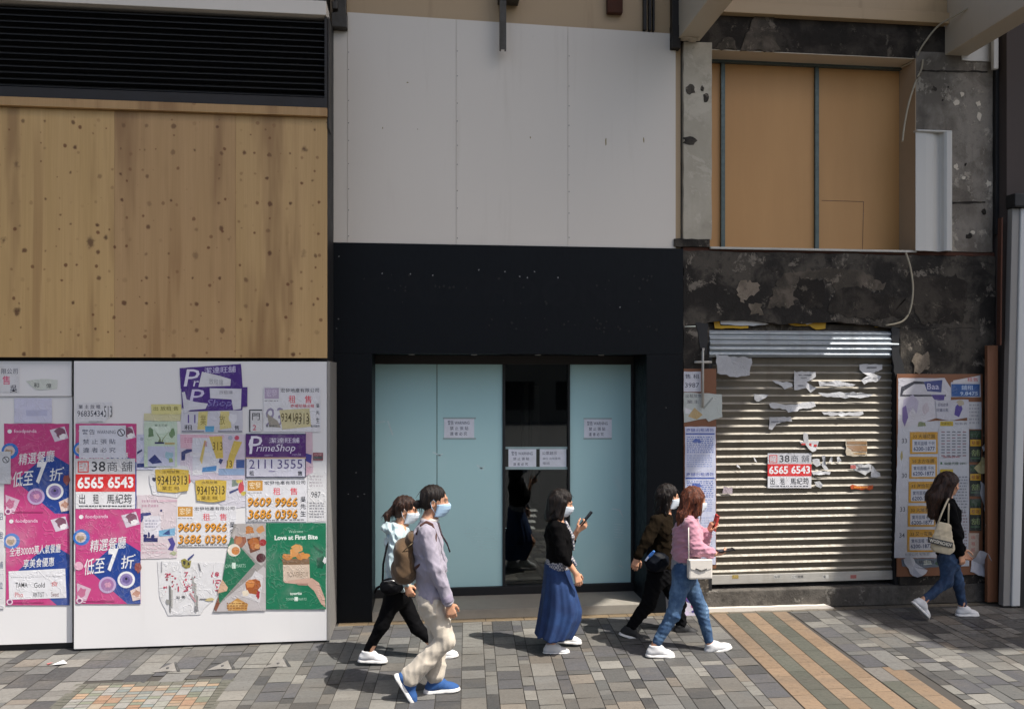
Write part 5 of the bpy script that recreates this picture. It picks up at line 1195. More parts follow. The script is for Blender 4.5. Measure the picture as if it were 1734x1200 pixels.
# ================================================================== people: smooth bodies grown from limb chains
class Field:
    """a distance field on a grid; limbs are blended in, then skinned with surface nets"""
    def __init__(s, h=.007, rx=2):
        s.h = h; s.rx = rx; s.ops = []
    def cone(s, a, b, r1, r2=None, k=.03, fy=1.0, mode='+'):
        r2 = r1 if r2 is None else r2
        a = np.array(a, float); b = np.array(b, float)
        R = max(r1, r2) * max(1, fy)
        lo = np.minimum(a, b) - R; hi = np.maximum(a, b) + R
        cy = (a[1] + b[1]) / 2
        def fn(x, y, z):
            ys = (y - cy) / fy
            A = np.array([a[0], (a[1] - cy) / fy, a[2]]); Bv = np.array([b[0], (b[1] - cy) / fy, b[2]]) - A
            L = float(Bv @ Bv) + 1e-9
            t = np.clip(((x - A[0]) * Bv[0] + (ys - A[1]) * Bv[1] + (z - A[2]) * Bv[2]) / L, 0, 1)
            d = np.sqrt((x - A[0] - t * Bv[0]) ** 2 + (ys - A[1] - t * Bv[1]) ** 2 + (z - A[2] - t * Bv[2]) ** 2)
            return (d - (r1 + (r2 - r1) * t)) * (1.0 if fy >= 1 else fy)
        s.ops.append((lo, hi, fn, k, mode)); return s
    def ell(s, c, r, M=None, k=.03, mode='+'):
        c = np.array(c, float); r = np.array(r, float)
        M = np.eye(3) if M is None else np.array(M)      # columns: local axes in world
        R = np.abs(M) @ r
        def fn(x, y, z):
            px, py, pz = x - c[0], y - c[1], z - c[2]
            q = [(px * M[0, i] + py * M[1, i] + pz * M[2, i]) for i in range(3)]
            k0 = np.sqrt(sum((q[i] / r[i]) ** 2 for i in range(3))) + 1e-9
            k1 = np.sqrt(sum((q[i] / r[i] ** 2) ** 2 for i in range(3))) + 1e-9
            return k0 * (k0 - 1) / k1
        s.ops.append((c - R, c + R, fn, k, mode)); return s
    def cut(s, p, n):
        """remove everything on the n side of the plane through p"""
        p = np.array(p, float); n = np.array(n, float); n /= np.linalg.norm(n)
        s.ops.append((None, None, lambda x, y, z: (x - p[0]) * n[0] + (y - p[1]) * n[1] + (z - p[2]) * n[2], 0, 'x')); return s
    def warp(s, fn):
        s.ops.append((None, None, fn, 0, 'w')); return s
    def mesh(s):
        h = s.h
        lo = np.min([o[0] for o in s.ops if o[4] == '+'], axis=0) - 4 * h
        hi = np.max([o[1] for o in s.ops if o[4] == '+'], axis=0) + 4 * h
        n = np.ceil((hi - lo) / h).astype(int) + 1
        ax = [lo[i] + h * np.arange(n[i]) for i in range(3)]
        D = np.full(n, .2, np.float32)
        for (a, b, fn, k, mode) in s.ops:
            if a is None:
                x, y, z = np.meshgrid(*ax, indexing='ij', sparse=True)
                v = fn(x, y, z)
                D = np.maximum(D, v).astype(np.float32) if mode == 'x' else (D + v).astype(np.float32)
                continue
            m = k + 4 * h
            i0 = np.maximum(np.floor((a - m - lo) / h).astype(int), 0); i1 = np.minimum(np.ceil((b + m - lo) / h).astype(int) + 1, n)
            sl = tuple(slice(i0[i], i1[i]) for i in range(3))
            x, y, z = np.meshgrid(*[ax[i][sl[i]] for i in range(3)], indexing='ij', sparse=True)
            v = fn(x, y, z).astype(np.float32)
            o = D[sl]
            if mode == '-':
                v = -v
                hh = np.maximum(k - np.abs(o - v), 0) / max(k, 1e-6)
                D[sl] = np.maximum(o, v) + hh * hh * k / 4
            else:
                hh = np.maximum(k - np.abs(o - v), 0) / max(k, 1e-6)
                D[sl] = np.minimum(o, v) - hh * hh * k / 4
        V, Q = surface_nets(D, lo, h)
        return relax(V, Q, s.rx, .5), Q

def surface_nets(D, lo, h):
    n = D.shape
    ins = D < 0
    c = np.zeros(tuple(q - 1 for q in n), np.int8)
    for i in (0, 1):
        for j in (0, 1):
            for k in (0, 1):
                c += ins[i:n[0] - 1 + i, j:n[1] - 1 + j, k:n[2] - 1 + k]
    act = (c > 0) & (c < 8)
    idx = np.argwhere(act)
    ids = np.full(act.shape, -1, np.int32); ids[act] = np.arange(len(idx))
    acc = np.zeros((len(idx), 3)); cnt = np.zeros(len(idx))
    cor = [(i, j, k) for i in (0, 1) for j in (0, 1) for k in (0, 1)]
    val = {q: D[idx[:, 0] + q[0], idx[:, 1] + q[1], idx[:, 2] + q[2]] for q in cor}
    for q in cor:
        for a in range(3):
            if q[a]: continue
            r = list(q); r[a] = 1; r = tuple(r)
            v0, v1 = val[q], val[r]
            m = (v0 < 0) != (v1 < 0)
            t = np.where(m, v0 / np.where(m, v0 - v1, 1), 0)
            p = np.tile(np.array(q, float), (len(idx), 1)); p[:, a] = t
            acc[m] += p[m]; cnt[m] += 1
    V = lo + h * (idx + acc / cnt[:, None])
    F_ = []
    for a in range(3):
        b_, c_ = (a + 1) % 3, (a + 2) % 3
        s0 = [slice(1, n[i] - 1) for i in range(3)]; s1 = list(s0)
        s0[a] = slice(0, n[a] - 1); s1[a] = slice(1, n[a])
        A, Bm = ins[tuple(s0)], ins[tuple(s1)]
        e = np.argwhere(A != Bm)
        if len(e) == 0: continue
        fl = A[e[:, 0], e[:, 1], e[:, 2]]
        g = e.copy()
        for i in range(3):
            if i != a: g[:, i] += 1
        def at(db, dc):
            q = g.copy(); q[:, b_] -= db; q[:, c_] -= dc
            return ids[q[:, 0], q[:, 1], q[:, 2]]
        quad = np.stack([at(1, 1), at(0, 1), at(0, 0), at(1, 0)], 1)
        quad[~fl] = quad[~fl][:, ::-1]
        F_.append(quad)
    return V, np.concatenate(F_)

def relax(V, Fq, it=1, lam=.5):
    e = np.concatenate([Fq[:, [0, 1]], Fq[:, [1, 2]], Fq[:, [2, 3]], Fq[:, [3, 0]]])
    for _ in range(it):
        acc = np.zeros_like(V); cnt = np.zeros(len(V))
        np.add.at(acc, e[:, 0], V[e[:, 1]]); np.add.at(cnt, e[:, 0], 1)
        np.add.at(acc, e[:, 1], V[e[:, 0]]); np.add.at(cnt, e[:, 1], 1)
        V = V + lam * (acc / cnt[:, None] - V)
    return V

def put(name, VF, mat, parent=None, loc=None, col=(1, 1, 1), smooth=True):
    V, Fq = VF
    off = WLOC[parent.name] if parent else Vector(loc)
    me = bpy.data.meshes.new(name)
    W = np.asarray(V) - np.array(off)
    me.vertices.add(len(W)); me.vertices.foreach_set('co', W.astype(np.float32).ravel())
    Fq = np.asarray(Fq)
    me.loops.add(Fq.size); me.loops.foreach_set('vertex_index', Fq.astype(np.int32).ravel())
    me.polygons.add(len(Fq)); me.polygons.foreach_set('loop_start', np.arange(0, Fq.size, Fq.shape[1], dtype=np.int32))
    me.polygons.foreach_set('use_smooth', np.full(len(Fq), smooth))
    me.update(calc_edges=True); me.validate()
    ca = me.color_attributes.new('Col', 'FLOAT_COLOR', 'POINT')
    c = np.ones((len(W), 4), np.float32); c[:, :3] = col
    ca.data.foreach_set('color', c.ravel())
    me.materials.append(mat)
    o = bpy.data.objects.new(name, me); COL.objects.link(o)
    WLOC[o.name] = Vector(off)
    if parent: o.parent = parent
    else: o.location = off
    return o

def ripple(seed, amp, sc, n=5):
    """soft cloth folds: a few crossing waves, sc = waves per metre along x, y, z"""
    r = random.Random(seed)
    ws = [(np.array([r.gauss(0, 1) * sc[0], r.gauss(0, 1) * sc[1], r.gauss(0, 1) * sc[2]]) * 6.28, r.uniform(0, 6.28), r.uniform(.5, 1)) for _ in range(n)]
    def fn(x, y, z):
        v = 0
        for w_, p_, a_ in ws:
            q = np.sin(x * w_[0] + y * w_[1] + z * w_[2] + p_ + .9 * np.sin(z * 17 + x * 9 + p_))
            v = v + a_ * (1 - np.abs(q)) ** 1.5
        return amp * (.5 - v / n * 1.6)
    return fn

def cloth_mat(name, c, rough=.85, var=.12, weave=260, bump=.25, fold=.0, scale=5, sheen=.2):
    n = NT(name)
    ob = n.obj()
    f = n.noise(ob, scale, 6, .6)
    g = n.noise(ob, weave, 2, .5)
    a = lin(c)
    sheen = 0 if max(a) < .05 else sheen
    base = n.mix(1.0, n.attr(), tuple(a), 'MULTIPLY')
    col = n.mix(n.ramp(f, .3, .7, 0, var * 2), base, tuple(x * .55 for x in a))
    col = n.mix(n.math('MULTIPLY', g, .25), col, tuple(x * .5 for x in a))
    n.color(col).set(Roughness=rough)
    n.bs.inputs['Sheen Weight'].default_value = sheen
    n.bs.inputs['Specular IOR Level'].default_value = .08 if max(a) < .05 else .25
    n.bump(n.math('ADD', g, n.math('MULTIPLY', f, .5)), bump, .003)
    return n.mat
def denim_mat(name, c, pale):
    n = NT(name)
    ob = n.obj()
    f = n.noise(ob, 6, 6, .65)
    g = n.noise(n.mapping(ob, (1, 1, .2)), 220, 3, .6)
    s_ = n.noise(n.mapping(ob, (2, 2, .6)), 9, 5, .65)
    col = n.mix(n.ramp(f, .4, .7, 0, .7), c, pale)
    col = n.mix(n.ramp(s_, .55, .75, 0, .5), col, tuple(x * .5 for x in lin(c)))
    col = n.mix(n.math('MULTIPLY', g, .45), col, tuple(x * .5 for x in lin(c)))
    col = n.mix(1.0, col, n.attr(), 'MULTIPLY')
    n.color(col).set(Roughness=.85); n.bump(n.math('ADD', g, s_), .3, .004)
    return n.mat
def skin_mat():
    n = NT('skin')
    ob = n.obj()
    f = n.noise(ob, 22, 5, .6)
    col = n.mix(n.ramp(f, .35, .7, 0, .25), n.attr(), (.42, .17, .11))
    n.color(col).set(Roughness=.5)
    n.bs.inputs['Subsurface Weight'].default_value = .12
    n.bs.inputs['Subsurface Radius'].default_value = (.012, .005, .003)
    n.bs.inputs['Subsurface Scale'].default_value = .5
    n.bump(n.noise(ob, 240, 2, .5), .08, .002)
    return n.mat
def hair_mat(name, c, hi):
    n = NT(name)
    ob = n.obj()
    g = n.noise(n.mapping(ob, (1, 1, .06)), 150, 5, .7, .3)
    f = n.noise(n.mapping(ob, (1, 1, .25)), 18, 4, .6)
    col = n.mix(n.ramp(g, .35, .72), c, hi)
    col = n.mix(n.ramp(f, .45, .7, 0, .6), col, tuple(x * .5 for x in lin(c)))
    n.color(col).set(Roughness=n.ramp(g, .2, .8, .32, .55))
    n.bs.inputs['Specular IOR Level'].default_value = .3
    n.bump(g, .9, .008)
    return n.mat
M_SKIN = skin_mat()
SKIN = np.array(lin('#c79677')); 
H_BLACK = hair_mat('black_hair', '#080606', '#2c211b')
H_BROWN = hair_mat('brown_hair', '#120b08', '#4a2f22')
H_RED = hair_mat('red_brown_hair', '#2a120b', '#8a4d33')
M_SHOEW = plain('white_shoe_upper', (.62, .62, .62), .6, 0, .1, 14, .1)
M_SOLEW = plain('white_rubber', (.66, .65, .63), .5, 0, .1, 14)
M_SHOEBL = plain('blue_shoe_knit', (.018, .075, .23), .8, 0, .3, 40, .4)
M_SHOEK = plain('black_shoe_upper', (.012, .012, .013), .7, 0, .3, 30, .3)
M_LACE = plain('grey_lace', (.42, .43, .45), .8)
M_MASK = plain('mask_fabric', (.60, .66, .72), .8, 0, .06, 20)
M_MASKB = plain('blue_mask_fabric', (.36, .52, .68), .8, 0, .06, 20)

def J(px, py, Y):
    x, z = P(px, py, Y)
    return np.array([x, Y, z])
def frame(fwd, up=(0, 0, 1)):
    f = np.array(fwd, float); f /= np.linalg.norm(f)
    u = np.array(up, float); u = u - f * (u @ f); u /= np.linalg.norm(u)
    return np.stack([f, np.cross(u, f), u], 1)           # columns: forward, left, up

def hand(fd, wr, d, n, thumb, curl=(18, 28, 24), s=1.0, spread=.0185, tcurl=.35):
    """palm of four rays, four unequal bent fingers and a thumb from the side of the palm"""
    wr = np.array(wr, float); d = np.array(d, float); d /= np.linalg.norm(d)
    n = np.array(n, float); n = n - d * (n @ d); n /= np.linalg.norm(n)
    a = np.array(thumb, float); a = a - d * (a @ d) - n * (a @ n); a /= np.linalg.norm(a)
    L = (.072, .080, .075, .058)
    for i in range(4):
        off = (1.5 - i) * spread * s
        kn = wr + d * (.086 - .004 * abs(i - 1)) * s + a * off
        fd.cone(wr + a * off * .45 + d * .005, kn, .0145 * s, .0118 * s, .012)
        p = kn; ang = 0; dirv = d + a * .06 * (1.5 - i); dirv /= np.linalg.norm(dirv)
        for q, (fr, cu) in enumerate(zip((.45, .31, .24), curl)):
            ang += math.radians(cu * (1 + .08 * i))
            dv = dirv * math.cos(ang) + n * math.sin(ang)
            p2 = p + dv * L[i] * fr * s
            fd.cone(p, p2, (.0096 - .0008 * q) * s, (.0090 - .0009 * q) * s, .004)
            p = p2
    t0 = wr + a * .018 * s + d * .018 * s + n * .004
    t1 = t0 + (d * .55 + a * .75 + n * .25) / 1.0 * .040 * s
    t2 = t1 + (d * .85 + a * .30 + n * tcurl) * .034 * s
    t3 = t2 + (d * .95 + a * .02 + n * (tcurl + .1)) * .026 * s
    fd.cone(t0, t1, .0145 * s, .0115 * s, .012).cone(t1, t2, .0108 * s, .0098 * s, .004).cone(t2, t3, .0098 * s, .0078 * s, .004)

def head(fd, c, M, s=1.0):
    def q(x, y, z): return c + M @ (np.array([x, y, z]) * s)
    def e(p, r, k=.02, mode='+'): fd.ell(q(*p), np.array(r) * s, M, k * s, mode)
    e((-.014, 0, .028), (.098, .076, .090), .02)
    e((.030, 0, -.040), (.064, .060, .078), .04)
    e((.060, 0, -.092), (.022, .024, .018), .03)
    e((.010, 0, -.070), (.055, .056, .038), .03)
    for sd in (-1, 1):
        e((.055, sd * .038, -.030), (.030, .022, .026), .02)
        e((-.012, sd * .076, -.012), (.017, .010, .031), .006)
        e((-.014, sd * .083, -.010), (.010, .006, .020), .004, '-')
        e((.090, sd * .031, .010), (.017, .018, .011), .012, '-')
        e((.0765, sd * .031, .008), (.0135, .0145, .0125), .003)
    e((.078, 0, .024), (.020, .048, .010), .016)
    fd.cone(q(.086, 0, .008), q(.112, 0, -.030), .008 * s, .0115 * s, .012)
    for sd in (-1, 1): e((.097, sd * .011, -.034), (.011, .008, .008), .006)
    e((.088, 0, -.061), (.013, .024, .0065), .006)
    e((.086, 0, -.073), (.013, .021, .0070), .006)
def face_colours(V, col, c, M, s=1.0):
    """lips, eyes and brows as the flesh has them"""
    L = ((V - c) @ M) / s
    x, y, z = L.T
    def m(cx, cy, cz, rx, ry, rz): return ((x - cx) / rx) ** 2 + ((np.abs(y) - cy) / ry) ** 2 + ((z - cz) / rz) ** 2 < 1
    col[m(.094, 0, -.067, .02, .026, .013)] = lin('#a4594f')
    col[m(.09, .031, .008, .02, .013, .008)] = (.55, .53, .5)
    col[m(.093, .031, .008, .02, .0065, .0075)] = (.015, .01, .008)
    col[m(.085, .033, .016, .03, .017, .003)] = (.05, .03, .02)
    col[m(.09, .034, .028, .03, .020, .0045)] = (.03, .02, .015)
    return col

def mask(parent, c, M, s, mat):
    vs, fs = [], []
    nu, nv = 18, 12
    for j in range(nv + 1):
        v = j / nv
        for i in range(nu + 1):
            a = math.radians(-86 + 172 * i / nu)
            z = -.006 - .108 * v - .010 * (1 - math.cos(a)) * (1 - v)
            bulge = .124 - .050 * (max(0, v - .2) / .8) ** 2 - .012 * (max(0, .2 - v) / .2) + (.004 if int(v * 8) % 2 else 0)
            x = .010 + (bulge - .010) * max(math.cos(a), 0) ** .9 - .012 * v * abs(math.sin(a))
            y = .074 * math.sin(a) * (1 - .10 * v)
            vs.append(c + M @ (np.array([x, y, z]) * s))
    for j in range(nv):
        for i in range(nu):
            p = j * (nu + 1) + i
            fs.append((p, p + 1, p + nu + 2, p + nu + 1))
    o = put('face_mask', (np.array(vs), np.array(fs)), mat, parent)
    sm = o.modifiers.new('thickness', 'SOLIDIFY'); sm.thickness = .003
    b = B()
    for sd in (-1, 1):
        pts = [c + M @ (np.array(p) * s) for p in ((.014, sd * .075, -.004), (-.010, sd * .088, .022), (-.032, sd * .084, .0), (-.02, sd * .084, -.04), (.014, sd * .072, -.092))]
        b.tube(pts, .0018, 5)
    b.build('ear_loop', mat, o)
    return o

def shoe(parent, ankle, toe, upper, sole, s=1.0, roll=(0, -1, 0), chunky=0.0, lace=True, low=False):
    """ankle: joint; toe: direction the foot points"""
    f = np.array(toe, float); f /= np.linalg.norm(f)
    lat = np.array([0, 1.0, 0]); up = np.cross(f, lat); up /= np.linalg.norm(up)
    if up[2] < 0 and abs(f[2]) < .95: up = -up
    lat = np.cross(up, f)
    M = np.stack([f, lat, up], 1)
    fd = Field(.005)
    z0 = -.085
    fd.cone((-.043, 0, z0 + .035), (.02, 0, z0 + .050), .036, .042, .02)
    fd.cone((.02, 0, z0 + .055), (.105, 0, z0 + .030), .038, .031, .025)
    fd.ell((.115, 0, z0 + .020), (.062, .041, .032), None, .03)
    fd.cone((-.024, 0, z0 + .05), (-.012, 0, z0 + .095), .038, .041, .02)
    fd.cone((-.006, 0, z0 + .085), (.045, 0, z0 + .065), .038, .034, .02)
    fd.ell((-.002, 0, z0 + .145), (.045, .040, .030), None, .004, '-')
    fd.cut((0, 0, z0 + .018), (0, 0, -1)).cut((.02, 0, z0 + .106), (-.16, 0, 1))
    V, Q = fd.mesh()
    o = put('shoe', (ankle + (V * s) @ M.T, Q), upper, parent)
    fd = Field(.005)
    t = .024 + chunky
    fd.cone((-.048, 0, z0), (.02, 0, z0), .039 + chunky * .4, .040, .02)
    fd.cone((.02, 0, z0), (.10, 0, z0), .040, .045, .02)
    fd.ell((.118, 0, z0), (.064 + chunky * .3, .047, .045), None, .02)
    fd.cut((0, 0, z0 - .004), (0, 0, -1)).cut((0, 0, z0 + t), (0, 0, 1))
    V, Q = fd.mesh()
    put('sole', (ankle + (V * s) @ M.T, Q), sole, o)
    if lace:
        b = B()
        for k in range(4):
            x_ = .040 + k * .017; zz = z0 + .094 - k * .0098
            pts = [ankle + M @ (np.array(p) * s) for p in ((x_ - .006, -.026, zz - .018), (x_, -.012, zz - .002), (x_ + .004, .012, zz - .002), (x_ - .004, .026, zz - .018))]
            b.tube(pts, .0032 * s, 6)
        b.build('lace', M_LACE, o)
    return o

def strays(hair, VF, n=150, seed=1, ln=.07, r=.0011, mat=None):
    """loose locks that break up the outline of the hair"""
    V, Q = VF
    a, b_, c_ = V[Q[:, 0]], V[Q[:, 1]], V[Q[:, 2]]
    N = np.cross(b_ - a, c_ - a); N /= np.linalg.norm(N, axis=1)[:, None] + 1e-9
    rg = np.random.RandomState(seed)
    pick = rg.choice(len(Q), n, replace=False)
    b = B()
    for i in pick:
        nn = N[i]; p = (a[i] + c_[i]) / 2
        t = np.array([0, 0, -1.0]) - nn * (-nn[2]); L = np.linalg.norm(t)
        if L < .15: t = np.array([-1, rg.uniform(-.5, .5), 0]) - nn * (-nn[0])
        t /= np.linalg.norm(t) + 1e-9; t = t + np.cross(nn, t) * rg.uniform(-.35, .35)
        l_ = ln * rg.uniform(.5, 1.3); pts = []; q = p - nn * .002; d = t
        for k in range(5):
            pts.append(tuple(q)); d = d + np.array([0, 0, -.12]) + nn * rg.uniform(-.02, .10); d /= np.linalg.norm(d); q = q + d * l_ / 4
        b.tube(pts, [r * 1.6, r * 2.2, r * 1.9, r * 1.3, r * .5], 4)
    return b.build('stray_hair', mat, hair)

def limb(fd, pts, rs, k=.03, fy=1.0):
    for i in range(len(pts) - 1): fd.cone(pts[i], pts[i + 1], rs[i], rs[i + 1], k, fy)

def hairwave(c, amp=.004, f=170, seed=0):
    r = random.Random(seed); p1, p2 = r.uniform(0, 6), r.uniform(0, 6)
    return lambda x, y, z: amp * (np.sin((y - c[1]) * f + 6 * np.sin(z * 9 + p1) + (x - c[0]) * f * .5) * .6 + np.sin((x - c[0]) * f * .8 + (y - c[1]) * 40 + p2 + 5 * np.sin(z * 7)) * .5)

def body_of(name, label, base, spec):
    """the figure itself: one continuous skin from head to feet"""
    fd = Field(.0055, 0)
    c, M, s = spec['head'], spec['headM'], spec.get('hs', 1.0)
    head(fd, c, M, s)
    nb = spec['spine'][0][0]
    fd.cone(c + M @ np.array([-.030, 0, -.075]) * s, nb, .050 * s, .054 * s, .03)
    sp = spec['spine']
    for i in range(len(sp) - 1):
        fd.cone(sp[i][0], sp[i + 1][0], sp[i][1] * .72, sp[i + 1][1] * .72, .05, 1.35)
    for sd in ('R', 'L'):
        a = spec['arm' + sd]
        fd.cone(nb + np.array([0, 0, -.03]), a[0], .045, .044, .04)
        limb(fd, a, (.044, .036, .024), .02)
        hd = spec.get('hand' + sd)
        if hd: hand(fd, a[2], *hd[:3], **(hd[3] if len(hd) > 3 else {}))
        l = spec['leg' + sd]
        limb(fd, l[:3], (.070, .050, .036), .03)
        tf = np.array(l[3]) / np.linalg.norm(l[3]); tu = np.array([-tf[2], 0, tf[0]])
        fd.cone(l[2] - tu * .03, l[2] + tf * .11 - tu * .055, .026, .018, .02)
    V, Q = fd.mesh()
    col = np.tile(SKIN * spec.get('tone', 1.0), (len(V), 1))
    col = face_colours(V, col, c, M, s)
    o = put(name, (V, Q), M_SKIN, None, base, col)
    return tag(o, label, 'person')

def HM(yaw=0, pitch=0, roll=0):
    """head axes: yaw turns the face towards the camera side, pitch tips it down"""
    y, p = math.radians(yaw), math.radians(pitch)
    f = np.array([math.cos(y) * math.cos(p), -math.sin(y) * math.cos(p), -math.sin(p)])
    return frame(f)
def sub(p, q, t): return p + (q - p) * t

# ------------------------------------------------------------------ 1: man in lilac jacket
def man():
    Y = 6.42; N, Fa = Y - .17, Y + .17
    hc = J(737, 848, Y); M = HM(4, 4)
    sp = [(J(726, 884, Y), .075), (J(722, 915, Y), .115), (J(728, 955, Y), .118), (J(733, 1000, Y), .115), (J(733, 1020, Y), .11)]
    aR = [J(721, 903, N + .02), J(738, 962, N - .03), J(760, 1021, N - .03)]
    aL = [J(722, 903, Fa - .02), J(712, 960, Fa + .02), J(735, 1010, Fa)]
    lR = [J(730, 1018, Y - .085), J(755, 1083, Y - .10), J(693, 1147, Y - .09), (.52, 0, -.85)]
    lL = [J(734, 1018, Y + .085), J(742, 1088, Y + .07), J(737, 1150, Y + .05), (1, .05, .03)]
    base = (hc[0], Y, 0)
    spec = dict(head=hc, headM=M, hs=1.0, spine=sp, armR=aR, armL=aL, legR=lR, legL=lL, tone=.92,
                handR=((.25, .05, -1), (-.1, 1, 0), (1, 0, .2), dict(curl=(24, 34, 28), s=1.02)), handL=((.3, 0, -1), (0, -1, 0), (1, 0, .2), dict(curl=(24, 34, 28))))
    o = body_of('person', 'person in a lilac jacket and baggy cream trousers striding right in blue shoes', base, spec)
    # hair pulled back into a small bun
    fd = Field(.005); q = lambda x, y, z: hc + M @ np.array([x, y, z])
    fd.ell(q(-.022, 0, .040), (.104, .085, .090), M, .02).ell(q(-.055, 0, -.015), (.062, .074, .066), M, .03)
    fd.ell(q(.112, 0, -.030), (.075, .10, .095), M, .012, '-').ell(q(.035, 0, -.10), (.09, .1, .075), M, .01, '-')
    fd.ell(q(-.012, -.09, -.02), (.022, .03, .034), M, .008, '-').ell(q(-.012, .09, -.02), (.022, .03, .034), M, .008, '-')
    fd.ell(q(-.135, 0, -.035), (.036, .032, .034), M, .014).warp(hairwave(hc, .0035, 240, 1))
    VF_ = fd.mesh(); hr_ = put('hair', VF_, H_BLACK, o); strays(hr_, VF_, 90, 1, mat=H_BLACK)
    mask(o, hc, M, 1.0, M_MASKB)
    # jacket
    jm = cloth_mat('lilac_cotton', '#9c96a3', .85, .10)
    fd = Field(.007)
    for i in range(len(sp) - 1): fd.cone(sp[i][0], sp[i + 1][0], sp[i][1] + (.010 if i else -.012), sp[i + 1][1] + .012, .05, 1.45)
    hem = J(730, 1024, Y)
    fd.cone(sp[-1][0], hem, .118, .128, .03, 1.45)
    for a in (aR, aL):
        fd.cone(sp[0][0] + np.array([0, 0, -.035]), a[0], .062, .066, .05)
        fd.cone(a[0], a[1], .070, .060, .012).cone(a[1], sub(a[1], a[2], .96), .060, .050, .02)
    fd.warp(ripple(3, .022, (3.4, 2.0, 2.6), 5)).warp(ripple(13, .012, (8, 5, 6), 4))
    fd.cut(J(715, 1018, Y), (-.25, 0, -1))
    fd.cut(sp[0][0] + np.array([.01, 0, .03]), (.35, 0, 1))
    jk = put('jacket', fd.mesh(), jm, o)
    cm = cloth_mat('white_collar_cotton', '#c9c2bc', .85)
    fd = Field(.005); nb = sp[0][0]
    fd.ell(nb + np.array([.005, 0, .022]), (.078, .076, .034), None, .01).ell(nb + np.array([.012, 0, .06]), (.066, .062, .060), None, .01, '-')
    put('collar', fd.mesh(), cm, jk)
    cf = cloth_mat('cuff_cotton', '#8d8596', .85)
    for a in (aR,):
        d = (a[2] - a[1]) / np.linalg.norm(a[2] - a[1])
        fd = Field(.005); fd.cone(a[2] - d * .045, a[2] - d * .005, .047, .046, .01).cut(a[2] - d * .012, d)
        put('cuff', fd.mesh(), cf, jk)
    b = B()
    for t_, r_ in (((.012, .0), .006),):
        pts = [J(742, 884, N + .05), J(748, 905, N + .04), J(757, 920, N + .06), J(762, 934, N + .07)]
        b.tube(pts, .007, 6)
    b.build('neck_cord', plain('dark_cord', (.03, .015, .02), .7), jk)
    # trousers
    tm = cloth_mat('cream_cotton', '#c8beae', .85, .10)
    fd = Field(.007)
    fd.cone(J(728, 1006, Y), J(734, 1028, Y), .118, .12, .05, 1.4)
    fd.cone(lR[0], lR[1], .104, .082, .05).cone(lR[1], sub(lR[1], lR[2], .97), .078, .084, .03)
    fd.cone(lL[0], lL[1], .102, .078, .05).cone(lL[1], lL[2] + np.array([.0, 0, .04]), .074, .084, .03)
    fd.cut(lL[2] + np.array([0, 0, -.035]), (0, 0, -1))
    fd.warp(ripple(7, .024, (2.2, 1.5, 1.6), 5)).warp(ripple(9, .009, (7, 4, 4), 4))
    dR = (lR[2] - lR[1]) / np.linalg.norm(lR[2] - lR[1])
    V, Q = fd.mesh()
    tr = put('trousers', (V, Q), tm, o)
    shoe(o, lR[2] + np.array([.012, 0, -.005]), lR[3], M_SHOEBL, M_SOLEW, 1.08, chunky=.010)
    shoe(o, lL[2] + np.array([0, 0, -.005]), lL[3], M_SHOEBL, M_SOLEW, 1.08, chunky=.010)
    b = B(); d = (aR[2] - aR[1]) / np.linalg.norm(aR[2] - aR[1])
    ring = frame(d); w_ = aR[2] + d * .004
    b.tube([w_ + ring @ np.array([0, .032 * math.cos(t), .032 * math.sin(t)]) for t in np.linspace(0, 6.29, 14)], .006, 6)
    b.build('wrist_band', plain('grey_band', (.25, .23, .24), .6), o)
    # backpack, worn: a thing of its own
    bm_ = cloth_mat('brown_canvas', '#57432e', .8, .2)
    fd = Field(.007); ctr = J(688, 946, Y)
    Mx = frame((.93, 0, .36))
    fd.ell(ctr, (.088, .15, .165), Mx, .03).ell(J(683, 968, Y), (.095, .15, .10), Mx, .06).ell(J(700, 915, Y), (.06, .12, .08), Mx, .05)
    fd.ell(J(673, 965, Y), (.05, .10, .075), Mx, .015).warp(ripple(21, .015, (4, 4, 5), 6))
    bp = put('backpack', fd.mesh(), bm_, None, tuple(ctr))
    tag(bp, 'brown canvas backpack worn on the lilac jacket', 'backpack')
    b = B()
    for yy in (N + .055, Fa - .055):
        pts = [J(706, 905, yy), J(713, 890, yy), J(722, 884, yy), J(731, 888, yy), J(737, 905, yy - .01), J(736, 930, yy - .05), J(722, 948, yy - .045), J(703, 962, yy - .01)]
        pts = [Vector(p) for p in pts]
        fine = []
        for i in range(len(pts) - 1):
            for k in range(4): fine.append(pts[i].lerp(pts[i + 1], k / 4))
        fine.append(pts[-1])
        b.tube(fine, .014, 8)
    b.build('strap', cloth_mat('brown_webbing', '#4a2a22', .8), bp)
    b = B(); b.tube([J(678, 938, Y - .12), J(690, 926, Y - .135), J(700, 918, Y - .125)], .004, 5); b.tube([J(668, 957, Y - .09), J(680, 953, Y - .11), J(690, 955, Y - .12)], .004, 5)
    b.build('zip', plain('brass_zip', (.12, .09, .05), .5, .6), bp)
man()
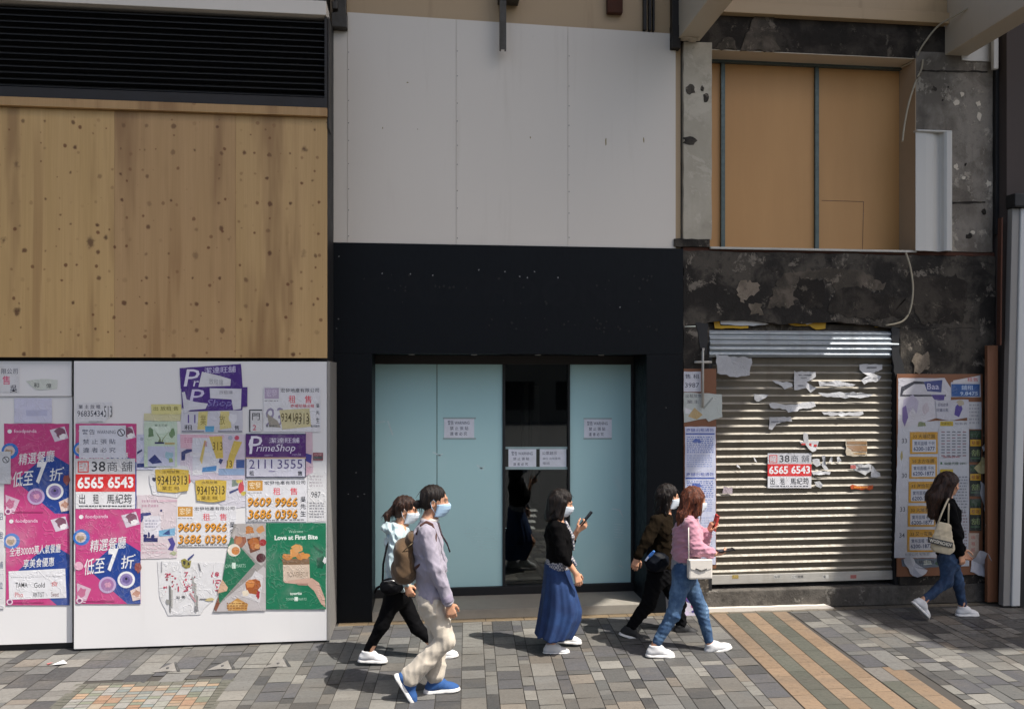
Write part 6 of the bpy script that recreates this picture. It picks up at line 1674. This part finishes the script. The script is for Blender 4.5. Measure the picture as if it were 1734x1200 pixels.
# ------------------------------------------------------------------ 2: woman in pale hoodie
def hoodie():
    Y = 7.22; N, Fa = Y - .15, Y + .15
    hc = J(688, 863, Y); M = HM(6, 8)
    sp = [(J(679, 893, Y), .068), (J(674, 918, Y), .10), (J(674, 950, Y), .098), (J(672, 990, Y), .095), (J(673, 1005, Y), .10)]
    aR = [J(672, 908, N + .02), J(666, 956, N - .03), J(688, 990, N - .05)]
    aL = [J(682, 908, Fa - .02), J(690, 955, Fa), J(705, 985, Fa)]
    lR = [J(670, 1004, Y - .08), J(647, 1058, Y - .09), J(623, 1103, Y - .06), (1, 0, -.06)]
    lL = [J(676, 1004, Y + .08), J(706, 1062, Y + .07), J(742, 1098, Y + .05), (1, 0, .10)]
    base = (hc[0], Y, 0)
    spec = dict(head=hc, headM=M, hs=.96, spine=sp, armR=aR, armL=aL, legR=lR, legL=lL, tone=1.05,
                handR=((.45, -.1, -1), (.2, 1, .2), (1, 0, .4), dict(curl=(30, 40, 30), s=.95)), handL=((.4, 0, -1), (0, -1, 0), (1, 0, .4), dict(curl=(30, 40, 30), s=.95)))
    o = body_of('person', 'person in a pale blue hoodie and black leggings half hidden behind the lilac jacket', base, spec)
    s = .96; fd = Field(.005); q = lambda x, y, z: hc + M @ (np.array([x, y, z]) * s)
    fd.ell(q(-.022, 0, .042), (.103, .084, .088), M, .02).ell(q(-.055, 0, -.02), (.06, .074, .066), M, .03)
    fd.ell(q(.112, 0, -.035), (.078, .10, .095), M, .012, '-').ell(q(.03, 0, -.105), (.085, .1, .07), M, .01, '-')
    fd.cone(q(-.115, 0, -.01), q(-.165, -.01, -.075), .034, .030, .02).cone(q(-.165, -.01, -.075), q(-.15, -.02, -.15), .030, .016, .02)
    fd.warp(hairwave(hc, .0045, 200, 4))
    VF_ = fd.mesh(); hr_ = put('hair', VF_, H_BROWN, o); strays(hr_, VF_, 170, 2, mat=H_BROWN)
    mask(o, hc, M, s, M_MASK)
    hm = cloth_mat('pale_blue_nylon', '#b3c6ca', .55, .08, 120, .15)
    fd = Field(.007)
    for i in range(len(sp) - 1): fd.cone(sp[i][0], sp[i + 1][0], sp[i][1] + (.012 if i else 0), sp[i + 1][1] + .014, .05, 1.4)
    for a in (aR, aL):
        fd.cone(sp[0][0] + np.array([0, 0, -.035]), a[0], .058, .06, .05)
        fd.cone(a[0], a[1], .066, .062, .014).cone(a[1], sub(a[1], a[2], .93), .060, .046, .02)
    # hood lying on the back
    fd.ell(J(658, 893, Y), (.075, .11, .055), None, .03).ell(J(668, 888, Y), (.07, .09, .04), None, .03)
    fd.warp(ripple(33, .026, (3.5, 2.5, 3.2), 5)).warp(ripple(34, .013, (9, 6, 8), 4))
    fd.cut(J(672, 996, Y), (0, 0, -1)).cut(sp[0][0] + np.array([0, 0, .035]), (.35, 0, 1))
    put('hoodie', fd.mesh(), hm, o)
    lm = cloth_mat('black_leggings', '#0d0d0f', .8, .2)
    fd = Field(.007)
    fd.cone(J(671, 990, Y), J(673, 1008, Y), .100, .112, .05, 1.35)
    for l in (lR, lL): fd.cone(l[0], l[1], .088, .060, .05).cone(l[1], l[2] + np.array([0, 0, .015]), .060, .040, .03)
    fd.warp(ripple(41, .007, (5, 3, 7), 5))
    put('leggings', fd.mesh(), lm, o)
    shoe(o, lR[2], lR[3], M_SHOEW, M_SOLEW, .98)
    shoe(o, lL[2], lL[3], M_SHOEW, M_SOLEW, .98)
    km = cloth_mat('black_bag_nylon', '#0e0e11', .5, .2, 150)
    fd = Field(.006); ctr = J(663, 992, N - .06)
    fd.ell(ctr, (.105, .045, .075), None, .02).ell(J(660, 996, N - .085), (.085, .03, .055), None, .012).warp(ripple(45, .010, (5, 5, 6), 5))
    bg_ = put('shoulder_bag', fd.mesh(), km, None, tuple(ctr)); tag(bg_, 'black shoulder bag at the hip of the pale blue hoodie', 'bag')
    b = B(); b.tube([J(648, 985, N - .05), J(649, 955, N - .04), J(655, 925, N), J(668, 897, Y - .05), J(680, 892, Y), J(690, 905, Y + .1)], .010, 6)
    b.tube([J(645, 992, N - .05), J(638, 995, N - .04), J(634, 1003, N - .03)], .012, 6)
    b.build('strap', km, bg_)
    b = B(); b.tube([J(650, 984, N - .105), J(664, 982, N - .11), J(678, 987, N - .10)], .003, 5); b.build('zip', plain('bright_zip', (.5, .5, .5), .3, .9), bg_)
hoodie()
# ------------------------------------------------------------------ 3: woman in black top and blue skirt
def skirt():
    Y = 7.36; N, Fa = Y - .15, Y + .15
    hc = J(951, 851, Y); M = HM(8, 14)
    sp = [(J(943, 882, Y), .066), (J(944, 905, Y), .102), (J(947, 935, Y), .100), (J(945, 955, Y), .095), (J(944, 985, Y), .105)]
    aR = [J(943, 893, N + .02), J(952, 938, N - .04), J(975, 970, N - .05)]
    aL = [J(948, 893, Fa - .02), J(960, 928, Fa - .05), J(978, 898, Y - .02)]
    lR = [J(942, 985, Y - .08), J(944, 1040, Y - .09), J(934, 1091, Y - .06), (1, -.03, -.02)]
    lL = [J(946, 985, Y + .08), J(974, 1030, Y + .08), J(956, 1072, Y + .10), (1, 0, -.10)]
    base = (hc[0], Y, 0)
    spec = dict(head=hc, headM=M, hs=.98, spine=sp, armR=aR, armL=aL, legR=lR, legL=lL, tone=1.05,
                handR=((.35, -.05, -1), (-.3, 1, 0), (1, 0, .35), dict(curl=(22, 32, 26), s=.95)), handL=((.62, -.2, .5), (.45, .35, .75), (-.5, -.2, .8), dict(curl=(32, 48, 40), s=.95, tcurl=.55)))
    o = body_of('person', 'person in a black top and long blue skirt looking at a phone held up ahead', base, spec)
    s = .98; fd = Field(.005); q = lambda x, y, z: hc + M @ (np.array([x, y, z]) * s)
    fd.ell(q(-.018, 0, .042), (.104, .085, .088), M, .02)
    for sd in (-1, 1):
        fd.cone(q(-.005, sd * .076, .01), q(-.01, sd * .080, -.12), .027, .030, .03)
        fd.cone(q(.022, sd * .072, .02), q(.028, sd * .076, -.14), .020, .016, .02)
    fd.cone(q(-.07, 0, .0), q(-.065, 0, -.15), .066, .058, .04, 1.15)
    fd.ell(q(.122, 0, -.035), (.072, .075, .100), M, .01, '-')
    fd.warp(hairwave(hc, .006, 150, 6))
    VF_ = fd.mesh(); hr_ = put('hair', VF_, H_BLACK, o); strays(hr_, VF_, 170, 3, mat=H_BLACK)
    mask(o, hc, M, s, M_MASK)
    tm = cloth_mat('black_jersey', '#0b0a0b', .9, .2)
    fd = Field(.007)
    for i in range(3): fd.cone(sp[i][0], sp[i + 1][0], sp[i][1] + (.008 if i else -.006), sp[i + 1][1] + .010, .05, 1.4)
    for a in (aR, aL):
        fd.cone(sp[0][0] + np.array([0, 0, -.035]), a[0], .055, .056, .05)
        fd.cone(a[0], a[1], .060, .054, .012).cone(a[1], sub(a[1], a[2], .45), .052, .046, .02)
    fd.warp(ripple(51, .018, (4, 3, 4), 6))
    fd.cut(J(945, 951, Y), (.05, 0, -1)).cut(sp[0][0] + np.array([0, 0, .018]), (.45, 0, 1))
    put('top', fd.mesh(), tm, o)
    # checked shirt showing below the top and at the front
    n = NT('checked_cotton'); ch = n.n.new('ShaderNodeTexChecker'); n.l.new(n.mapping(n.obj(), (1, 1, 1)), ch.inputs['Vector'])
    ch.inputs['Scale'].default_value = 60; ch.inputs[1].default_value = (.45, .43, .42, 1); ch.inputs[2].default_value = (.08, .09, .14, 1)
    n.color(ch.outputs[0]).set(Roughness=.85)
    fd = Field(.006); fd.cone(J(946, 948, Y), J(944, 957, Y), .111, .112, .02, 1.38).cone(J(966, 945, Y), J(974, 955, Y), .03, .02, .03)
    fd.warp(ripple(55, .010, (6, 4, 3), 5)).cut(J(945, 961, Y), (-.08, 0, -1))
    put('shirt_hem', fd.mesh(), n.mat, o)
    fd = Field(.005); fd.cone(J(957, 884, Y), J(968, 908, Y), .022, .025, .02, 2.0).cone(J(968, 908, Y), J(971, 930, Y), .022, .012, .02, 2.0).warp(ripple(56, .006, (7, 7, 7), 4))
    put('shirt_front', fd.mesh(), n.mat, o)
    # skirt: gathered rings from waist to hem
    rows = [(953, 923, 962, .13), (960, 922, 963, .15), (985, 920, 970, .19), (1010, 917, 979, .205), (1030, 914, 984, .215), (1045, 912, 982, .22), (1060, 910, 975, .225), (1075, 907, 966, .23)]
    nu = 120; vs = []; fine = []
    for i in range(len(rows) - 1):
        for k in range(6):
            t = k / 6; fine.append(tuple(rows[i][j] + (rows[i + 1][j] - rows[i][j]) * t for j in range(4)))
    fine.append(rows[-1])
    for r_, (py, xa, xb, ry) in enumerate(fine):
        A, Bq = J(xa, py, Y), J(xb, py, Y); cx = (A[0] + Bq[0]) / 2; rx = (Bq[0] - A[0]) / 2; t = r_ / (len(fine) - 1)
        for i in range(nu):
            th = 2 * math.pi * i / nu
            pl = .10 * t * (math.sin(9 * th + 1.2 * math.sin(2 * th) + .6 * t) * .7 + math.sin(17 * th + 2 + t * 2) * .35) - .05 * t * max(0, math.sin(4 * th + 2.2 - t))
            k_ = 1 + pl
            vs.append((cx + rx * k_ * math.cos(th), Y + ry * k_ * math.sin(th), A[2] + .012 * t * math.sin(5 * th + 1)))
    fs = [(r_ * nu + i, r_ * nu + (i + 1) % nu, (r_ + 1) * nu + (i + 1) % nu, (r_ + 1) * nu + i) for r_ in range(len(fine) - 1) for i in range(nu)]
    dm = denim_mat('blue_skirt_cotton', '#16305c', '#264a7e')
    sk = put('skirt', (np.array(vs), np.array(fs)[:, ::-1]), dm, o)
    sm = sk.modifiers.new('thickness', 'SOLIDIFY'); sm.thickness = .004
    shoe(o, lR[2], lR[3], M_SHOEW, M_SOLEW, .96)
    shoe(o, lL[2], lL[3], M_SHOEW, M_SOLEW, .96)
    # phone in the raised hand
    b = B(); a, c = J(983, 889, Y - .03), J(1002, 866, Y - .03); d = (c - a) / np.linalg.norm(c - a); nn = np.array([-d[2], 0, d[0]]); l_ = np.array([0, 1, 0])
    bm = bmesh.new(); bmesh.ops.create_cube(bm, size=1)
    for v in bm.verts: v.co = Vector(sub(a, c, .5) + d * v.co.x * .165 + l_ * v.co.y * .078 + nn * v.co.z * .011)
    bmesh.ops.bevel(bm, geom=bm.edges[:], offset=.004, segments=2, affect='EDGES')
    bm.verts.index_update(); b.add([v.co.copy() for v in bm.verts], [[v.index for v in f.verts] for f in bm.faces]); bm.free()
    ph = b.build('phone', plain('black_phone', (.008, .008, .009), .25), loc=tuple(a)); tag(ph, 'black phone held up in front of the black top', 'phone')
skirt()
# ------------------------------------------------------------------ 4: woman in dark brown sweater
def brown():
    Y = 7.72; N, Fa = Y - .15, Y + .15
    hc = J(1132, 841, Y); M = HM(2, 4)
    sp = [(J(1126, 872, Y), .066), (J(1120, 895, Y), .098), (J(1119, 925, Y), .098), (J(1118, 955, Y), .10), (J(1117, 970, Y), .105)]
    aR = [J(1111, 882, N + .02), J(1096, 915, N - .02), J(1079, 943, N - .02)]
    aL = [J(1124, 882, Fa - .02), J(1140, 925, Fa), J(1150, 962, Fa - .02)]
    lR = [J(1113, 968, Y - .08), J(1098, 1022, Y - .09), J(1066, 1063, Y - .07), (1, 0, -.34)]
    lL = [J(1119, 968, Y + .08), J(1150, 1020, Y + .08), J(1154, 1059, Y + .05), (1, 0, -.02)]
    base = (hc[0], Y, 0)
    spec = dict(head=hc, headM=M, hs=.96, spine=sp, armR=aR, armL=aL, legR=lR, legL=lL, tone=1.0,
                handR=((-.3, -.05, -1), (.3, 1, 0), (.9, 0, -.2), dict(curl=(20, 30, 24), s=.95)), handL=((.1, 0, -1), (-.3, -1, 0), (1, 0, .2), dict(curl=(40, 60, 50), s=.95)))
    o = body_of('person', 'person in a dark brown sweater and black trousers walking behind the pink sweater', base, spec)
    s = .96; fd = Field(.005); q = lambda x, y, z: hc + M @ (np.array([x, y, z]) * s)
    fd.ell(q(-.020, 0, .042), (.104, .085, .090), M, .02)
    fd.cone(q(-.07, 0, .0), q(-.085, 0, -.19), .064, .048, .04, 1.2)
    for sd in (-1, 1): fd.cone(q(-.02, sd * .075, .01), q(-.04, sd * .085, -.16), .026, .024, .03)
    fd.ell(q(.122, 0, -.035), (.078, .09, .105), M, .01, '-').warp(hairwave(hc, .0065, 170, 8))
    VF_ = fd.mesh(); hr_ = put('hair', VF_, H_BLACK, o); strays(hr_, VF_, 170, 4, mat=H_BLACK)
    mask(o, hc, M, s, M_MASK)
    tm = cloth_mat('dark_brown_knit', '#1f180f', .95, .2, 120, .6)
    fd = Field(.007)
    for i in range(len(sp) - 1): fd.cone(sp[i][0], sp[i + 1][0], sp[i][1] + (.012 if i else -.004), sp[i + 1][1] + .014, .05, 1.4)
    for a in (aR, aL):
        fd.cone(sp[0][0] + np.array([0, 0, -.035]), a[0], .058, .060, .05)
        fd.cone(a[0], a[1], .066, .060, .012).cone(a[1], sub(a[1], a[2], .92), .058, .046, .02)
    fd.warp(ripple(61, .022, (3.5, 2.5, 3.5), 6))
    fd.cut(J(1118, 958, Y), (0, 0, -1)).cut(sp[0][0] + np.array([0, 0, .03]), (.35, 0, 1))
    put('sweater', fd.mesh(), tm, o)
    lm = cloth_mat('black_trousers', '#101012', .85, .25)
    fd = Field(.007)
    fd.cone(J(1117, 950, Y), J(1117, 974, Y), .105, .116, .05, 1.35)
    for l in (lR, lL): fd.cone(l[0], l[1], .100, .076, .05).cone(l[1], sub(l[1], l[2], .9), .074, .054, .03)
    fd.warp(ripple(63, .022, (4, 3, 5), 6))
    put('trousers', fd.mesh(), lm, o)
    shoe(o, lR[2], lR[3], M_SHOEK, M_SOLEW, 1.0)
    shoe(o, lL[2], lL[3], M_SHOEK, M_SOLEW, 1.0)
    km = cloth_mat('navy_bag_leather', '#10141c', .5, .2, 100)
    fd = Field(.006); ctr = J(1113, 949, N - .05)
    fd.ell(ctr, (.12, .055, .085), None, .02).ell(J(1112, 956, N - .06), (.11, .05, .07), None, .03).warp(ripple(65, .016, (5, 5, 5), 6))
    bg_ = put('shoulder_bag', fd.mesh(), km, None, tuple(ctr)); tag(bg_, 'soft navy shoulder bag at the hip of the dark brown sweater', 'bag')
    b = B(); b.tube([J(1096, 938, N - .05), J(1103, 915, N - .05), J(1111, 890, N - .02), J(1118, 873, Y - .07), J(1126, 872, Y)], .008, 6); b.build('strap', km, bg_)
    b = B(); A = J(1096, 945, N - .115); b.tube([A + np.array([.07, 0, .07]), A + np.array([.045, -.005, .045]), A + np.array([0, 0, 0])], [.010, .017, .013], 8, (.10, .32, .85)); b.tube([A + np.array([.01, -.01, .02]), A + np.array([-.02, -.008, -.02])], .010, 8, (.65, .75, .95))
    b.build('tag', M_PRINT, bg_)
    # printed paper carrier
    b = B(); x0, z1 = P(1130, 1006, Fa - .06); x1, z0 = P(1176, 1038, Fa - .06)
    b.add([(x0, Fa - .13, z1), (x1, Fa - .13, z1), (x1 - .01, Fa - .13, z0), (x0 + .01, Fa - .13, z0), (x0, Fa + .0, z1), (x1, Fa + .0, z1), (x1 - .01, Fa, z0), (x0 + .01, Fa, z0)], [(3, 2, 1, 0), (4, 5, 6, 7), (0, 4, 7, 3), (5, 1, 2, 6), (7, 6, 2, 3)], (.62, .58, .66))
    r_ = random.Random(3)
    for k in range(9):
        cx, cz = r_.uniform(x0 + .03, x1 - .03), r_.uniform(z0 + .02, z1 - .02)
        b.sheet(jag(cx, cz, r_.uniform(.012, .03), r_.uniform(.012, .03), 9, .3, k), Fa - .1305 - .0003 * k, r_.choice([lin('#6a4aa0'), lin('#b04a8a'), lin('#d8c8e0'), lin('#4a3a8a')]))
    for sx in (.3, .7):
        xa = x0 + (x1 - x0) * sx
    b.tube([(x0 + .08, Fa - .125, z1 - .01), J(1148, 985, Fa - .1), aL[2] + np.array([0, -.02, -.09]), J(1156, 985, Fa - .08), (x1 - .08, Fa - .125, z1 - .01)], .005, 6, (.75, .68, .45))
    pb_ = b.build('paper_carrier', M_PRINT, loc=(x0, Fa, z0)); tag(pb_, 'white paper carrier bag with a purple print hanging between the walking pair', 'carrier bag')
brown()
# ------------------------------------------------------------------ 5: woman in pink sweater
def pink():
    Y = 7.15; N, Fa = Y - .15, Y + .15
    hc = J(1176, 847, Y); M = HM(-8, 6)
    sp = [(J(1168, 876, Y), .066), (J(1164, 902, Y), .112), (J(1164, 930, Y), .115), (J(1160, 950, Y), .108), (J(1158, 972, Y), .105)]
    aR = [J(1169, 888, N + .02), J(1180, 928, N - .04), J(1207, 938, N - .07)]
    aL = [J(1172, 888, Fa - .02), J(1187, 920, Fa - .0), J(1199, 899, Fa - .08)]
    lR = [J(1158, 970, Y - .08), J(1140, 1040, Y - .10), J(1108, 1094, Y - .08), (1, 0, -.06)]
    lL = [J(1160, 970, Y + .08), J(1188, 1034, Y + .07), J(1202, 1090, Y + .05), (1, 0, .28)]
    base = (hc[0], Y, 0)
    spec = dict(head=hc, headM=M, hs=.97, spine=sp, armR=aR, armL=aL, legR=lR, legL=lL, tone=1.08,
                handR=((1, -.05, .02), (0, .3, 1), (.3, 1, .3), dict(curl=(22, 35, 30), s=.95)), handL=((.35, -.2, .9), (1, 0, -.3), (0, -1, .2), dict(curl=(35, 50, 40), s=.95)))
    o = body_of('person', 'person in a pink sweater and ripped blue jeans walking past the shutter', base, spec)
    s = .97; fd = Field(.005); q = lambda x, y, z: hc + M @ (np.array([x, y, z]) * s)
    fd.ell(q(-.020, 0, .042), (.105, .086, .090), M, .02)
    fd.cone(q(-.07, 0, .0), q(-.10, 0, -.15), .064, .056, .04, 1.2).cone(q(-.10, 0, -.15), q(-.14, -.02, -.26), .06, .022, .04, 1.1)
    for sd in (-1, 1):
        fd.cone(q(-.01, sd * .077, .02), q(-.02, sd * .086, -.13), .027, .026, .03)
        fd.cone(q(.025, sd * .070, .03), q(.03, sd * .08, -.11), .018, .014, .02)
    fd.ell(q(.122, 0, -.035), (.074, .08, .105), M, .01, '-').warp(hairwave(hc, .0065, 170, 10))
    VF_ = fd.mesh(); hr_ = put('hair', VF_, H_RED, o); strays(hr_, VF_, 170, 5, mat=H_RED)
    mask(o, hc, M, s, M_MASK)
    tm = cloth_mat('pink_fleece', '#c08a9a', .95, .08, 150, .5, sheen=.4)
    fd = Field(.007)
    for i in range(3): fd.cone(sp[i][0], sp[i + 1][0], sp[i][1] + (.012 if i else -.004), sp[i + 1][1] + .014, .05, 1.4)
    for a in (aR, aL):
        fd.cone(sp[0][0] + np.array([0, 0, -.035]), a[0], .060, .064, .05)
        fd.cone(a[0], a[1], .074, .074, .012).cone(a[1], sub(a[1], a[2], .80), .074, .056, .03)
    fd.warp(ripple(71, .024, (3.2, 2.5, 3.2), 5)).warp(ripple(72, .010, (8, 6, 8), 4))
    fd.cut(J(1160, 947, Y), (0, 0, -1)).cut(sp[0][0] + np.array([0, 0, .03]), (.35, 0, 1))
    put('sweater', fd.mesh(), tm, o)
    gm = cloth_mat('grey_jersey', '#8f9096', .9, .1)
    fd = Field(.006); fd.cone(J(1160, 940, Y), J(1158, 962, Y), .108, .114, .03, 1.36).warp(ripple(74, .008, (5, 3, 3), 5)).cut(J(1158, 966, Y), (-.05, 0, -1))
    put('undershirt', fd.mesh(), gm, o)
    jm = denim_mat('ripped_denim', '#2c4a6e', '#6f8fae')
    fd = Field(.007)
    fd.cone(J(1159, 955, Y), J(1158, 975, Y), .108, .112, .05, 1.33)
    fd.cone(lR[0], lR[1], .096, .064, .05).cone(lR[1], sub(lR[1], lR[2], .86), .064, .046, .03)
    fd.cone(lL[0], lL[1], .094, .064, .05).cone(lL[1], sub(lL[1], lL[2], .86), .064, .046, .03)
    fd.warp(ripple(76, .014, (6, 3, 6), 5))
    V, Q = fd.mesh()
    jc = np.ones((len(V), 3)); kn = lL[1]
    dd = np.linalg.norm((V - (kn + np.array([.05, -.03, .0]))) * np.array([1, 1, .55]), axis=1); jc[(dd < .045) & (np.sin(V[:, 2] * 180) > -.3)] = (2.2, 1.9, 1.7)
    put('jeans', (V, Q), jm, o, None, jc)
    shoe(o, lR[2] + np.array([.01, 0, 0]), lR[3], M_SHOEW, M_SOLEW, 1.02)
    shoe(o, lL[2] + np.array([.01, 0, 0]), lL[3], M_SHOEW, M_SOLEW, 1.02)
    wm = plain('cream_bag_leather', (.66, .62, .56), .45, 0, .08, 12, .1)
    Yb = N - .13
    x0, z1 = P(1167, 948, Yb); x1, z0 = P(1207, 980, Yb)
    b = B(); b.box(x0, x1, Yb, Yb + .075, z0, z1, bev=.016)
    bg_ = b.build('handbag', wm, loc=(x0, Yb, z0)); tag(bg_, 'small boxy cream handbag hanging beside the pink sweater', 'handbag')
    b = B(); b.prism([(x0 + .008, z1 - .004), (x1 - .008, z1 - .004), (x1 - .012, z1 - .075), ((x0 + x1) / 2, z1 - .10), (x0 + .012, z1 - .075)], Yb - .006, Yb + .004); b.build('flap', wm, bg_)
    b = B(); b.tube([((x0 + x1) / 2 - .05, Yb - .009, z1 - .072), ((x0 + x1) / 2, Yb - .010, z1 - .092), ((x0 + x1) / 2 + .05, Yb - .009, z1 - .078)], .004, 6); b.build('clasp', M_DARK, bg_)
    b = B(); b.tube([(x0 + .01, Yb + .04, z1 - .01), J(1166, 925, N - .085), J(1166, 895, N - .045), J(1170, 876, Y - .09), J(1176, 885, Y + .05)], .005, 6); b.tube([(x1 - .01, Yb + .04, z1 - .01), J(1200, 935, N - .07)], .005, 6); b.build('strap', wm, bg_)
    def slab_phone(a, d, nn, size, mat, label, name='phone'):
        d = np.array(d, float); d /= np.linalg.norm(d); nn = np.array(nn, float); nn -= d * (nn @ d); nn /= np.linalg.norm(nn); l_ = np.cross(d, nn)
        bm = bmesh.new(); bmesh.ops.create_cube(bm, size=1)
        for v in bm.verts: v.co = Vector(a + d * v.co.x * size[0] + l_ * v.co.y * size[1] + nn * v.co.z * size[2])
        bmesh.ops.bevel(bm, geom=bm.edges[:], offset=.004, segments=2, affect='EDGES')
        bm.verts.index_update(); b = B(); b.add([v.co.copy() for v in bm.verts], [[v.index for v in f.verts] for f in bm.faces]); bm.free()
        return tag(b.build(name, mat, loc=tuple(a)), label, 'phone')
    slab_phone(aR[2] + np.array([.115, -.01, .036]), (1, 0, .1), (0, 0, 1), (.14, .07, .009), plain('dark_phone', (.01, .01, .012), .25), 'dark phone lying in the hand stretched out ahead of the pink sweater')
    slab_phone(aL[2] + np.array([.06, -.03, .085]), (.25, -.1, 1), (1, 0, -.2), (.14, .07, .012), plain('red_phone_case', (.50, .06, .05), .4), 'red phone held upright at the chest of the pink sweater')
pink()
# ------------------------------------------------------------------ 6: woman with the tote by the papered board
def tote():
    Y = 7.90; N, Fa = Y - .14, Y + .14
    hc = J(1607, 819, Y); M = HM(2, 10)
    sp = [(J(1602, 845, Y), .062), (J(1605, 868, Y), .090), (J(1609, 900, Y), .088), (J(1609, 930, Y), .090), (J(1607, 946, Y), .098)]
    aR = [J(1608, 858, N + .02), J(1620, 905, N - .02), J(1626, 938, N - .02)]
    aL = [J(1606, 858, Fa - .02), J(1612, 905, Fa), J(1630, 930, Fa - .03)]
    lR = [J(1605, 945, Y - .075), J(1603, 984, Y - .08), J(1562, 1018, Y - .06), (.72, 0, -.70)]
    lL = [J(1608, 945, Y + .075), J(1622, 986, Y + .07), J(1631, 1028, Y + .04), (1, 0, -.02)]
    base = (hc[0], Y, 0)
    spec = dict(head=hc, headM=M, hs=.95, spine=sp, armR=aR, armL=aL, legR=lR, legL=lL, tone=1.05,
                handR=((.35, -.02, -1), (-.2, 1, 0), (1, 0, .3), dict(curl=(24, 34, 28), s=.93)), handL=((.5, 0, -.9), (0, -1, 0), (1, 0, .3), dict(curl=(24, 34, 28), s=.93)))
    o = body_of('person', 'person in a black jacket and jeans walking in the shade at the right', base, spec)
    s = .95; fd = Field(.005); q = lambda x, y, z: hc + M @ (np.array([x, y, z]) * s)
    fd.ell(q(-.020, 0, .042), (.105, .086, .090), M, .02)
    fd.cone(q(-.07, 0, .0), q(-.14, 0, -.17), .074, .072, .04, 1.2).cone(q(-.14, 0, -.17), J(1580, 872, Y), .07, .045, .04, 1.2)
    for sd in (-1, 1):
        fd.cone(q(-.01, sd * .076, .02), q(-.05, sd * .09, -.16), .027, .028, .03)
    fd.ell(q(.122, 0, -.035), (.080, .09, .105), M, .01, '-').warp(hairwave(hc, .0065, 170, 12))
    VF_ = fd.mesh(); hr_ = put('hair', VF_, H_BROWN, o); strays(hr_, VF_, 170, 6, mat=H_BROWN)
    tm = cloth_mat('black_wool', '#0c0c0e', .9, .2)
    fd = Field(.007)
    for i in range(len(sp) - 1): fd.cone(sp[i][0], sp[i + 1][0], sp[i][1] + (.012 if i else -.002), sp[i + 1][1] + .012, .05, 1.4)
    for a in (aR, aL):
        fd.cone(sp[0][0] + np.array([0, 0, -.03]), a[0], .056, .058, .05)
        fd.cone(a[0], a[1], .060, .054, .012).cone(a[1], sub(a[1], a[2], .93), .052, .043, .02)
    fd.warp(ripple(81, .018, (3.5, 2.5, 3.5), 6))
    fd.cut(J(1608, 941, Y), (0, 0, -1)).cut(sp[0][0] + np.array([0, 0, .028]), (.35, 0, 1))
    put('jacket', fd.mesh(), tm, o)
    jm = denim_mat('dark_denim', '#1e3350', '#3f5f86')
    fd = Field(.007)
    fd.cone(J(1608, 930, Y), J(1607, 950, Y), .092, .104, .05, 1.33)
    for l in (lR, lL): fd.cone(l[0], l[1], .088, .060, .05).cone(l[1], sub(l[1], l[2], .88), .058, .042, .03)
    fd.warp(ripple(83, .014, (6, 3, 6), 5))
    put('jeans', fd.mesh(), jm, o)
    shoe(o, lR[2], lR[3], M_SHOEW, M_SOLEW, .98)
    shoe(o, lL[2], lL[3], M_SHOEW, M_SOLEW, .98)
    # canvas tote on the shoulder, with its black lettered band
    Yt = N - .085
    cm = cloth_mat('cream_canvas', '#c0b49b', .9, .1, 180)
    out = [(1585, 883), (1600, 886), (1615, 892), (1618, 941), (1604, 939), (1570, 930), (1572, 918), (1578, 895)]
    fd = Field(.006)
    fd.ell(J(1596, 913, Yt), (.115, .032, .15), frame((.95, 0, -.12)), .02).ell(J(1597, 926, Yt), (.13, .042, .09), frame((.96, 0, -.16)), .04).ell(J(1598, 893, Yt), (.085, .026, .07), frame((.96, 0, -.2)), .03)
    fd.warp(ripple(85, .014, (4, 4, 4), 6)).cut(J(1597, 884, Yt), (.2, 0, 1)).cut(J(1594, 936, Yt), (-.22, 0, -1))
    V, Q = fd.mesh()
    bg_ = put('tote_bag', (V, Q), cm, None, tuple(J(1596, 940, Yt))); tag(bg_, 'cream canvas tote with a black lettered band on the black jacket', 'tote bag')
    b = B(); b.tube([J(1588, 886, Yt), J(1595, 868, Yt + .01), J(1603, 850, Yt + .06), J(1607, 843, N + .04), J(1606, 850, N + .12), J(1600, 880, N + .06)], [.009] * 6, 7); b.tube([J(1606, 888, Yt), J(1606, 870, Yt + .02), J(1607, 852, Yt + .06)], .008, 7)
    b.build('strap', cm, bg_)
    b = B(); yb = Yt - .0475
    q4 = [P(1571, 908, yb), P(1614, 918, yb), P(1613, 928, yb), P(1571, 918, yb)]
    nseg = 12; vs = []
    def bulge(x_): 
        t = (x_ - q4[0][0]) / (q4[1][0] - q4[0][0]); return yb - .010 * math.sin(math.pi * min(max(t, 0), 1))
    for i in range(nseg + 1):
        t = i / nseg
        for (A, C) in ((q4[0], q4[1]), (q4[3], q4[2])):
            x_ = A[0] + (C[0] - A[0]) * t; vs.append((x_, bulge(x_), A[1] + (C[1] - A[1]) * t))
    b.add(vs, [(2 * i, 2 * i + 1, 2 * i + 3, 2 * i + 2) for i in range(nseg)], (.02, .02, .022))
    tv, tf = glyphs('WOSPACHOV', .02); xs = [v[0] for v in tv]; ys = [v[1] for v in tv]
    for_ = []
    for v in tv:
        t = .06 + .88 * (v[0] - min(xs)) / (max(xs) - min(xs)); u_ = .2 + .6 * (v[1] - min(ys)) / (max(ys) - min(ys))
        top = (q4[0][0] + (q4[1][0] - q4[0][0]) * t, q4[0][1] + (q4[1][1] - q4[0][1]) * t); bot = (q4[3][0] + (q4[2][0] - q4[3][0]) * t, q4[3][1] + (q4[2][1] - q4[3][1]) * t)
        x_ = bot[0] + (top[0] - bot[0]) * u_; for_.append((x_, bulge(x_) - .0015, bot[1] + (top[1] - bot[1]) * u_))
    b.add(for_, tf, (.6, .58, .5))
    b.build('lettered_band', M_PRINT, bg_)
tote()
